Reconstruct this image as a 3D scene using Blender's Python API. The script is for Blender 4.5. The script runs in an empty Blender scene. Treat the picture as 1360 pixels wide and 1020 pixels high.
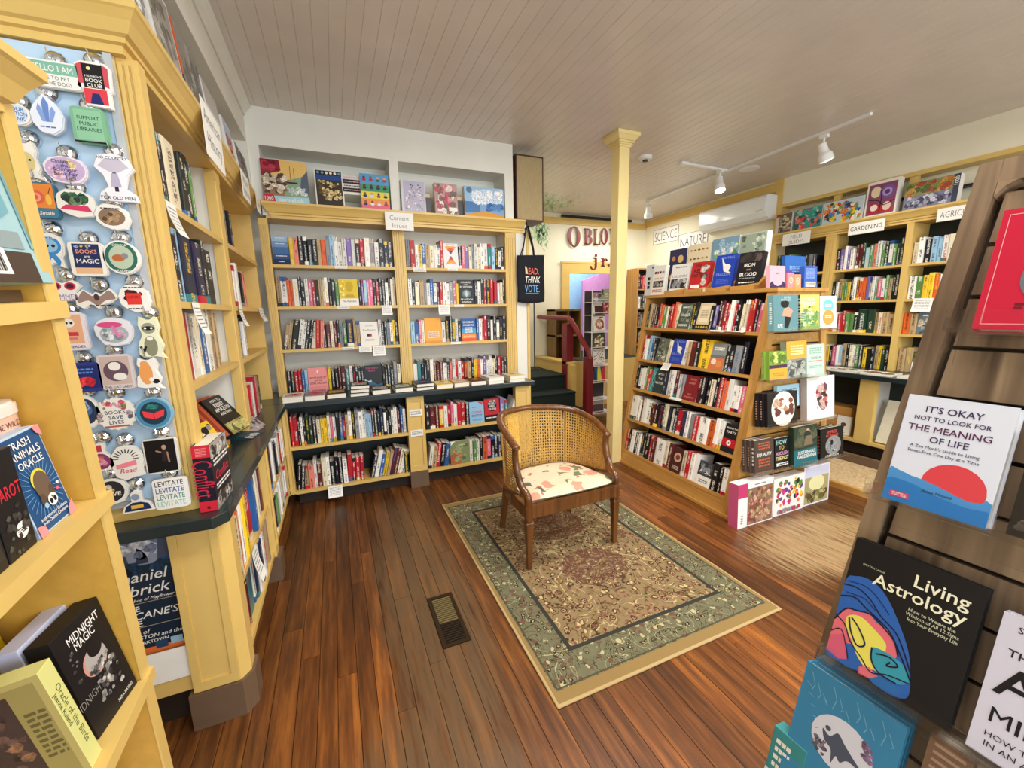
import bpy, math, random
from mathutils import Matrix, Vector, Euler
rnd = random.Random(7)
PI = math.pi
S = bpy.context.scene
COL = S.collection

def lin(c):
    c /= 255.0
    return c / 12.92 if c <= 0.04045 else ((c + 0.055) / 1.055) ** 2.4
def hx(h):
    if isinstance(h, (tuple, list)): return tuple(h[:3])
    return (lin((h >> 16) & 255), lin((h >> 8) & 255), lin(h & 255))

# ------------------------------------------------------------------ camera, light, exposure
cd = bpy.data.cameras.new('camera'); cam = bpy.data.objects.new('camera', cd); COL.objects.link(cam)
cd.sensor_width = 36.0; cd.sensor_fit = 'HORIZONTAL'; cd.lens = 547.0 / 1360.0 * 36.0; cd.clip_start = 0.02
def cam_rot(p, y, r):
    p, y, r = map(math.radians, (p, y, r))
    f = Vector((math.sin(y) * math.cos(p), math.cos(y) * math.cos(p), -math.sin(p)))
    rt = Vector((math.cos(y), -math.sin(y), 0)); up = rt.cross(f)
    a = math.cos(r) * rt + math.sin(r) * up; b = -math.sin(r) * rt + math.cos(r) * up
    return a, b, f
CAX, CAY, CAZ = cam_rot(10.05, 23.0, -1.14)
cam.matrix_world = Matrix(((CAX.x, CAY.x, -CAZ.x, 0), (CAX.y, CAY.y, -CAZ.y, 0), (CAX.z, CAY.z, -CAZ.z, 1.6), (0, 0, 0, 1)))
S.camera = cam
def project(P):
    v = Vector(P) - Vector((0, 0, 1.6)); z = v.dot(CAZ)
    if z < 0.05: return None
    return 680 + 547 * v.dot(CAX) / z, 510 - 547 * v.dot(CAY) / z

S.view_settings.view_transform = 'Standard'; S.view_settings.look = 'None'
S.view_settings.gamma = 1.0; S.view_settings.use_curve_mapping = False
S.view_settings.exposure = -0.2
S.cycles.max_bounces = 8; S.cycles.diffuse_bounces = 5; S.cycles.transparent_max_bounces = 12
S.cycles.sample_clamp_indirect = 6.0
wd = bpy.data.worlds.new('world'); S.world = wd; wd.use_nodes = True
wd.node_tree.nodes['Background'].inputs[0].default_value = (0.75, 0.85, 1.0, 1); wd.node_tree.nodes['Background'].inputs[1].default_value = 0.6
def area(name, loc, rot, sx, sy, power, col):
    l = bpy.data.lights.new(name, 'AREA'); l.shape = 'RECTANGLE'; l.size = sx; l.size_y = sy; l.energy = power; l.color = col
    o = bpy.data.objects.new(name, l); COL.objects.link(o); o.location = loc; o.rotation_euler = rot
    return o
def spot(name, loc, target, power, col, ang=110, size=0.05, blend=0.8):
    l = bpy.data.lights.new(name, 'SPOT'); l.energy = power; l.color = col; l.spot_size = math.radians(ang); l.spot_blend = blend; l.shadow_soft_size = size
    o = bpy.data.objects.new(name, l); COL.objects.link(o); o.location = loc
    d = Vector(target) - Vector(loc); o.rotation_euler = d.to_track_quat('-Z', 'Y').to_euler()
    return o
area('shop_window_daylight', (1.9, -2.9, 1.75), (PI / 2, 0, 0), 4.6, 2.2, 215, (0.86, 0.93, 1.0))
area('ceiling_fill_a', (1.0, 0.0, 3.12), (0, 0, 0), 1.4, 0.5, 62, (1.0, 0.95, 0.87))  # added fill light under the ceiling, no fixture belongs to it
area('ceiling_fill_b', (1.5, 1.9, 3.12), (0, 0, 0), 1.0, 0.4, 58, (1.0, 0.95, 0.87))  # second added fill, also without a fixture
area('ceiling_fill_c', (3.6, 0.6, 3.12), (0, 0, 0), 1.2, 0.5, 70, (1.0, 0.95, 0.87))  # third added fill, towards the right of the room
area('kids_room_area_light', (4.4, 5.6, 3.1), (0, 0, 0), 1.2, 0.5, 32, (1.0, 0.96, 0.9))  # bare area light under the ceiling, no fixture built
area('stair_area_light', (2.5, 5.4, 3.1), (0, 0, 0), 0.5, 0.5, 14, (1.0, 0.93, 0.8))  # bare area light over the steps, no fixture built
area('back_room_fill', (4.5, 7.0, 3.0), (0, 0, 0), 1.0, 0.4, 26, (0.92, 0.97, 1.0))  # fill light added to brighten the room behind the far door

# ------------------------------------------------------------------ materials
MATS = {}
def newmat(name):
    m = bpy.data.materials.new(name); m.use_nodes = True
    return m, m.node_tree, m.node_tree.nodes['Principled BSDF']
def mat(name, col, rough=0.5, metal=0.0, noise=0.06, scale=18.0, bump=0.0, stretch=None, coat=0.0, spec=0.5):
    if name in MATS: return MATS[name]
    m, nt, b = newmat(name); c = hx(col)
    b.inputs['Roughness'].default_value = rough; b.inputs['Metallic'].default_value = metal
    b.inputs['Coat Weight'].default_value = coat; b.inputs['Specular IOR Level'].default_value = spec
    tc = nt.nodes.new('ShaderNodeTexCoord'); mp = nt.nodes.new('ShaderNodeMapping'); nz = nt.nodes.new('ShaderNodeTexNoise')
    nt.links.new(tc.outputs['Object'], mp.inputs[0]); nt.links.new(mp.outputs[0], nz.inputs['Vector'])
    if stretch: mp.inputs['Scale'].default_value = stretch
    nz.inputs['Scale'].default_value = scale; nz.inputs['Detail'].default_value = 5.0
    r = nt.nodes.new('ShaderNodeValToRGB'); e = r.color_ramp.elements
    e[0].position = 0.3; e[1].position = 0.7
    e[0].color = tuple(max(0, v * (1 - noise)) for v in c) + (1,); e[1].color = tuple(min(1, v * (1 + noise)) for v in c) + (1,)
    nt.links.new(nz.outputs['Fac'], r.inputs[0]); nt.links.new(r.outputs[0], b.inputs['Base Color'])
    if bump:
        bp = nt.nodes.new('ShaderNodeBump'); bp.inputs['Strength'].default_value = bump; bp.inputs['Distance'].default_value = 0.004
        nt.links.new(nz.outputs['Fac'], bp.inputs['Height']); nt.links.new(bp.outputs[0], b.inputs['Normal'])
    MATS[name] = m
    return m
def wood(name, dark, light, rough=0.4, axis=1, scale=1.0, coat=0.0):
    """grain along one object axis"""
    if name in MATS: return MATS[name]
    m, nt, b = newmat(name); b.inputs['Roughness'].default_value = rough; b.inputs['Coat Weight'].default_value = coat
    tc = nt.nodes.new('ShaderNodeTexCoord'); mp = nt.nodes.new('ShaderNodeMapping'); sc = [26 * scale] * 3; sc[axis] = 1.6 * scale
    mp.inputs['Scale'].default_value = sc; nt.links.new(tc.outputs['Object'], mp.inputs[0])
    oi = nt.nodes.new('ShaderNodeObjectInfo'); nt.links.new(oi.outputs['Random'], mp.inputs['Location'])
    nz = nt.nodes.new('ShaderNodeTexNoise'); nz.inputs['Scale'].default_value = 1.0; nz.inputs['Detail'].default_value = 6; nz.inputs['Distortion'].default_value = 0.8
    nt.links.new(mp.outputs[0], nz.inputs['Vector'])
    r = nt.nodes.new('ShaderNodeValToRGB'); e = r.color_ramp.elements; e[0].position = 0.3; e[1].position = 0.72
    e[0].color = hx(dark) + (1,); e[1].color = hx(light) + (1,)
    nt.links.new(nz.outputs['Fac'], r.inputs[0]); nt.links.new(r.outputs[0], b.inputs['Base Color'])
    bp = nt.nodes.new('ShaderNodeBump'); bp.inputs['Strength'].default_value = 0.12; bp.inputs['Distance'].default_value = 0.002
    nt.links.new(nz.outputs['Fac'], bp.inputs['Height']); nt.links.new(bp.outputs[0], b.inputs['Normal'])
    MATS[name] = m
    return m
def printmat():
    m, nt, b = newmat('printed_ink'); b.inputs['Roughness'].default_value = 0.42; b.inputs['Specular IOR Level'].default_value = 0.3
    N = nt.nodes.new; L = nt.links.new
    a = N('ShaderNodeAttribute'); a.attribute_name = 'Col'
    # pictures (alpha 0) are broken up by fine mottling, flat ink (alpha 1) is left alone
    tc = N('ShaderNodeTexCoord'); nz = N('ShaderNodeTexNoise'); nz.inputs['Scale'].default_value = 70; nz.inputs['Detail'].default_value = 6; nz.inputs['Roughness'].default_value = .7; L(tc.outputs['Object'], nz.inputs['Vector'])
    r = N('ShaderNodeMapRange'); r.inputs[1].default_value = .3; r.inputs[2].default_value = .7; r.inputs[3].default_value = .25; r.inputs[4].default_value = 1.7; L(nz.outputs['Fac'], r.inputs[0])
    sc = N('ShaderNodeVectorMath'); sc.operation = 'SCALE'; L(a.outputs['Color'], sc.inputs[0]); L(r.outputs[0], sc.inputs['Scale'])
    mx = N('ShaderNodeMix'); mx.data_type = 'RGBA'; L(a.outputs['Alpha'], mx.inputs[0]); L(sc.outputs[0], mx.inputs[6]); L(a.outputs['Color'], mx.inputs[7])
    L(mx.outputs[2], b.inputs['Base Color'])
    return m
PRINT = printmat()
def bookmat():
    """cover colour from attribute Col, spine lettering colour from attribute Ink laid out by the spine UV (u = metres up the spine, v = across)"""
    m, nt, b = newmat('book_cover'); b.inputs['Roughness'].default_value = 0.38; b.inputs['Specular IOR Level'].default_value = 0.35
    N = nt.nodes.new; L = nt.links.new
    a = N('ShaderNodeAttribute'); a.attribute_name = 'Col'; k = N('ShaderNodeAttribute'); k.attribute_name = 'Ink'
    uv = N('ShaderNodeUVMap'); uv.uv_map = 'UVMap'; sx = N('ShaderNodeSeparateXYZ'); L(uv.outputs[0], sx.inputs[0])
    def mth(op, x, y=None):
        n = N('ShaderNodeMath'); n.operation = op
        for i, q in enumerate((x, y)):
            if q is None: continue
            if isinstance(q, (int, float)): n.inputs[i].default_value = q
            else: L(q, n.inputs[i])
        return n.outputs[0]
    u, v = sx.outputs[0], sx.outputs[1]
    wn = N('ShaderNodeTexWhiteNoise'); wn.noise_dimensions = '2D'; cmb = N('ShaderNodeCombineXYZ')
    L(mth('FLOOR', mth('MULTIPLY', u, 230)), cmb.inputs[0]); L(mth('FLOOR', mth('MULTIPLY', v, 6)), cmb.inputs[1]); L(cmb.outputs[0], wn.inputs['Vector'])
    wn2 = N('ShaderNodeTexWhiteNoise'); wn2.noise_dimensions = '1D'; L(mth('FLOOR', mth('MULTIPLY', u, 24)), wn2.inputs['W'])
    letters = mth('GREATER_THAN', wn.outputs['Value'], 0.44)
    words = mth('GREATER_THAN', wn2.outputs['Value'], 0.34)
    band = mth('MULTIPLY', mth('GREATER_THAN', v, 0.28), mth('LESS_THAN', v, 0.72))
    f = mth('MULTIPLY', mth('MULTIPLY', letters, words), band)
    f = mth('MULTIPLY', f, .8)
    mx = N('ShaderNodeMix'); mx.data_type = 'RGBA'; L(f, mx.inputs[0]); L(a.outputs['Color'], mx.inputs[6]); L(k.outputs['Color'], mx.inputs[7])
    L(mx.outputs[2], b.inputs['Base Color'])
    return m
BOOK = bookmat()
PAGE = mat('page_paper', 0xE9E4D6, 0.8, noise=0.05, scale=6, stretch=(400, 4, 4))
YEL = mat('yellow_paint', 0xDDBB6C, 0.42, noise=0.05, scale=5)
YELD = mat('yellow_paint_shelf', 0xD9B668, 0.45, noise=0.06, scale=8)
CREAMY = mat('pale_yellow_paint', 0xF0DA96, 0.45, noise=0.04, scale=5)
WHITE = mat('white_wall_paint', 0xE9E7DC, 0.6, noise=0.03, scale=3)
CREAM = mat('cream_wall_paint', 0xEFE9CF, 0.6, noise=0.03, scale=3)
OFFW = mat('offwhite_shelf_back', 0xD9D6CB, 0.6, noise=0.04, scale=4)
DARK = mat('dark_green_backing', 0x1C2522, 0.6, noise=0.1, scale=6)
BROWN = mat('brown_base_paint', 0x6B5440, 0.5, noise=0.07, scale=12)
BLACKM = mat('black_plastic', 0x15161A, 0.4, noise=0.05)
TOPM = mat('dark_green_worktop_paint', 0x1F2C2E, 0.3, noise=0.15, scale=7, coat=0.25)
WHITEP = mat('white_plastic', 0xF1F1EE, 0.35, noise=0.02)
PAPER = mat('white_card_paper', 0xF3F2EC, 0.7, noise=0.02)
CHROME = mat('chrome', 0xD8DCE2, 0.12, 1.0, noise=0.02)
REDP = mat('dark_red_paint', 0x7A1822, 0.35, noise=0.08, scale=9)
CARPETG = mat('green_stair_carpet', 0x16231F, 0.95, noise=0.25, scale=160, bump=0.4)
OAK = wood('oak_veneer', 0xA87638, 0xC9984F, 0.42, 2)
OAKY = wood('oak_veneer_along', 0xB07C3C, 0xCB9A50, 0.42, 1)
WALN = wood('grey_brown_plywood', 0x4E3A2A, 0xA88E70, 0.55, 2, 0.9)
CHAIRW = wood('chair_walnut', 0x4A2810, 0x7A4A1E, 0.28, 2, 1.3, 0.3)
GLASSY = None
def acrylic():
    m, nt, b = newmat('clear_acrylic'); b.inputs['Base Color'].default_value = (0.95, 0.97, 0.98, 1); b.inputs['Roughness'].default_value = 0.05
    b.inputs['Transmission Weight'].default_value = 1.0; b.inputs['IOR'].default_value = 1.2
    b.inputs['Alpha'].default_value = 0.28
    return m
ACR = acrylic()

# ------------------------------------------------------------------ mesh helpers
class MB:
    def __init__(s, M=None): s.v = []; s.f = []; s.mi = []; s.col = []; s.M = M or Matrix.Identity(4)
    def add(s, vs, fs, mi=0, col=None):
        n = len(s.v); s.v += [tuple(s.M @ Vector(p)) for p in vs]
        for f in fs: s.f.append(tuple(i + n for i in f)); s.mi.append(mi); s.col.append(col)
        return s
    def box(s, x0, x1, y0, y1, z0, z1, mi=0, col=None):
        return s.add([(x0, y0, z0), (x1, y0, z0), (x1, y1, z0), (x0, y1, z0), (x0, y0, z1), (x1, y0, z1), (x1, y1, z1), (x0, y1, z1)],
                     [(3, 2, 1, 0), (4, 5, 6, 7), (0, 1, 5, 4), (1, 2, 6, 5), (2, 3, 7, 6), (3, 0, 4, 7)], mi, col)
    def prism(s, pts, ax, a0, a1, mi=0, col=None):
        n = len(pts)
        mk = {'z': lambda p, a: (p[0], p[1], a), 'y': lambda p, a: (p[0], a, p[1]), 'x': lambda p, a: (a, p[0], p[1])}[ax]
        ar = sum(pts[i][0] * pts[(i + 1) % n][1] - pts[(i + 1) % n][0] * pts[i][1] for i in range(n))
        if (ar < 0) != (ax == 'y'): pts = pts[::-1]
        vs = [mk(p, a0) for p in pts] + [mk(p, a1) for p in pts]
        fs = [tuple(range(n))[::-1], tuple(range(n, 2 * n))] + [(i, (i + 1) % n, n + (i + 1) % n, n + i) for i in range(n)]
        return s.add(vs, fs, mi, col)
    def tube(s, path, r, n=8, mi=0, col=None, closed=False, flat=None):
        """round (or flattened) tube along a list of points; r number or list"""
        P = [Vector(p) for p in path]; k = len(P); vs = []; fs = []
        prev = None
        for i, p in enumerate(P):
            a = P[(i - 1) % k] if (closed or i > 0) else p; b = P[(i + 1) % k] if (closed or i < k - 1) else p
            t = (b - a).normalized()
            ref = prev if prev is not None else (Vector((0, 0, 1)) if abs(t.z) < 0.9 else Vector((1, 0, 0)))
            x = (ref - t * ref.dot(t)).normalized(); y = t.cross(x); prev = x
            rr = r[i] if isinstance(r, (list, tuple)) else r
            ra, rb = (rr, rr) if flat is None else (rr * flat[0], rr * flat[1])
            for j in range(n):
                w = 2 * PI * j / n; vs.append(p + x * (ra * math.cos(w)) + y * (rb * math.sin(w)))
        m = k if closed else k - 1
        for i in range(m):
            for j in range(n):
                a = i * n + j; b = i * n + (j + 1) % n; c = ((i + 1) % k) * n + (j + 1) % n; d = ((i + 1) % k) * n + j
                fs.append((a, b, c, d))
        if not closed: fs += [tuple(range(n))[::-1], tuple(range((k - 1) * n, k * n))]
        return s.add(vs, fs, mi, col)
    def lathe(s, prof, n=16, mi=0, col=None, arc=2 * PI):
        vs = []; fs = []; k = len(prof)
        for r, z in prof:
            for j in range(n): w = arc * j / n; vs.append((r * math.cos(w), r * math.sin(w), z))
        for i in range(k - 1):
            for j in range(n): fs.append((i * n + j, i * n + (j + 1) % n, (i + 1) * n + (j + 1) % n, (i + 1) * n + j))
        fs += [tuple(range(n))[::-1], tuple(range((k - 1) * n, k * n))]
        return s.add(vs, fs, mi, col)
    def build(s, name, mats, parent=None, loc=None, M=None, smooth=False, bevel=0.0):
        me = bpy.data.meshes.new(name); me.from_pydata(s.v, [], s.f)
        if not isinstance(mats, (list, tuple)): mats = [mats]
        for m in mats: me.materials.append(m)
        if len(mats) > 1: me.polygons.foreach_set('material_index', s.mi)
        if any(c is not None for c in s.col):
            ca_ = me.color_attributes.new('Col', 'FLOAT_COLOR', 'CORNER'); buf = []
            for f, c in zip(s.f, s.col): c = c or (1, 1, 1); buf += list(c if len(c) == 4 else c + (1,)) * len(f)
            ca_.data.foreach_set('color', buf)
        if smooth: me.polygons.foreach_set('use_smooth', [True] * len(me.polygons))
        o = bpy.data.objects.new(name, me); COL.objects.link(o)
        if parent: o.parent = parent
        if loc is not None: o.location = loc
        if M is not None: o.matrix_local = M
        if bevel:
            b = o.modifiers.new('bevel', 'BEVEL'); b.width = bevel; b.segments = 2; b.limit_method = 'ANGLE'
            if smooth is None: pass
        return o
def tag(o, label=None, cat=None, group=None, kind=None):
    if label: o['label'] = label
    if cat: o['category'] = cat
    if group: o['group'] = group
    if kind: o['kind'] = kind
    return o
def thing(name, label, cat, loc=(0, 0, 0), M=None, group=None):
    o = bpy.data.objects.new(name, None); COL.objects.link(o); o.empty_display_size = 0.05
    if M is not None: o.matrix_world = M
    else: o.location = loc
    return tag(o, label, cat, group)
def struct(name, mb, m, **k): return tag(mb.build(name, m, **k), kind='structure')
def frame(o, x, y, z):
    """matrix from origin and three axes"""
    x, y, z, o = Vector(x), Vector(y), Vector(z), Vector(o)
    return Matrix(((x.x, y.x, z.x, o.x), (x.y, y.y, z.y, o.y), (x.z, y.z, z.z, o.z), (0, 0, 0, 1)))
def T(x, y, z): return Matrix.Translation((x, y, z))
def RZ(a): return Matrix.Rotation(a, 4, 'Z')
def RX(a): return Matrix.Rotation(a, 4, 'X')
def RY(a): return Matrix.Rotation(a, 4, 'Y')

# ------------------------------------------------------------------ lettering: every glyph meshed once
GL = {}
def make_glyphs(style, offset, shear=0.0):
    D = {}
    cu = bpy.data.curves.new('glyph', 'FONT'); cu.size = 1.0; cu.resolution_u = 2; cu.offset = offset; cu.shear = shear
    ob = bpy.data.objects.new('glyph', cu); COL.objects.link(ob)
    def meas(t):
        cu.body = t; bpy.context.view_layer.update()
        me = ob.evaluated_get(bpy.context.evaluated_depsgraph_get()).to_mesh()
        vs = [(v.co.x, v.co.y) for v in me.vertices]; fs = [tuple(p.vertices) for p in me.polygons]
        return vs, fs
    base = meas('||')[0]; w0 = max(p[0] for p in base) - min(p[0] for p in base) if base else 0
    for ch in 'ABCDEFGHIJKLMNOPQRSTUVWXYZabcdefghijklmnopqrstuvwxyz0123456789.,\'&!?:-*':
        vs, fs = meas(ch); b = meas('|' + ch + '|')[0]
        D[ch] = (vs, fs, max(p[0] for p in b) - min(p[0] for p in b) - w0)
    D[' '] = ([], [], 0.28)
    bpy.data.objects.remove(ob); bpy.data.curves.remove(cu)
    GL[style] = D
make_glyphs('reg', 0.0); make_glyphs('bold', 0.010); make_glyphs('thin', -0.012); make_glyphs('ital', 0.006, 0.25)
def glyph_area(g): return sum(abs(sum(g[0][f[k]][0] * g[0][f[(k + 1) % len(f)]][1] - g[0][f[(k + 1) % len(f)]][0] * g[0][f[k]][1] for k in range(len(f)))) / 2 for f in g[1])
for st_ in ('bold', 'ital', 'thin'):
    for ch in list(GL[st_]):
        a0 = glyph_area(GL['reg'][ch])
        if a0 and not .5 < glyph_area(GL[st_][ch]) / a0 < 1.6:
            v_, f_, a_ = GL['reg'][ch]; GL[st_][ch] = ([(p[0] + (.25 * p[1] if st_ == 'ital' else 0), p[1]) for p in v_], f_, a_)
# serif capitals and letters built from stems, bars and serifs (for the painted wall sign)
def serif(ch):
    def R(x0, y0, x1, y1): return [(x0, y0), (x1, y0), (x1, y1), (x0, y1)]
    def ring(cx, cy, rx, ry, ix, iy, a0=0, a1=2 * PI, n=28):
        q = []
        for i in range(n):
            s, e = a0 + (a1 - a0) * i / n, a0 + (a1 - a0) * (i + 1) / n
            q.append([(cx + rx * math.cos(s), cy + ry * math.sin(s)), (cx + rx * math.cos(e), cy + ry * math.sin(e)), (cx + ix * math.cos(e), cy + iy * math.sin(e)), (cx + ix * math.cos(s), cy + iy * math.sin(s))])
        return q
    if ch == 'O': return ring(.36, .36, .34, .38, .17, .35), .74
    if ch == 'B': return [R(.1, 0, .25, .72), R(.02, 0, .33, .03), R(.02, .69, .33, .72)] + ring(.3, .54, .24, .18, .1, .15, -PI / 2, PI / 2, 12) + ring(.3, .19, .29, .19, .13, .16, -PI / 2, PI / 2, 12), .62
    if ch == 'L': return [R(.1, 0, .25, .72), R(.02, 0, .33, .03), R(.02, .69, .33, .72), R(.25, 0, .55, .03), [(.5, 0), (.56, 0), (.58, .2), (.55, .2)]], .6
    if ch == 'N': return [R(.1, 0, .14, .72), R(.02, 0, .22, .03), R(.02, .69, .2, .72), [(.1, .72), (.26, .72), (.64, 0), (.5, 0)], R(.6, 0, .64, .72), R(.52, .69, .72, .72)], .76
    if ch == 'G': return ring(.36, .36, .34, .38, .17, .35, .25 * PI, 1.85 * PI, 24) + [R(.52, .05, .66, .34), R(.44, .32, .72, .35)], .76
    if ch == 'j': return [R(.12, 0, .24, .46), R(.03, .43, .24, .46)] + ring(.04, -.02, .2, .2, .09, .17, -PI, 0, 10) + ring(.18, .62, .07, .07, 0, 0), .34
    if ch == 'r': return [R(.1, 0, .23, .46), R(.02, 0, .32, .03), R(.02, .43, .23, .46)] + ring(.34, .3, .14, .16, .06, .12, .2, PI, 8) + ring(.4, .36, .06, .06, 0, 0, 0, 2 * PI, 10), .5
    return ring(.1, .06, .07, .07, 0, 0), .24
GL['serif'] = {}
for ch in 'OBLNGjr.':
    polys, adv = serif(ch); vs = []; fs = []
    for p in polys: fs.append(tuple(range(len(vs), len(vs) + len(p)))); vs += p
    GL['serif'][ch] = (vs, fs, adv)
GL['serif'][' '] = ([], [], 0.2)

def text2d(t, style='reg'):
    D = GL[style]; x = 0; vs = []; fs = []
    for ch in t:
        g = D.get(ch) or D.get(' ')
        n = len(vs); vs += [(p[0] + x, p[1]) for p in g[0]]; fs += [tuple(i + n for i in f) for f in g[1]]
        x += g[2]
    return vs, fs, x

NAMED = dict(K=0x17171B, W=0xEFEDE6, R=0xB8202B, C=0xE6DCBF, O=0xE0662F, B=0x2F5E9E, Y=0xEBC531, P=0xD9698A, G=0x8C8F94, N=0x1B2442, T=0x2F7A80,
             V=0x5C8A4A, L=0x9CC3DC, U=0x7B66A6, M=0x5A1C22, D=0x1F3B2C, S=0xE58474, E=0xB59A72)
WORDS = dict(K='black', W='white', R='red', C='cream', O='orange', B='blue', Y='yellow', P='pink', G='grey', N='navy', T='teal', V='green', L='pale blue', U='purple',
             M='maroon', D='dark green', S='salmon', E='tan')
def cc(c): return hx(NAMED[c]) if isinstance(c, str) else hx(c)
INK = dict(K='W', W='K', R='W', C='M', O='K', B='W', Y='K', P='W', G='K', N='C', T='W', V='W', L='N', U='W', M='C', D='C', S='K', E='K')

def smooth2(P, closed, k=4):
    n = len(P); out = []; ok = lambda i: P[i % n] if closed else P[max(0, min(n - 1, i))]
    for i in range(n if closed else n - 1):
        p0, p1, p2, p3 = ok(i - 1), ok(i), ok(i + 1), ok(i + 2)
        for j in range(k):
            t = j / k; out.append(tuple(min(1, max(0, .5 * (2 * p1[a] + (p2[a] - p0[a]) * t + (2 * p0[a] - 5 * p1[a] + 4 * p2[a] - p3[a]) * t * t + (3 * p1[a] - p0[a] - 3 * p2[a] + p3[a]) * t ** 3))) for a in (0, 1)))
    if not closed: out.append(P[-1])
    return out
def art(mb, items, w, h, M, lift=0.0004):
    """draw flat print on the rectangle 0..w, 0..h of the local XZ plane of M, looking along +Y (each item a hair above the last)"""
    keep = mb.M; y = -lift
    for it in items:
        k = it[0]; mb.M = M; col = cc(it[-1]) if k != 't' else cc(it[5])
        if k == 'r': _, x0, z0, x1, z1, c = it; pts = [(x0, z0), (x1, z0), (x1, z1), (x0, z1)]; mb.add([(a * w, y, b * h) for a, b in pts], [(0, 1, 2, 3)], 0, col)
        elif k == 'e':
            _, cx, cz, rx, rz, c = it; n = 20
            mb.add([(cx * w + rx * w * math.cos(2 * PI * i / n), y, cz * h + rz * w * math.sin(2 * PI * i / n)) for i in range(n)], [tuple(range(n))], 0, col)
        elif k == 'p':
            q = smooth2(it[1], True) if len(it[1]) >= 7 else it[1]; mb.add([(a * w, y, b * h) for a, b in q], [tuple(range(len(q)))], 0, col)
        elif k == 'l':   # polyline stroke: points, width (fraction of w)
            P = [(a * w, b * h) for a, b in (smooth2(it[1], False) if len(it[1]) >= 4 else it[1])]; wd_ = it[2] * w
            for (ax, az), (bx, bz) in zip(P, P[1:]):
                dx, dz = bx - ax, bz - az; q = math.hypot(dx, dz) or 1; nx, nz = -dz / q * wd_ / 2, dx / q * wd_ / 2
                mb.add([(ax + nx, y, az + nz), (ax - nx, y, az - nz), (bx - nx, y, bz - nz), (bx + nx, y, bz + nz)], [(0, 1, 2, 3)], 0, col)
        elif k == 't':   # text, cx, cz, height frac of h, colour at 5, max width frac, style, align, rotation
            _, t, cx, cz, th, c = it[:6]; mw = it[6] if len(it) > 6 else 0.9; st = it[7] if len(it) > 7 else 'bold'; al = it[8] if len(it) > 8 else 'c'; rot = it[9] if len(it) > 9 else 0
            vs, fs, adv = text2d(t, st)
            if vs:
                s = th * h / 0.72; sx = min(s, mw * w / max(adv, .01)); ox = {'c': -adv * sx / 2, 'l': 0, 'r': -adv * sx}[al]
                cr, sr = math.cos(rot), math.sin(rot); q = []
                for p in vs:
                    a, b = p[0] * sx + ox, (p[1] - 0.36) * s
                    q.append((cx * w + a * cr - b * sr, y, cz * h + a * sr + b * cr))
                mb.add(q, fs, 0, col)
        elif k == 'blobs':   # seed, n, palette, x0,z0,x1,z1, size, col(dummy)
            _, seed, n, pal, x0, z0, x1, z1, sz, _c = it; r = random.Random(seed)
            for i in range(n):
                q = r.uniform(.45, 1) * sz * w; cx, cz = r.uniform(x0 * w + q * .7, x1 * w - q * .7), r.uniform(z0 * h + q * .7, z1 * h - q * .7); m = r.randint(8, 12); a0 = r.random() * 6
                mb.add([(min(max(cx + q * r.uniform(.5, 1) * math.cos(a0 + 2 * PI * j / m), x0 * w), x1 * w), y - i * 0.000004, min(max(cz + q * r.uniform(.5, 1) * math.sin(a0 + 2 * PI * j / m), z0 * h), z1 * h)) for j in range(m)], [tuple(range(m))], 0, cc(r.choice(pal)) + (0.0,))
        elif k == 'lines':   # rows of tiny greeked text: x0,z0,x1,z1,n,colour
            _, x0, z0, x1, z1, n, c = it; r = random.Random(int(x0 * 977 + z0 * 131 + n))
            for i in range(n):
                zz = z1 - (z1 - z0) * (i + .5) / n; t = (z1 - z0) / n * .28; x = x0
                while x < x1 - .02:
                    e = min(x1, x + r.uniform(.05, .16)); mb.add([(x * w, y, (zz - t) * h), (e * w, y, (zz - t) * h), (e * w, y, (zz + t) * h), (x * w, y, (zz + t) * h)], [(0, 1, 2, 3)], 0, col); x = e + .025
        y -= .00006
    mb.M = keep

# ------------------------------------------------------------------ books
def spine_book_data(t, h, d, c, ink, seed, band=None, paper=(0.80, 0.76, 0.66), hard=True):
    """verts, faces, face colours, uv per face-corner. local: spine at y=0 facing -y, centred on x, standing on z=0"""
    e = 0.003 if hard else 0.0; b = min(0.003, t * .2); q = t * .5; sp = q * .72 if hard else q * .96
    prof = [(-q, d), (-q, .004), (-sp, 0), (sp, 0), (q, .004), (q, d), (q - b, d), (q - b, .007), (-q + b, .007), (-q + b, d)]
    zs = [0, h * .13, h * .86, h]; cols = [band or c, c, c if rnd.random() < .7 else (band or c)]
    vs = []; fs = []; fc = []; uv = []; n = len(prof)
    for z in zs: vs += [(x, y, z) for x, y in prof]
    for k in range(3):
        for i in range(n):
            j = (i + 1) % n; fs.append((k * n + i, k * n + j, (k + 1) * n + j, (k + 1) * n + i)); fc.append(cols[k])
            if i == 2: uv.append([(seed + zs[k], 0), (seed + zs[k], 1), (seed + zs[k + 1], 1), (seed + zs[k + 1], 0)])
            else: uv.append([(0, 5)] * 4)
    for k, fl in ((0, 0), (3, 1)):
        o = k * n
        for f in ((0, 1, 8, 9), (1, 2, 3, 4), (1, 4, 7, 8), (4, 5, 6, 7)):
            f = tuple(o + i for i in f); fs.append(f if fl else f[::-1]); fc.append(c); uv.append([(0, 5)] * 4)
    p = len(vs); x = q - b; y0, y1, z0, z1 = .007, d - e, e, h - e
    vs += [(-x, y0, z0), (x, y0, z0), (x, y1, z0), (-x, y1, z0), (-x, y0, z1), (x, y0, z1), (x, y1, z1), (-x, y1, z1)]
    for f in ((3, 2, 1, 0), (4, 5, 6, 7), (2, 3, 7, 6)): fs.append(tuple(i + p for i in f)); fc.append(paper); uv.append([(0, 5)] * 4)
    return vs, fs, fc, uv
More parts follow.
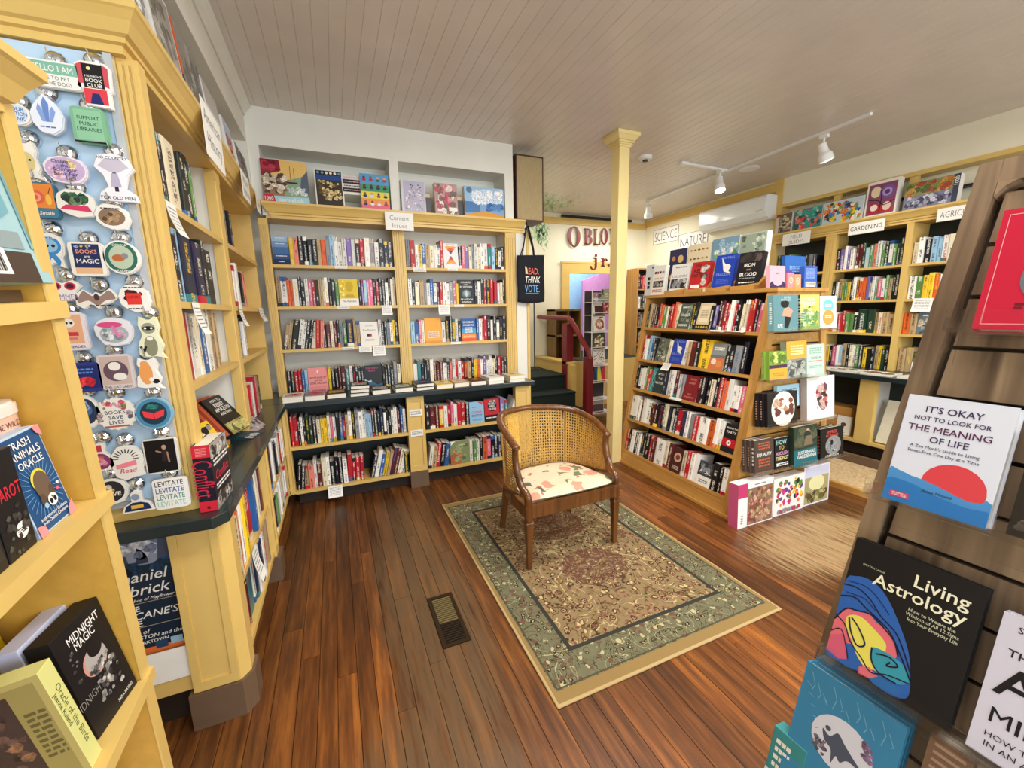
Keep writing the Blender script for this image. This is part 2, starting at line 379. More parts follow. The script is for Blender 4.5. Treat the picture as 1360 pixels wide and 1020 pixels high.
def book_mesh(name, items):
    """one mesh from [(data, matrix, ink)]"""
    V = []; F = []; C = []; I = []; U = []
    for (vs, fs, fc, uv), M, ink in items:
        n = len(V); V += [tuple(M @ Vector(p)) for p in vs] if M else vs
        for f, c, q in zip(fs, fc, uv):
            F.append(tuple(i + n for i in f)); C += list(c + (1,)) * len(f); I += list(ink + (1,)) * len(f)
            for a in q: U += a
    me = bpy.data.meshes.new(name); me.from_pydata(V, [], F); me.materials.append(BOOK)
    me.color_attributes.new('Col', 'FLOAT_COLOR', 'CORNER').data.foreach_set('color', C)
    me.color_attributes.new('Ink', 'FLOAT_COLOR', 'CORNER').data.foreach_set('color', I)
    me.uv_layers.new(name='UVMap').data.foreach_set('uv', U)
    return me
SHELVED = []   # (area, matrix, dims, colour letter, label, group)
NBOOK = [0]
def jit(c, a=.18):
    k = 1 + rnd.uniform(-a, a); return tuple(min(1, max(.004, v * k + rnd.uniform(-.004, .006))) for v in c)
def cover_book(name, label, w, h, t, M, base, items, spine_items=None, group=None, cat='book', spine_side=-1, copies=1, pages=PAGE, inset=.003):
    """face-out book: front on the local XZ plane (origin = lower left front corner, looking along +Y), parts cover / page_block / cover_art"""
    o = thing(name, label, cat, M=M, group=group)
    NBOOK[0] += 1
    m = MB(); c = cc(base); b = min(.0028, t * .2); s = spine_side
    m.box(0, w, 0, b, 0, h, 0, c).box(0, w, t - b, t, 0, h, 0, c)
    x = (0, b * 1.4) if s < 0 else (w - b * 1.4, w)
    m.box(x[0], x[1], b, t - b, 0, h, 0, c); m.build('cover', PRINT, o)
    p = MB(); a0, a1 = (b * 1.4, w - inset) if s < 0 else (inset, w - b * 1.4); p.box(a0, a1, b, t - b, inset, h - inset); p.build('page_block', pages, o)
    if items: a = MB(); art(a, items, w, h, Matrix.Identity(4)); a.build('cover_print', PRINT, o)
    if spine_items:
        a = MB(); Ms = frame((0, t, 0), (0, -1, 0), (1, 0, 0), (0, 0, 1)) if s < 0 else frame((w, 0, 0), (0, 1, 0), (-1, 0, 0), (0, 0, 1))
        art(a, spine_items, t, h, Ms); a.build('spine_lettering', PRINT, o)
    return o
def pack_box(name, label, w, h, t, M, base, items, side_items=None, group=None, cat='box', side=-1, top_items=None):
    """a closed carton (puzzle, card deck): parts carton / cover_art / side_print"""
    o = thing(name, label, cat, M=M, group=group); m = MB(); c = cc(base)
    m.box(0, w, 0, t, 0, h, 0, c); m.build('carton', PRINT, o, bevel=.0015)
    if items: a = MB(); art(a, items, w, h, Matrix.Identity(4)); a.build('cover_print', PRINT, o)
    if side_items:
        a = MB(); Ms = frame((0, t, 0), (0, -1, 0), (1, 0, 0), (0, 0, 1)) if side < 0 else frame((w, 0, 0), (0, 1, 0), (-1, 0, 0), (0, 0, 1))
        art(a, side_items, t, h, Ms); a.build('side_print', PRINT, o)
    if top_items:
        a = MB(); art(a, top_items, w, t, frame((0, 0, h), (1, 0, 0), (0, 0, -1), (0, 1, 0))); a.build('top_print', PRINT, o)
    return o
COVERS = {}
ORD = ['', '1st', '2nd', '3rd'] + ['%dth' % i for i in range(4, 60)]
ORD[21:24] = ['21st', '22nd', '23rd']; ORD[31:34] = ['31st', '32nd', '33rd']
def row(F, length, spec, where, hmin, hmax, depth, group, tmul=1.0, order='from left', jut=0.02):
    """fill a shelf: F = frame at the row's left end (x along the shelf, y into it, z up); spec tokens: colour letter [+thickness factor], /deg lean, _ gap cm, @cover"""
    toks = spec.split(); ths = []
    for t in toks:
        if t[0] == '@': ths.append(COVERS[t[1:]][0])
        elif t[0] == '_': ths.append(float(t[1:]) / 100)
        elif t[0] == '/': ths.append(0)
        else: ths.append((float(t[1:]) if len(t) > 1 else 1) * rnd.uniform(.022, .036) * tmul)
    fixed = sum(v for t, v in zip(toks, ths) if t[0] in '@_'); flex = sum(v for t, v in zip(toks, ths) if t[0] not in '@_/')
    k = (length - fixed - .004) / max(flex, .01); k = min(k, 1.7)
    x = .002; lean = 0; n = 0
    for t, v in zip(toks, ths):
        if t[0] == '/': lean = math.radians(float(t[1:])); continue
        if t[0] == '_': x += v; continue
        n += 1
        if t[0] == '@':
            w, h, base, items, lab = COVERS[t[1:]]
            cover_book('face_out_book', lab, w - .006, h, .028, F @ T(x + .003, .012 - jut * .5, .0008) @ RX(math.radians(-6)), base, items, group='face-out books on the shelves')
            x += v; continue
        th = v * k; h = rnd.uniform(hmin, hmax); d = depth * rnd.uniform(.85, 1)
        if lean:
            ex = h * math.sin(abs(lean))
            xo = x + th / 2 + (0 if lean > 0 else 0)
            M = F @ T(xo, rnd.uniform(0, jut), .0008 + (th / 2) * math.sin(abs(lean))) @ RY(-lean if False else -lean)
        else: M = F @ T(x + th / 2, rnd.uniform(0, jut), .0008)
        lab = '%s book, %s %s, %s' % (WORDS[t[0]], ORD[n], order, where)
        SHELVED.append([0, M, (th - .0008, h, d), t[0], lab, group])
        x += th
    return x
def flush_books(limit):
    for r in SHELVED:
        M, (t, h, d) = r[1], r[2]
        q = [project(M @ Vector(p)) for p in ((-t / 2, 0, 0), (t / 2, 0, 0), (t / 2, 0, h), (-t / 2, 0, h))]
        if any(p is None for p in q): r[0] = 0; continue
        a = abs(sum(q[i][0] * q[(i + 1) % 4][1] - q[(i + 1) % 4][0] * q[i][1] for i in range(4))) / 2
        cx = sum(p[0] for p in q) / 4; cy = sum(p[1] for p in q) / 4
        r[0] = a if 0 < cx < 1360 and 0 < cy < 1020 else a * .01
    SHELVED.sort(key=lambda r: -r[0]); rest = []
    for i, (a, M, (t, h, d), c, lab, g) in enumerate(SHELVED):
        col = jit(cc(c)); ink = cc(INK[c]) if rnd.random() < .8 else cc(rnd.choice('YWRCB'))
        band = jit(cc(rnd.choice('WKRCBYGNTO'))) if rnd.random() < .3 else None
        data = spine_book_data(t, h, d, col, ink, (i * 7 % 997) + .5, band, hard=rnd.random() < .6)
        if i < limit:
            o = bpy.data.objects.new('book', book_mesh('book', [(data, None, ink)])); COL.objects.link(o); o.matrix_world = M; tag(o, lab, 'book', g)
        else: rest.append((data, M, ink))
    if rest:
        o = bpy.data.objects.new('shelved_books', book_mesh('shelved_books', rest)); COL.objects.link(o)
        tag(o, 'many small book spines on the farther and darker shelves of the shop', 'books', kind='stuff')
# ------------------------------------------------------------------ setting: floor, walls, ceiling
def floor_mat():
    m, nt, b = newmat('worn_fir_floor'); N = nt.nodes.new; L = nt.links.new
    g = N('ShaderNodeNewGeometry'); oi = N('ShaderNodeObjectInfo')
    mp = N('ShaderNodeMapping'); mp.inputs['Scale'].default_value = (30, 2.2, 30); L(g.outputs['Position'], mp.inputs[0])
    add = N('ShaderNodeVectorMath'); add.operation = 'ADD'; L(mp.outputs[0], add.inputs[0])
    sc = N('ShaderNodeMath'); sc.operation = 'MULTIPLY'; L(oi.outputs['Random'], sc.inputs[0]); sc.inputs[1].default_value = 40; L(sc.outputs[0], add.inputs[1])
    nz = N('ShaderNodeTexNoise'); nz.inputs['Scale'].default_value = 1.0; nz.inputs['Detail'].default_value = 8; nz.inputs['Roughness'].default_value = 0.65; L(add.outputs[0], nz.inputs['Vector'])
    r = N('ShaderNodeValToRGB'); e = r.color_ramp.elements; e[0].position = 0.28; e[1].position = 0.75; e[0].color = hx(0x331E0D) + (1,); e[1].color = hx(0x8E5824) + (1,)
    x = e.new(0.5); x.color = hx(0x5E3616) + (1,); L(nz.outputs['Fac'], r.inputs[0])
    hsv = N('ShaderNodeHueSaturation'); mv = N('ShaderNodeMapRange'); mv.inputs[3].default_value = 0.62; mv.inputs[4].default_value = 1.38; L(oi.outputs['Random'], mv.inputs[0]); L(mv.outputs[0], hsv.inputs['Value']); L(r.outputs[0], hsv.inputs['Color'])
    # varnish worn through along the walking lines: soft patches with streaky edges
    def patch(cx, cy, rx, ry):
        m1 = N('ShaderNodeMapping'); m1.vector_type = 'TEXTURE'; m1.inputs['Location'].default_value = (cx, cy, 0); m1.inputs['Scale'].default_value = (rx, ry, 9); L(g.outputs['Position'], m1.inputs[0])
        l = N('ShaderNodeVectorMath'); l.operation = 'LENGTH'; L(m1.outputs[0], l.inputs[0])
        mr = N('ShaderNodeMapRange'); mr.interpolation_type = 'SMOOTHSTEP'; mr.inputs[1].default_value = 1.15; mr.inputs[2].default_value = 0.35; L(l.outputs['Value'], mr.inputs[0]); return mr.outputs[0]
    def mx(a, c, op='MAXIMUM'):
        n = N('ShaderNodeMath'); n.operation = op; L(a, n.inputs[0])
        if isinstance(c, float): n.inputs[1].default_value = c
        else: L(c, n.inputs[1])
        return n.outputs[0]
    pale = mx(patch(3.0, 1.55, .95, .5), patch(2.35, .75, .3, .5))
    grey = mx(patch(.36, 2.2, .42, 1.9), patch(.2, 1.1, .5, .7))
    warm = mx(mx(patch(1.5, .75, 1.3, .75), patch(2.35, 2.4, .35, 1.3)), patch(-.1, 1.1, .3, 1.3))
    wm = N('ShaderNodeMix'); wm.data_type = 'RGBA'; wm.blend_type = 'MULTIPLY'; L(mx(warm, .8, 'MULTIPLY'), wm.inputs[0]); L(hsv.outputs[0], wm.inputs[6]); wm.inputs[7].default_value = (1.75, 1.6, 1.3, 1)
    sm = N('ShaderNodeMapping'); sm.inputs['Scale'].default_value = (60, 5, 20); L(g.outputs['Position'], sm.inputs[0])
    n2 = N('ShaderNodeTexNoise'); n2.inputs['Scale'].default_value = 1.0; n2.inputs['Detail'].default_value = 6; L(sm.outputs[0], n2.inputs['Vector'])
    def worn(p, w):
        n = N('ShaderNodeMapRange'); n.inputs[1].default_value = 0.44; n.inputs[2].default_value = 0.72
        s = N('ShaderNodeMath'); s.operation = 'MULTIPLY_ADD'; L(p, s.inputs[0]); s.inputs[1].default_value = w; L(n2.outputs['Fac'], s.inputs[2]); s2 = mx(s.outputs[0], -w * .62, 'ADD'); L(s2, n.inputs[0])
        return mx(n.outputs[0], p, 'MULTIPLY')
    m1 = N('ShaderNodeMix'); m1.data_type = 'RGBA'; L(mx(worn(grey, .6), .62, 'MULTIPLY'), m1.inputs[0]); L(wm.outputs[2], m1.inputs[6]); m1.inputs[7].default_value = hx(0x6B563C) + (1,)
    m2 = N('ShaderNodeMix'); m2.data_type = 'RGBA'; L(mx(worn(pale, .5), .72, 'MULTIPLY'), m2.inputs[0]); L(m1.outputs[2], m2.inputs[6]); m2.inputs[7].default_value = hx(0xBFA276) + (1,)
    L(m2.outputs[2], b.inputs['Base Color'])
    rr = N('ShaderNodeMapRange'); rr.inputs[3].default_value = 0.28; rr.inputs[4].default_value = 0.5; L(n2.outputs['Fac'], rr.inputs[0]); L(rr.outputs[0], b.inputs['Roughness'])
    bp = N('ShaderNodeBump'); bp.inputs['Strength'].default_value = 0.15; bp.inputs['Distance'].default_value = 0.003; L(nz.outputs['Fac'], bp.inputs['Height']); L(bp.outputs[0], b.inputs['Normal'])
    return m
FLOORM = floor_mat()
SUB = mat('dark_subfloor_joint', 0x1C0F07, 0.8)
fl = struct('floor', MB().box(-1.3, 5.7, -3.2, 8.2, -.1, -.012), SUB)
r2 = random.Random(3); x = -0.86
while x < 5.5:
    w = r2.choice((.072, .076, .082, .095)); y = -.4 - r2.random()
    while y < 6.4:
        ln = r2.uniform(2.4, 3.8); ye = min(y + ln, 6.4)
        if not (x > 3.3 and y > 5.7): MB().box(x + .0012, x + w - .0012, y, ye - .0015, -.012, r2.uniform(-.0006, .0004)).build('floor_plank', FLOORM, fl)
        y = ye
    x += w
CEILM = mat('ceiling_paint', 0xDCD4CB, 0.30, noise=0.04, scale=4, bump=0.05)
ce = struct('ceiling', MB().box(-1.3, 5.7, -3.2, 6.5, 3.215, 3.3), CEILM)
x = -.5; i = 0
while x < 5.62:
    w = .088
    for y0, y1 in ((-1.2, 1.55 + (i * 37 % 11) * .13), (1.55 + (i * 37 % 11) * .13, 4.32), (4.325, 6.45)):
        xa, xb = x + .0002, x + w - .0002; z = 3.2
        MB().prism([(xa, 3.214), (xa, z + .0025), (xa + .0025, z), (xb - .0025, z), (xb, z + .0025), (xb, 3.214)], 'y', y0, y1 - .001).build('ceiling_board', CEILM, ce)
    x += w; i += 1
wl = MB().box(-1.3, -1.16, -3.2, 4.42, 0, 3.21).box(-1.16, -.84, 1.87, 4.42, 0, 3.21)
wl.box(-.84, -.50, 1.2, 4.30, 2.925, 3.21)
wl.box(-.84, -.50, 3.96, 4.30, 2.497, 2.925)
struct('wall_left', wl, WHITE)
struct('trim_1', MB().prism([(-.50, 3.198), (-.50, 3.12), (-.49, 3.115), (-.485, 3.14), (-.462, 3.165), (-.445, 3.18), (-.445, 3.198)], 'y', 1.2, 3.99), WHITE)
wb = MB().box(-.84, 1.9, 4.30, 4.42, 0, 3.21)
wb.box(-.50, 1.752, 4.0, 4.30, 2.925, 3.21).box(-.50, -.424, 4.0, 4.30, 2.497, 2.925).box(.564, .641, 4.0, 4.30, 2.497, 2.925).box(1.663, 1.752, 4.0, 4.30, 2.497, 2.925)
wb.box(1.768, 1.885, 4.0, 4.30, .0, 2.46)
wbo = struct('wall_back', wb, WHITE)
struct('trim_2', MB().box(1.885, 1.912, 3.985, 4.32, 0, 2.44), YEL)
# stair well and children's room beyond
wf = MB().box(1.9, 3.66, 6.4, 6.5, 0, 3.21).box(3.66, 4.98, 6.4, 6.5, 2.41, 3.21).box(4.98, 5.6, 6.4, 6.5, 0, 3.21).box(1.86, 1.9, 4.42, 6.4, 0, 3.21)
wfo = struct('wall_far', wf, CREAM)
wr = MB().box(5.47, 5.66, 3.9, 6.4, 0, 3.21).box(5.62, 5.7, -3.2, 3.9, 0, 3.21).box(5.46, 5.62, -1.0, 3.80, 2.885, 3.21)
struct('wall_right', wr, CREAM)
struct('trim_3', MB().box(5.445, 5.62, 3.80, 3.9, 2.44, 3.2).box(5.44, 5.62, -1.0, 3.80, 2.845, 2.885).box(5.44, 5.47, 3.9, 6.4, 3.06, 3.17), YEL)
struct('trim_4', MB().box(3.2, 5.47, 6.37, 6.4, 3.03, 3.13), YEL)
struct('wall_front', MB().box(-1.2, 5.7, -3.3, -3.2, 0, .55).box(-1.2, 5.7, -3.3, -3.2, 2.95, 3.21).box(-1.2, -.5, -3.3, -3.2, .55, 2.95).box(4.3, 5.7, -3.3, -3.2, .55, 2.95), WHITE)
struct('window_1', MB().box(-.5, -.44, -3.28, -3.2, .55, 2.95).box(1.87, 1.93, -3.28, -3.2, .55, 2.95).box(4.24, 4.3, -3.28, -3.2, .55, 2.95).box(-.44, 4.24, -3.28, -3.2, .55, .61).box(-.44, 4.24, -3.28, -3.2, 2.89, 2.95), YEL)
# door frame with the pale blue room behind
d = struct('door_1', MB().box(3.675, 3.826, 6.36, 6.42, .76, 2.405).box(4.85, 4.99, 6.36, 6.42, .76, 2.405).box(3.826, 4.85, 6.36, 6.42, 2.227, 2.405), YEL)
MB().box(3.65, 5.01, 6.352, 6.372, 2.395, 2.425).build('head_cap', YEL, d)
struct('wall_inner', MB().box(3.3, 5.4, 7.6, 7.7, .7, 3.0), mat('pale_blue_paint', 0xA9D3EC, .6))
tag(MB().prism([(4.70, .76), (5.38, .76), (5.38, 2.40), (4.70, 2.18)], 'y', 7.3, 7.36).build('pink_partition', mat('pink_panel', 0xE39AD4, .5)), 'pink panel standing in the room through the far doorway', 'panel')
struct('floor_upper', MB().box(3.30, 5.47, 5.75, 7.7, 0, .76), CARPETG)
struct('trim_5', MB().box(3.30, 5.47, 5.732, 5.749, 0, .762), YEL)
# painted leaves on the wall and ceiling over the stairs
lv = MB(); r3 = random.Random(5)
for k in range(420):
    a, q = r3.gauss(0, .22), r3.gauss(0, .3); cx, cy = 3.16 + a, 5.95 + q
    if not (2.0 < cx < 3.6 and 5.2 < cy < 6.36): continue
    t = r3.uniform(-.6, .6) + PI / 2.6; s = r3.uniform(.025, .07); c = r3.choice((0x9FD79A, 0xB5E3AE, 0x86C487))
    dx, dy = math.cos(t) * s, math.sin(t) * s; lv.add([(cx - dx, cy - dy, 3.1985), (cx + dy * .14, cy - dx * .14, 3.1985), (cx + dx, cy + dy, 3.1985), (cx - dy * .14, cy + dx * .14, 3.1985)], [(0, 1, 2, 3)], 0, hx(c))
tag(lv.build('painted_leaf', PRINT, ce), kind='stuff')
lv = MB()
for k in range(160):
    cx, cz = 3.28 + r3.gauss(0, .08), 2.86 + r3.gauss(0, .1); t = r3.uniform(-1, 1) + PI / 2; s = r3.uniform(.02, .05); dx, dz = math.cos(t) * s, math.sin(t) * s
    lv.add([(cx - dx, 6.398, cz - dz), (cx + dz * .2, 6.398, cz - dx * .2), (cx + dx, 6.398, cz + dz), (cx - dz * .2, 6.398, cz + dx * .2)], [(0, 1, 2, 3)], 0, hx(r3.choice((0x9FD79A, 0xB5E3AE, 0x86C487))))
tag(lv.build('painted_leaf', PRINT, wfo), kind='stuff')
# O BLONG jr. letters, cut from board, raised off the wall (children of the far wall)
for ch, x0, z0, sx, sz in (('O', 3.778, 2.675, .36, .44), ('B', 4.10, 2.72, .30, .36), ('L', 4.295, 2.722, .25, .36), ('O', 4.44, 2.74, .23, .36), ('N', 4.63, 2.745, .25, .36), ('G', 4.85, 2.75, .2, .36),
                           ('j', 4.29, 2.36, .36, .29), ('r', 4.455, 2.36, .31, .29), ('.', 4.60, 2.36, .3, .29)):
    vs, fs, adv = GL['serif'][ch]; m = MB()
    for f in fs:
        pts = [(x0 + vs[i][0] * sx, z0 + vs[i][1] * sz) for i in f]
        if len(set((round(a, 5), round(b, 5)) for a, b in pts)) < 3: continue
        m.prism(pts, 'y', 6.348, 6.358, 0); mm = m
    for f in fs:
        pts = [(x0 + .006 + vs[i][0] * sx, z0 - .006 + vs[i][1] * sz) for i in f]
        if len(set((round(a, 5), round(b, 5)) for a, b in pts)) >= 3: m.prism(pts, 'y', 6.359, 6.366, 1)  # black copy set off behind each letter as a drop shadow
    m.build('wall_letter', [REDP, BLACKM], wfo)
tag(MB().box(3.66, 5.1, 6.33, 6.365, 3.135, 3.175).build('ceiling_rail', BLACKM), 'long black rail mounted under the ceiling above the far doorway', 'rail')
# stairs
st = MB(); struct_st = thing('staircase', 'green carpeted stairs rising behind the end of the back bookcase', 'stairs', (2.5, 4.83, 0))
for i, (y, z) in enumerate(((4.83, .213), (5.09, .426), (5.37, .64))):
    y1 = 6.4 if i == 2 else 5.6
    m = MB(T(-2.5, -4.83, 0)); m.prism([(y, 0 if i == 0 else z - .213), (y, z - .03), (y - .018, z - .024), (y - .02, z - .006), (y - .012, z), (y1 - .003, z), (y1 - .003, z - .213 if i else 0)], 'x', 1.905, 3.17)
    m.build('step', CARPETG, struct_st)
m = MB(T(-2.5, -4.83, 0)); m.box(3.17, 3.29, 5.3, 6.38, .43, .80).box(3.15, 3.31, 5.28, 6.39, .80, .83); m.build('curb', YEL, struct_st)
MB(T(-2.5, -4.83, 0)).box(3.165, 3.25, 5.2, 5.3, .3, .79).build('curb_post', YEL, struct_st)
hr = thing('handrail', 'dark red wooden handrail with two square posts beside the green stairs', 'handrail', (3.21, 4.84, 0))
MB(T(-3.21, -4.84, 0)).box(3.16, 3.27, 4.79, 4.89, .0, .95).build('newel_post', REDP, hr, bevel=.006)
MB(T(-3.21, -4.84, 0)).box(3.15, 3.27, 5.32, 5.46, .36, 1.40).build('post', REDP, hr, bevel=.006)
MB(T(-3.21, -4.84, 0)).tube([(3.21, 4.80, .92), (3.21, 4.83, 1.03), (3.21, 5.29, 1.45), (3.21, 5.36, 1.475), (3.21, 6.35, 1.49)], .036, 8).build('rail', REDP, hr)
lp = thing('floor_lamp', 'thin black floor lamp pole standing on the stair landing', 'lamp', (2.98, 6.05, .641))
MB().lathe([(.0, 0), (.1, 0), (.1, .012), (.03, .03), (.012, .04)], 16).build('base', BLACKM, lp)
MB().lathe([(.011, .03), (.011, 1.45)], 8).build('pole', BLACKM, lp)
MB().lathe([(.06, 1.4), (.12, 1.4), (.05, 1.6), (.02, 1.6)], 14).build('shade', BLACKM, lp)
pf = thing('framed_picture', 'narrow yellow framed picture on the wall left of the lamp pole', 'picture', (2.74, 6.388, 0))
MB().box(0, .16, -.02, 0, 1.05, 1.75).build('frame', YEL, pf); a = MB(); art(a, [('r', 0, 0, 1, 1, 0xE8DFC8), ('blobs', 4, 12, (0x8A3A2A, 0x6A5A3A, 0x333333), .1, .1, .9, .9, .3, 0)], .11, .6, T(.025, -.0205, 1.1)); a.build('print', PRINT, pf)
# small wooden cubby cabinet in the raised children's room
cb = thing('cubby_cabinet', 'small brown wooden cubby cabinet behind the red handrail', 'cabinet', (3.35, 6.02, .762))
BRW = wood('brown_cubby_wood', 0x6E5428, 0x8C6C38, .5, 2)
m = MB().box(0, .5, .28, .3, 0, .85)
m.build('back_panel', BRW, cb)
for a, b in ((0, .025), (.235, .26), (.475, .5)): MB().box(a, b, 0, .28, 0, .85).build('upright', BRW, cb)
for z in (0, .4, .82): MB().box(0, .5, -.003, .28, z, z + .028).build('shelf', BRW, cb)
# round column (square post with capital) near the science fixture
c = thing('square_post', 'pale yellow square post with moulded capital standing beside the oak display', 'column', (2.622, 3.444, 0)); c['kind'] = 'structure'
MB().box(-.058, .058, -.058, .058, 0, 3.12).build('shaft', CREAMY, c, bevel=.004)
m = MB()
for h, z0, z1 in ((.068, 3.08, 3.098), (.076, 3.098, 3.112), (.088, 3.112, 3.13), (.125, 3.165, 3.198)): m.box(-h, h, -h, h, z0, z1)
m.add([(-.09, -.09, 3.13), (.09, -.09, 3.13), (.09, .09, 3.13), (-.09, .09, 3.13), (-.12, -.12, 3.165), (.12, -.12, 3.165), (.12, .12, 3.165), (-.12, .12, 3.165)], [(0, 1, 5, 4), (1, 2, 6, 5), (2, 3, 7, 6), (3, 0, 4, 7)])
m.build('capital', CREAMY, c, bevel=.003)

# ------------------------------------------------------------------ built-in bookcases
def fluted(w, d, h, n=4):
    """pilaster: front face at y=0 looking -y, raised reeds"""
    m = MB().box(0, w, .006, d, 0, h); g = w / (n + 1)
    for i in range(n): m.box(g * (i + .62), g * (i + 1.38), 0, .006, .05, h - .05)
    m.box(0, w, .0, .006, 0, .05).box(0, w, 0, .006, h - .05, h)
    return m
def panelled(w, d, h):
    m = MB().box(0, w, .008, d, 0, h); b = min(.03, w * .2)
    m.box(0, b, 0, .008, 0, h).box(w - b, w, 0, .008, 0, h).box(b, w - b, 0, .008, 0, .05).box(b, w - b, 0, .008, h - .05, h)
    return m
CORN = [(.10, 0), (.062, 0), (.062, .022), (.05, .026), (.05, .04), (.038, .046), (.022, .075), (.006, .095), (0, .1), (0, .118), (.10, .118)]   # y (0 = outermost), z
def cornice(name, F, ln, parent, m0=0, m1=0):
    """extrude along local x from 0..ln; m0/m1 = mitre slope at the ends"""
    mb = MB(F); n = len(CORN); vs = [(0 + m0 * y, y, z) for y, z in CORN] + [(ln - m1 * y, y, z) for y, z in CORN]
    mb.add(vs, [tuple(range(n)), tuple(range(n, 2 * n))[::-1]] + [(i, i + n, (i + 1) % n + n, (i + 1) % n) for i in range(n)])
    return mb.build(name, YEL, parent)
# ---- back bookcase
bk = thing('built_in_bookcase', 'yellow built-in bookcase across the back wall with two bays of books', 'bookcase', (.65, 4.0, 0)); O = T(-.65, -4.0, 0)
def part(name, mb, m, par, **k): return mb.build(name, m, par, **k)
part('back_panel', MB(O).box(-.44, 1.66, 4.26, 4.29, .91, 2.4), OFFW, bk)
part('lower_back_panel', MB(O).box(-.44, 1.74, 4.0, 4.02, .12, .865), DARK, bk)
part('side_panel', MB(O).box(1.662, 1.70, 4.01, 4.26, .91, 2.4), OFFW, bk)
for x0, w in ((-.49, .065), (.556, .105), (1.657, .107)): part('pilaster', (lambda m: m)(fluted(w, .05, 1.466)), YEL, bk, loc=(x0 - .65, 0, .911))
part('divider', MB(O).box(.59, .63, 4.05, 4.26, .91, 2.4), YEL, bk)
for z in (2.019, 1.674, 1.31):
    for a, b in ((-.425, .556), (.661, 1.657)): part('shelf', MB(O).box(a, b, 4.005, 4.26, z - .026, z), YELD, bk)
part('head_board', MB(O).box(-.43, 1.70, 4.0, 4.28, 2.380, 2.40), YELD, bk)
cornice('cornice', T(-.65, -4.0, 0) @ frame((-.455, 3.925, 2.377), (1, 0, 0), (0, 1, 0), (0, 0, 1)), 2.305, bk, 1, 0)
part('top_board', MB(O).box(-.45, 1.76, 4.0, 4.29, 2.40, 2.4955), WHITE, bk)
for x0, w, z0 in ((-.452, .04, .13), (.536, .154, .155), (1.60, .15, .155)): part('lower_pilaster', panelled(w, .07, .864 - z0), YEL, bk, loc=(x0 - .65, -.315, z0))
for x0, w in ((.53, .166), (1.595, .162)): part('base_block', MB(O).box(x0, x0 + w, 3.675, 3.80, 0, .155), BROWN, bk)
for z in (.53, .147):
    for a, b in ((-.412, .536), (.69, 1.60)): part('lower_shelf', MB(O).box(a, b, 3.692, 4.0, z - .026, z), YELD, bk)
part('lower_divider', MB(O).box(.56, .67, 3.75, 4.0, .12, .865), DARK, bk)
part('toe_kick', MB(O).box(-.40, 1.74, 3.79, 3.81, 0, .12), mat('dark_toe_kick', 0x2A1C12, .6), bk)
part('lower_end_panel', MB(O).box(1.715, 1.75, 3.755, 4.0, 0, .865), YEL, bk)
# ---- left bookcase
lf = thing('built_in_bookcase', 'yellow built-in bookcase along the left wall with a sticker board on its end', 'bookcase', (-.55, 2.8, 0)); O = T(.55, -2.8, 0)
part('back_panel', MB(O).box(-.835, -.81, 1.80, 4.0, .91, 2.4), OFFW, lf)
part('lower_back_panel', MB(O).box(-.80, -.78, 1.87, 3.7, .12, .865), DARK, lf)
FL = lambda x, y, z: T(.55, -2.8, 0) @ frame((x, y, z), (0, 1, 0), (-1, 0, 0), (0, 0, 1))
part('end_pilaster', MB(O).box(-.56, -.5375, 1.742, 1.80, .911, 2.377), YEL, lf)
pm = MB(O)
pm.box(-.537, -.484, 1.748, 1.80, .911, 2.377)
for q in range(3): pm.box(-.533 + q * .016, -.523 + q * .016, 1.742, 1.748, .95, 2.36)
part('pilaster', pm, YEL, lf)
part('pilaster', fluted(.11, .05, 1.466), YEL, lf, M=FL(-.52, 2.80, .911))
part('divider', MB(O).box(-.81, -.57, 2.81, 2.845, .91, 2.4), WHITE, lf)
part('corner_panel', MB(O).box(-.81, -.53, 3.93, 3.96, .91, 2.4), YELD, lf)
for z in (2.019, 1.66, 1.345):
    for a, b in ((1.80, 2.80), (2.91, 3.93)): part('shelf', MB(O).box(-.81, -.522, a, b, z - .026, z), YELD, lf)
part('head_board', MB(O).box(-.83, -.52, 1.74, 3.96, 2.380, 2.40), YELD, lf)
cornice('cornice', T(.55, -2.8, 0) @ frame((-.445, 3.93, 2.377), (0, -1, 0), (-1, 0, 0), (0, 0, 1)), 2.27, lf, 1, 1) if False else None
n = len(CORN)
cm = MB(O); cm.add([(-.445 - y, 1.66 + y, z + 2.377) for y, z in CORN] + [(-.445 - y, 3.935 - y, z + 2.377) for y, z in CORN], [tuple(range(n)), tuple(range(n, 2 * n))] + [(i, i + n, (i + 1) % n + n, (i + 1) % n) for i in range(n)])
part('cornice', cm, YEL, lf)
cm = MB(O); cm.add([(-.445 - y, 1.66 + y, z + 2.377) for y, z in CORN] + [(-1.15, 1.66 + y, z + 2.377) for y, z in CORN], [tuple(range(n)), tuple(range(n, 2 * n))] + [(i, i + n, (i + 1) % n + n, (i + 1) % n) for i in range(n)])
part('end_cornice', cm, YEL, lf)
part('top_board', MB(O).box(-.835, -.54, 1.76, 3.98, 2.40, 2.4955), WHITE, lf)
part('end_panel', MB(O).box(-1.15, -.56, 1.745, 1.80, .911, 2.377), YELD, lf)
part('lower_end_panel', MB(O).box(-1.15, -.62, 1.80, 1.86, .17, .864), YEL, lf)
part('lower_rail', MB(O).box(-1.15, -.60, 1.775, 1.80, .165, .235), YEL, lf)
part('end_toe_kick', MB(O).box(-1.15, -.62, 1.84, 1.86, 0, .165), mat('dark_toe_kick', 0x2A1C12, .6), lf)
ch = [(-.625, 1.76), (-.468, 1.76), (-.438, 1.80), (-.438, 1.87), (-.625, 1.87)]
part('lower_pilaster', MB(O).prism(ch, 'z', .155, .864), YEL, lf)
m = MB(O)
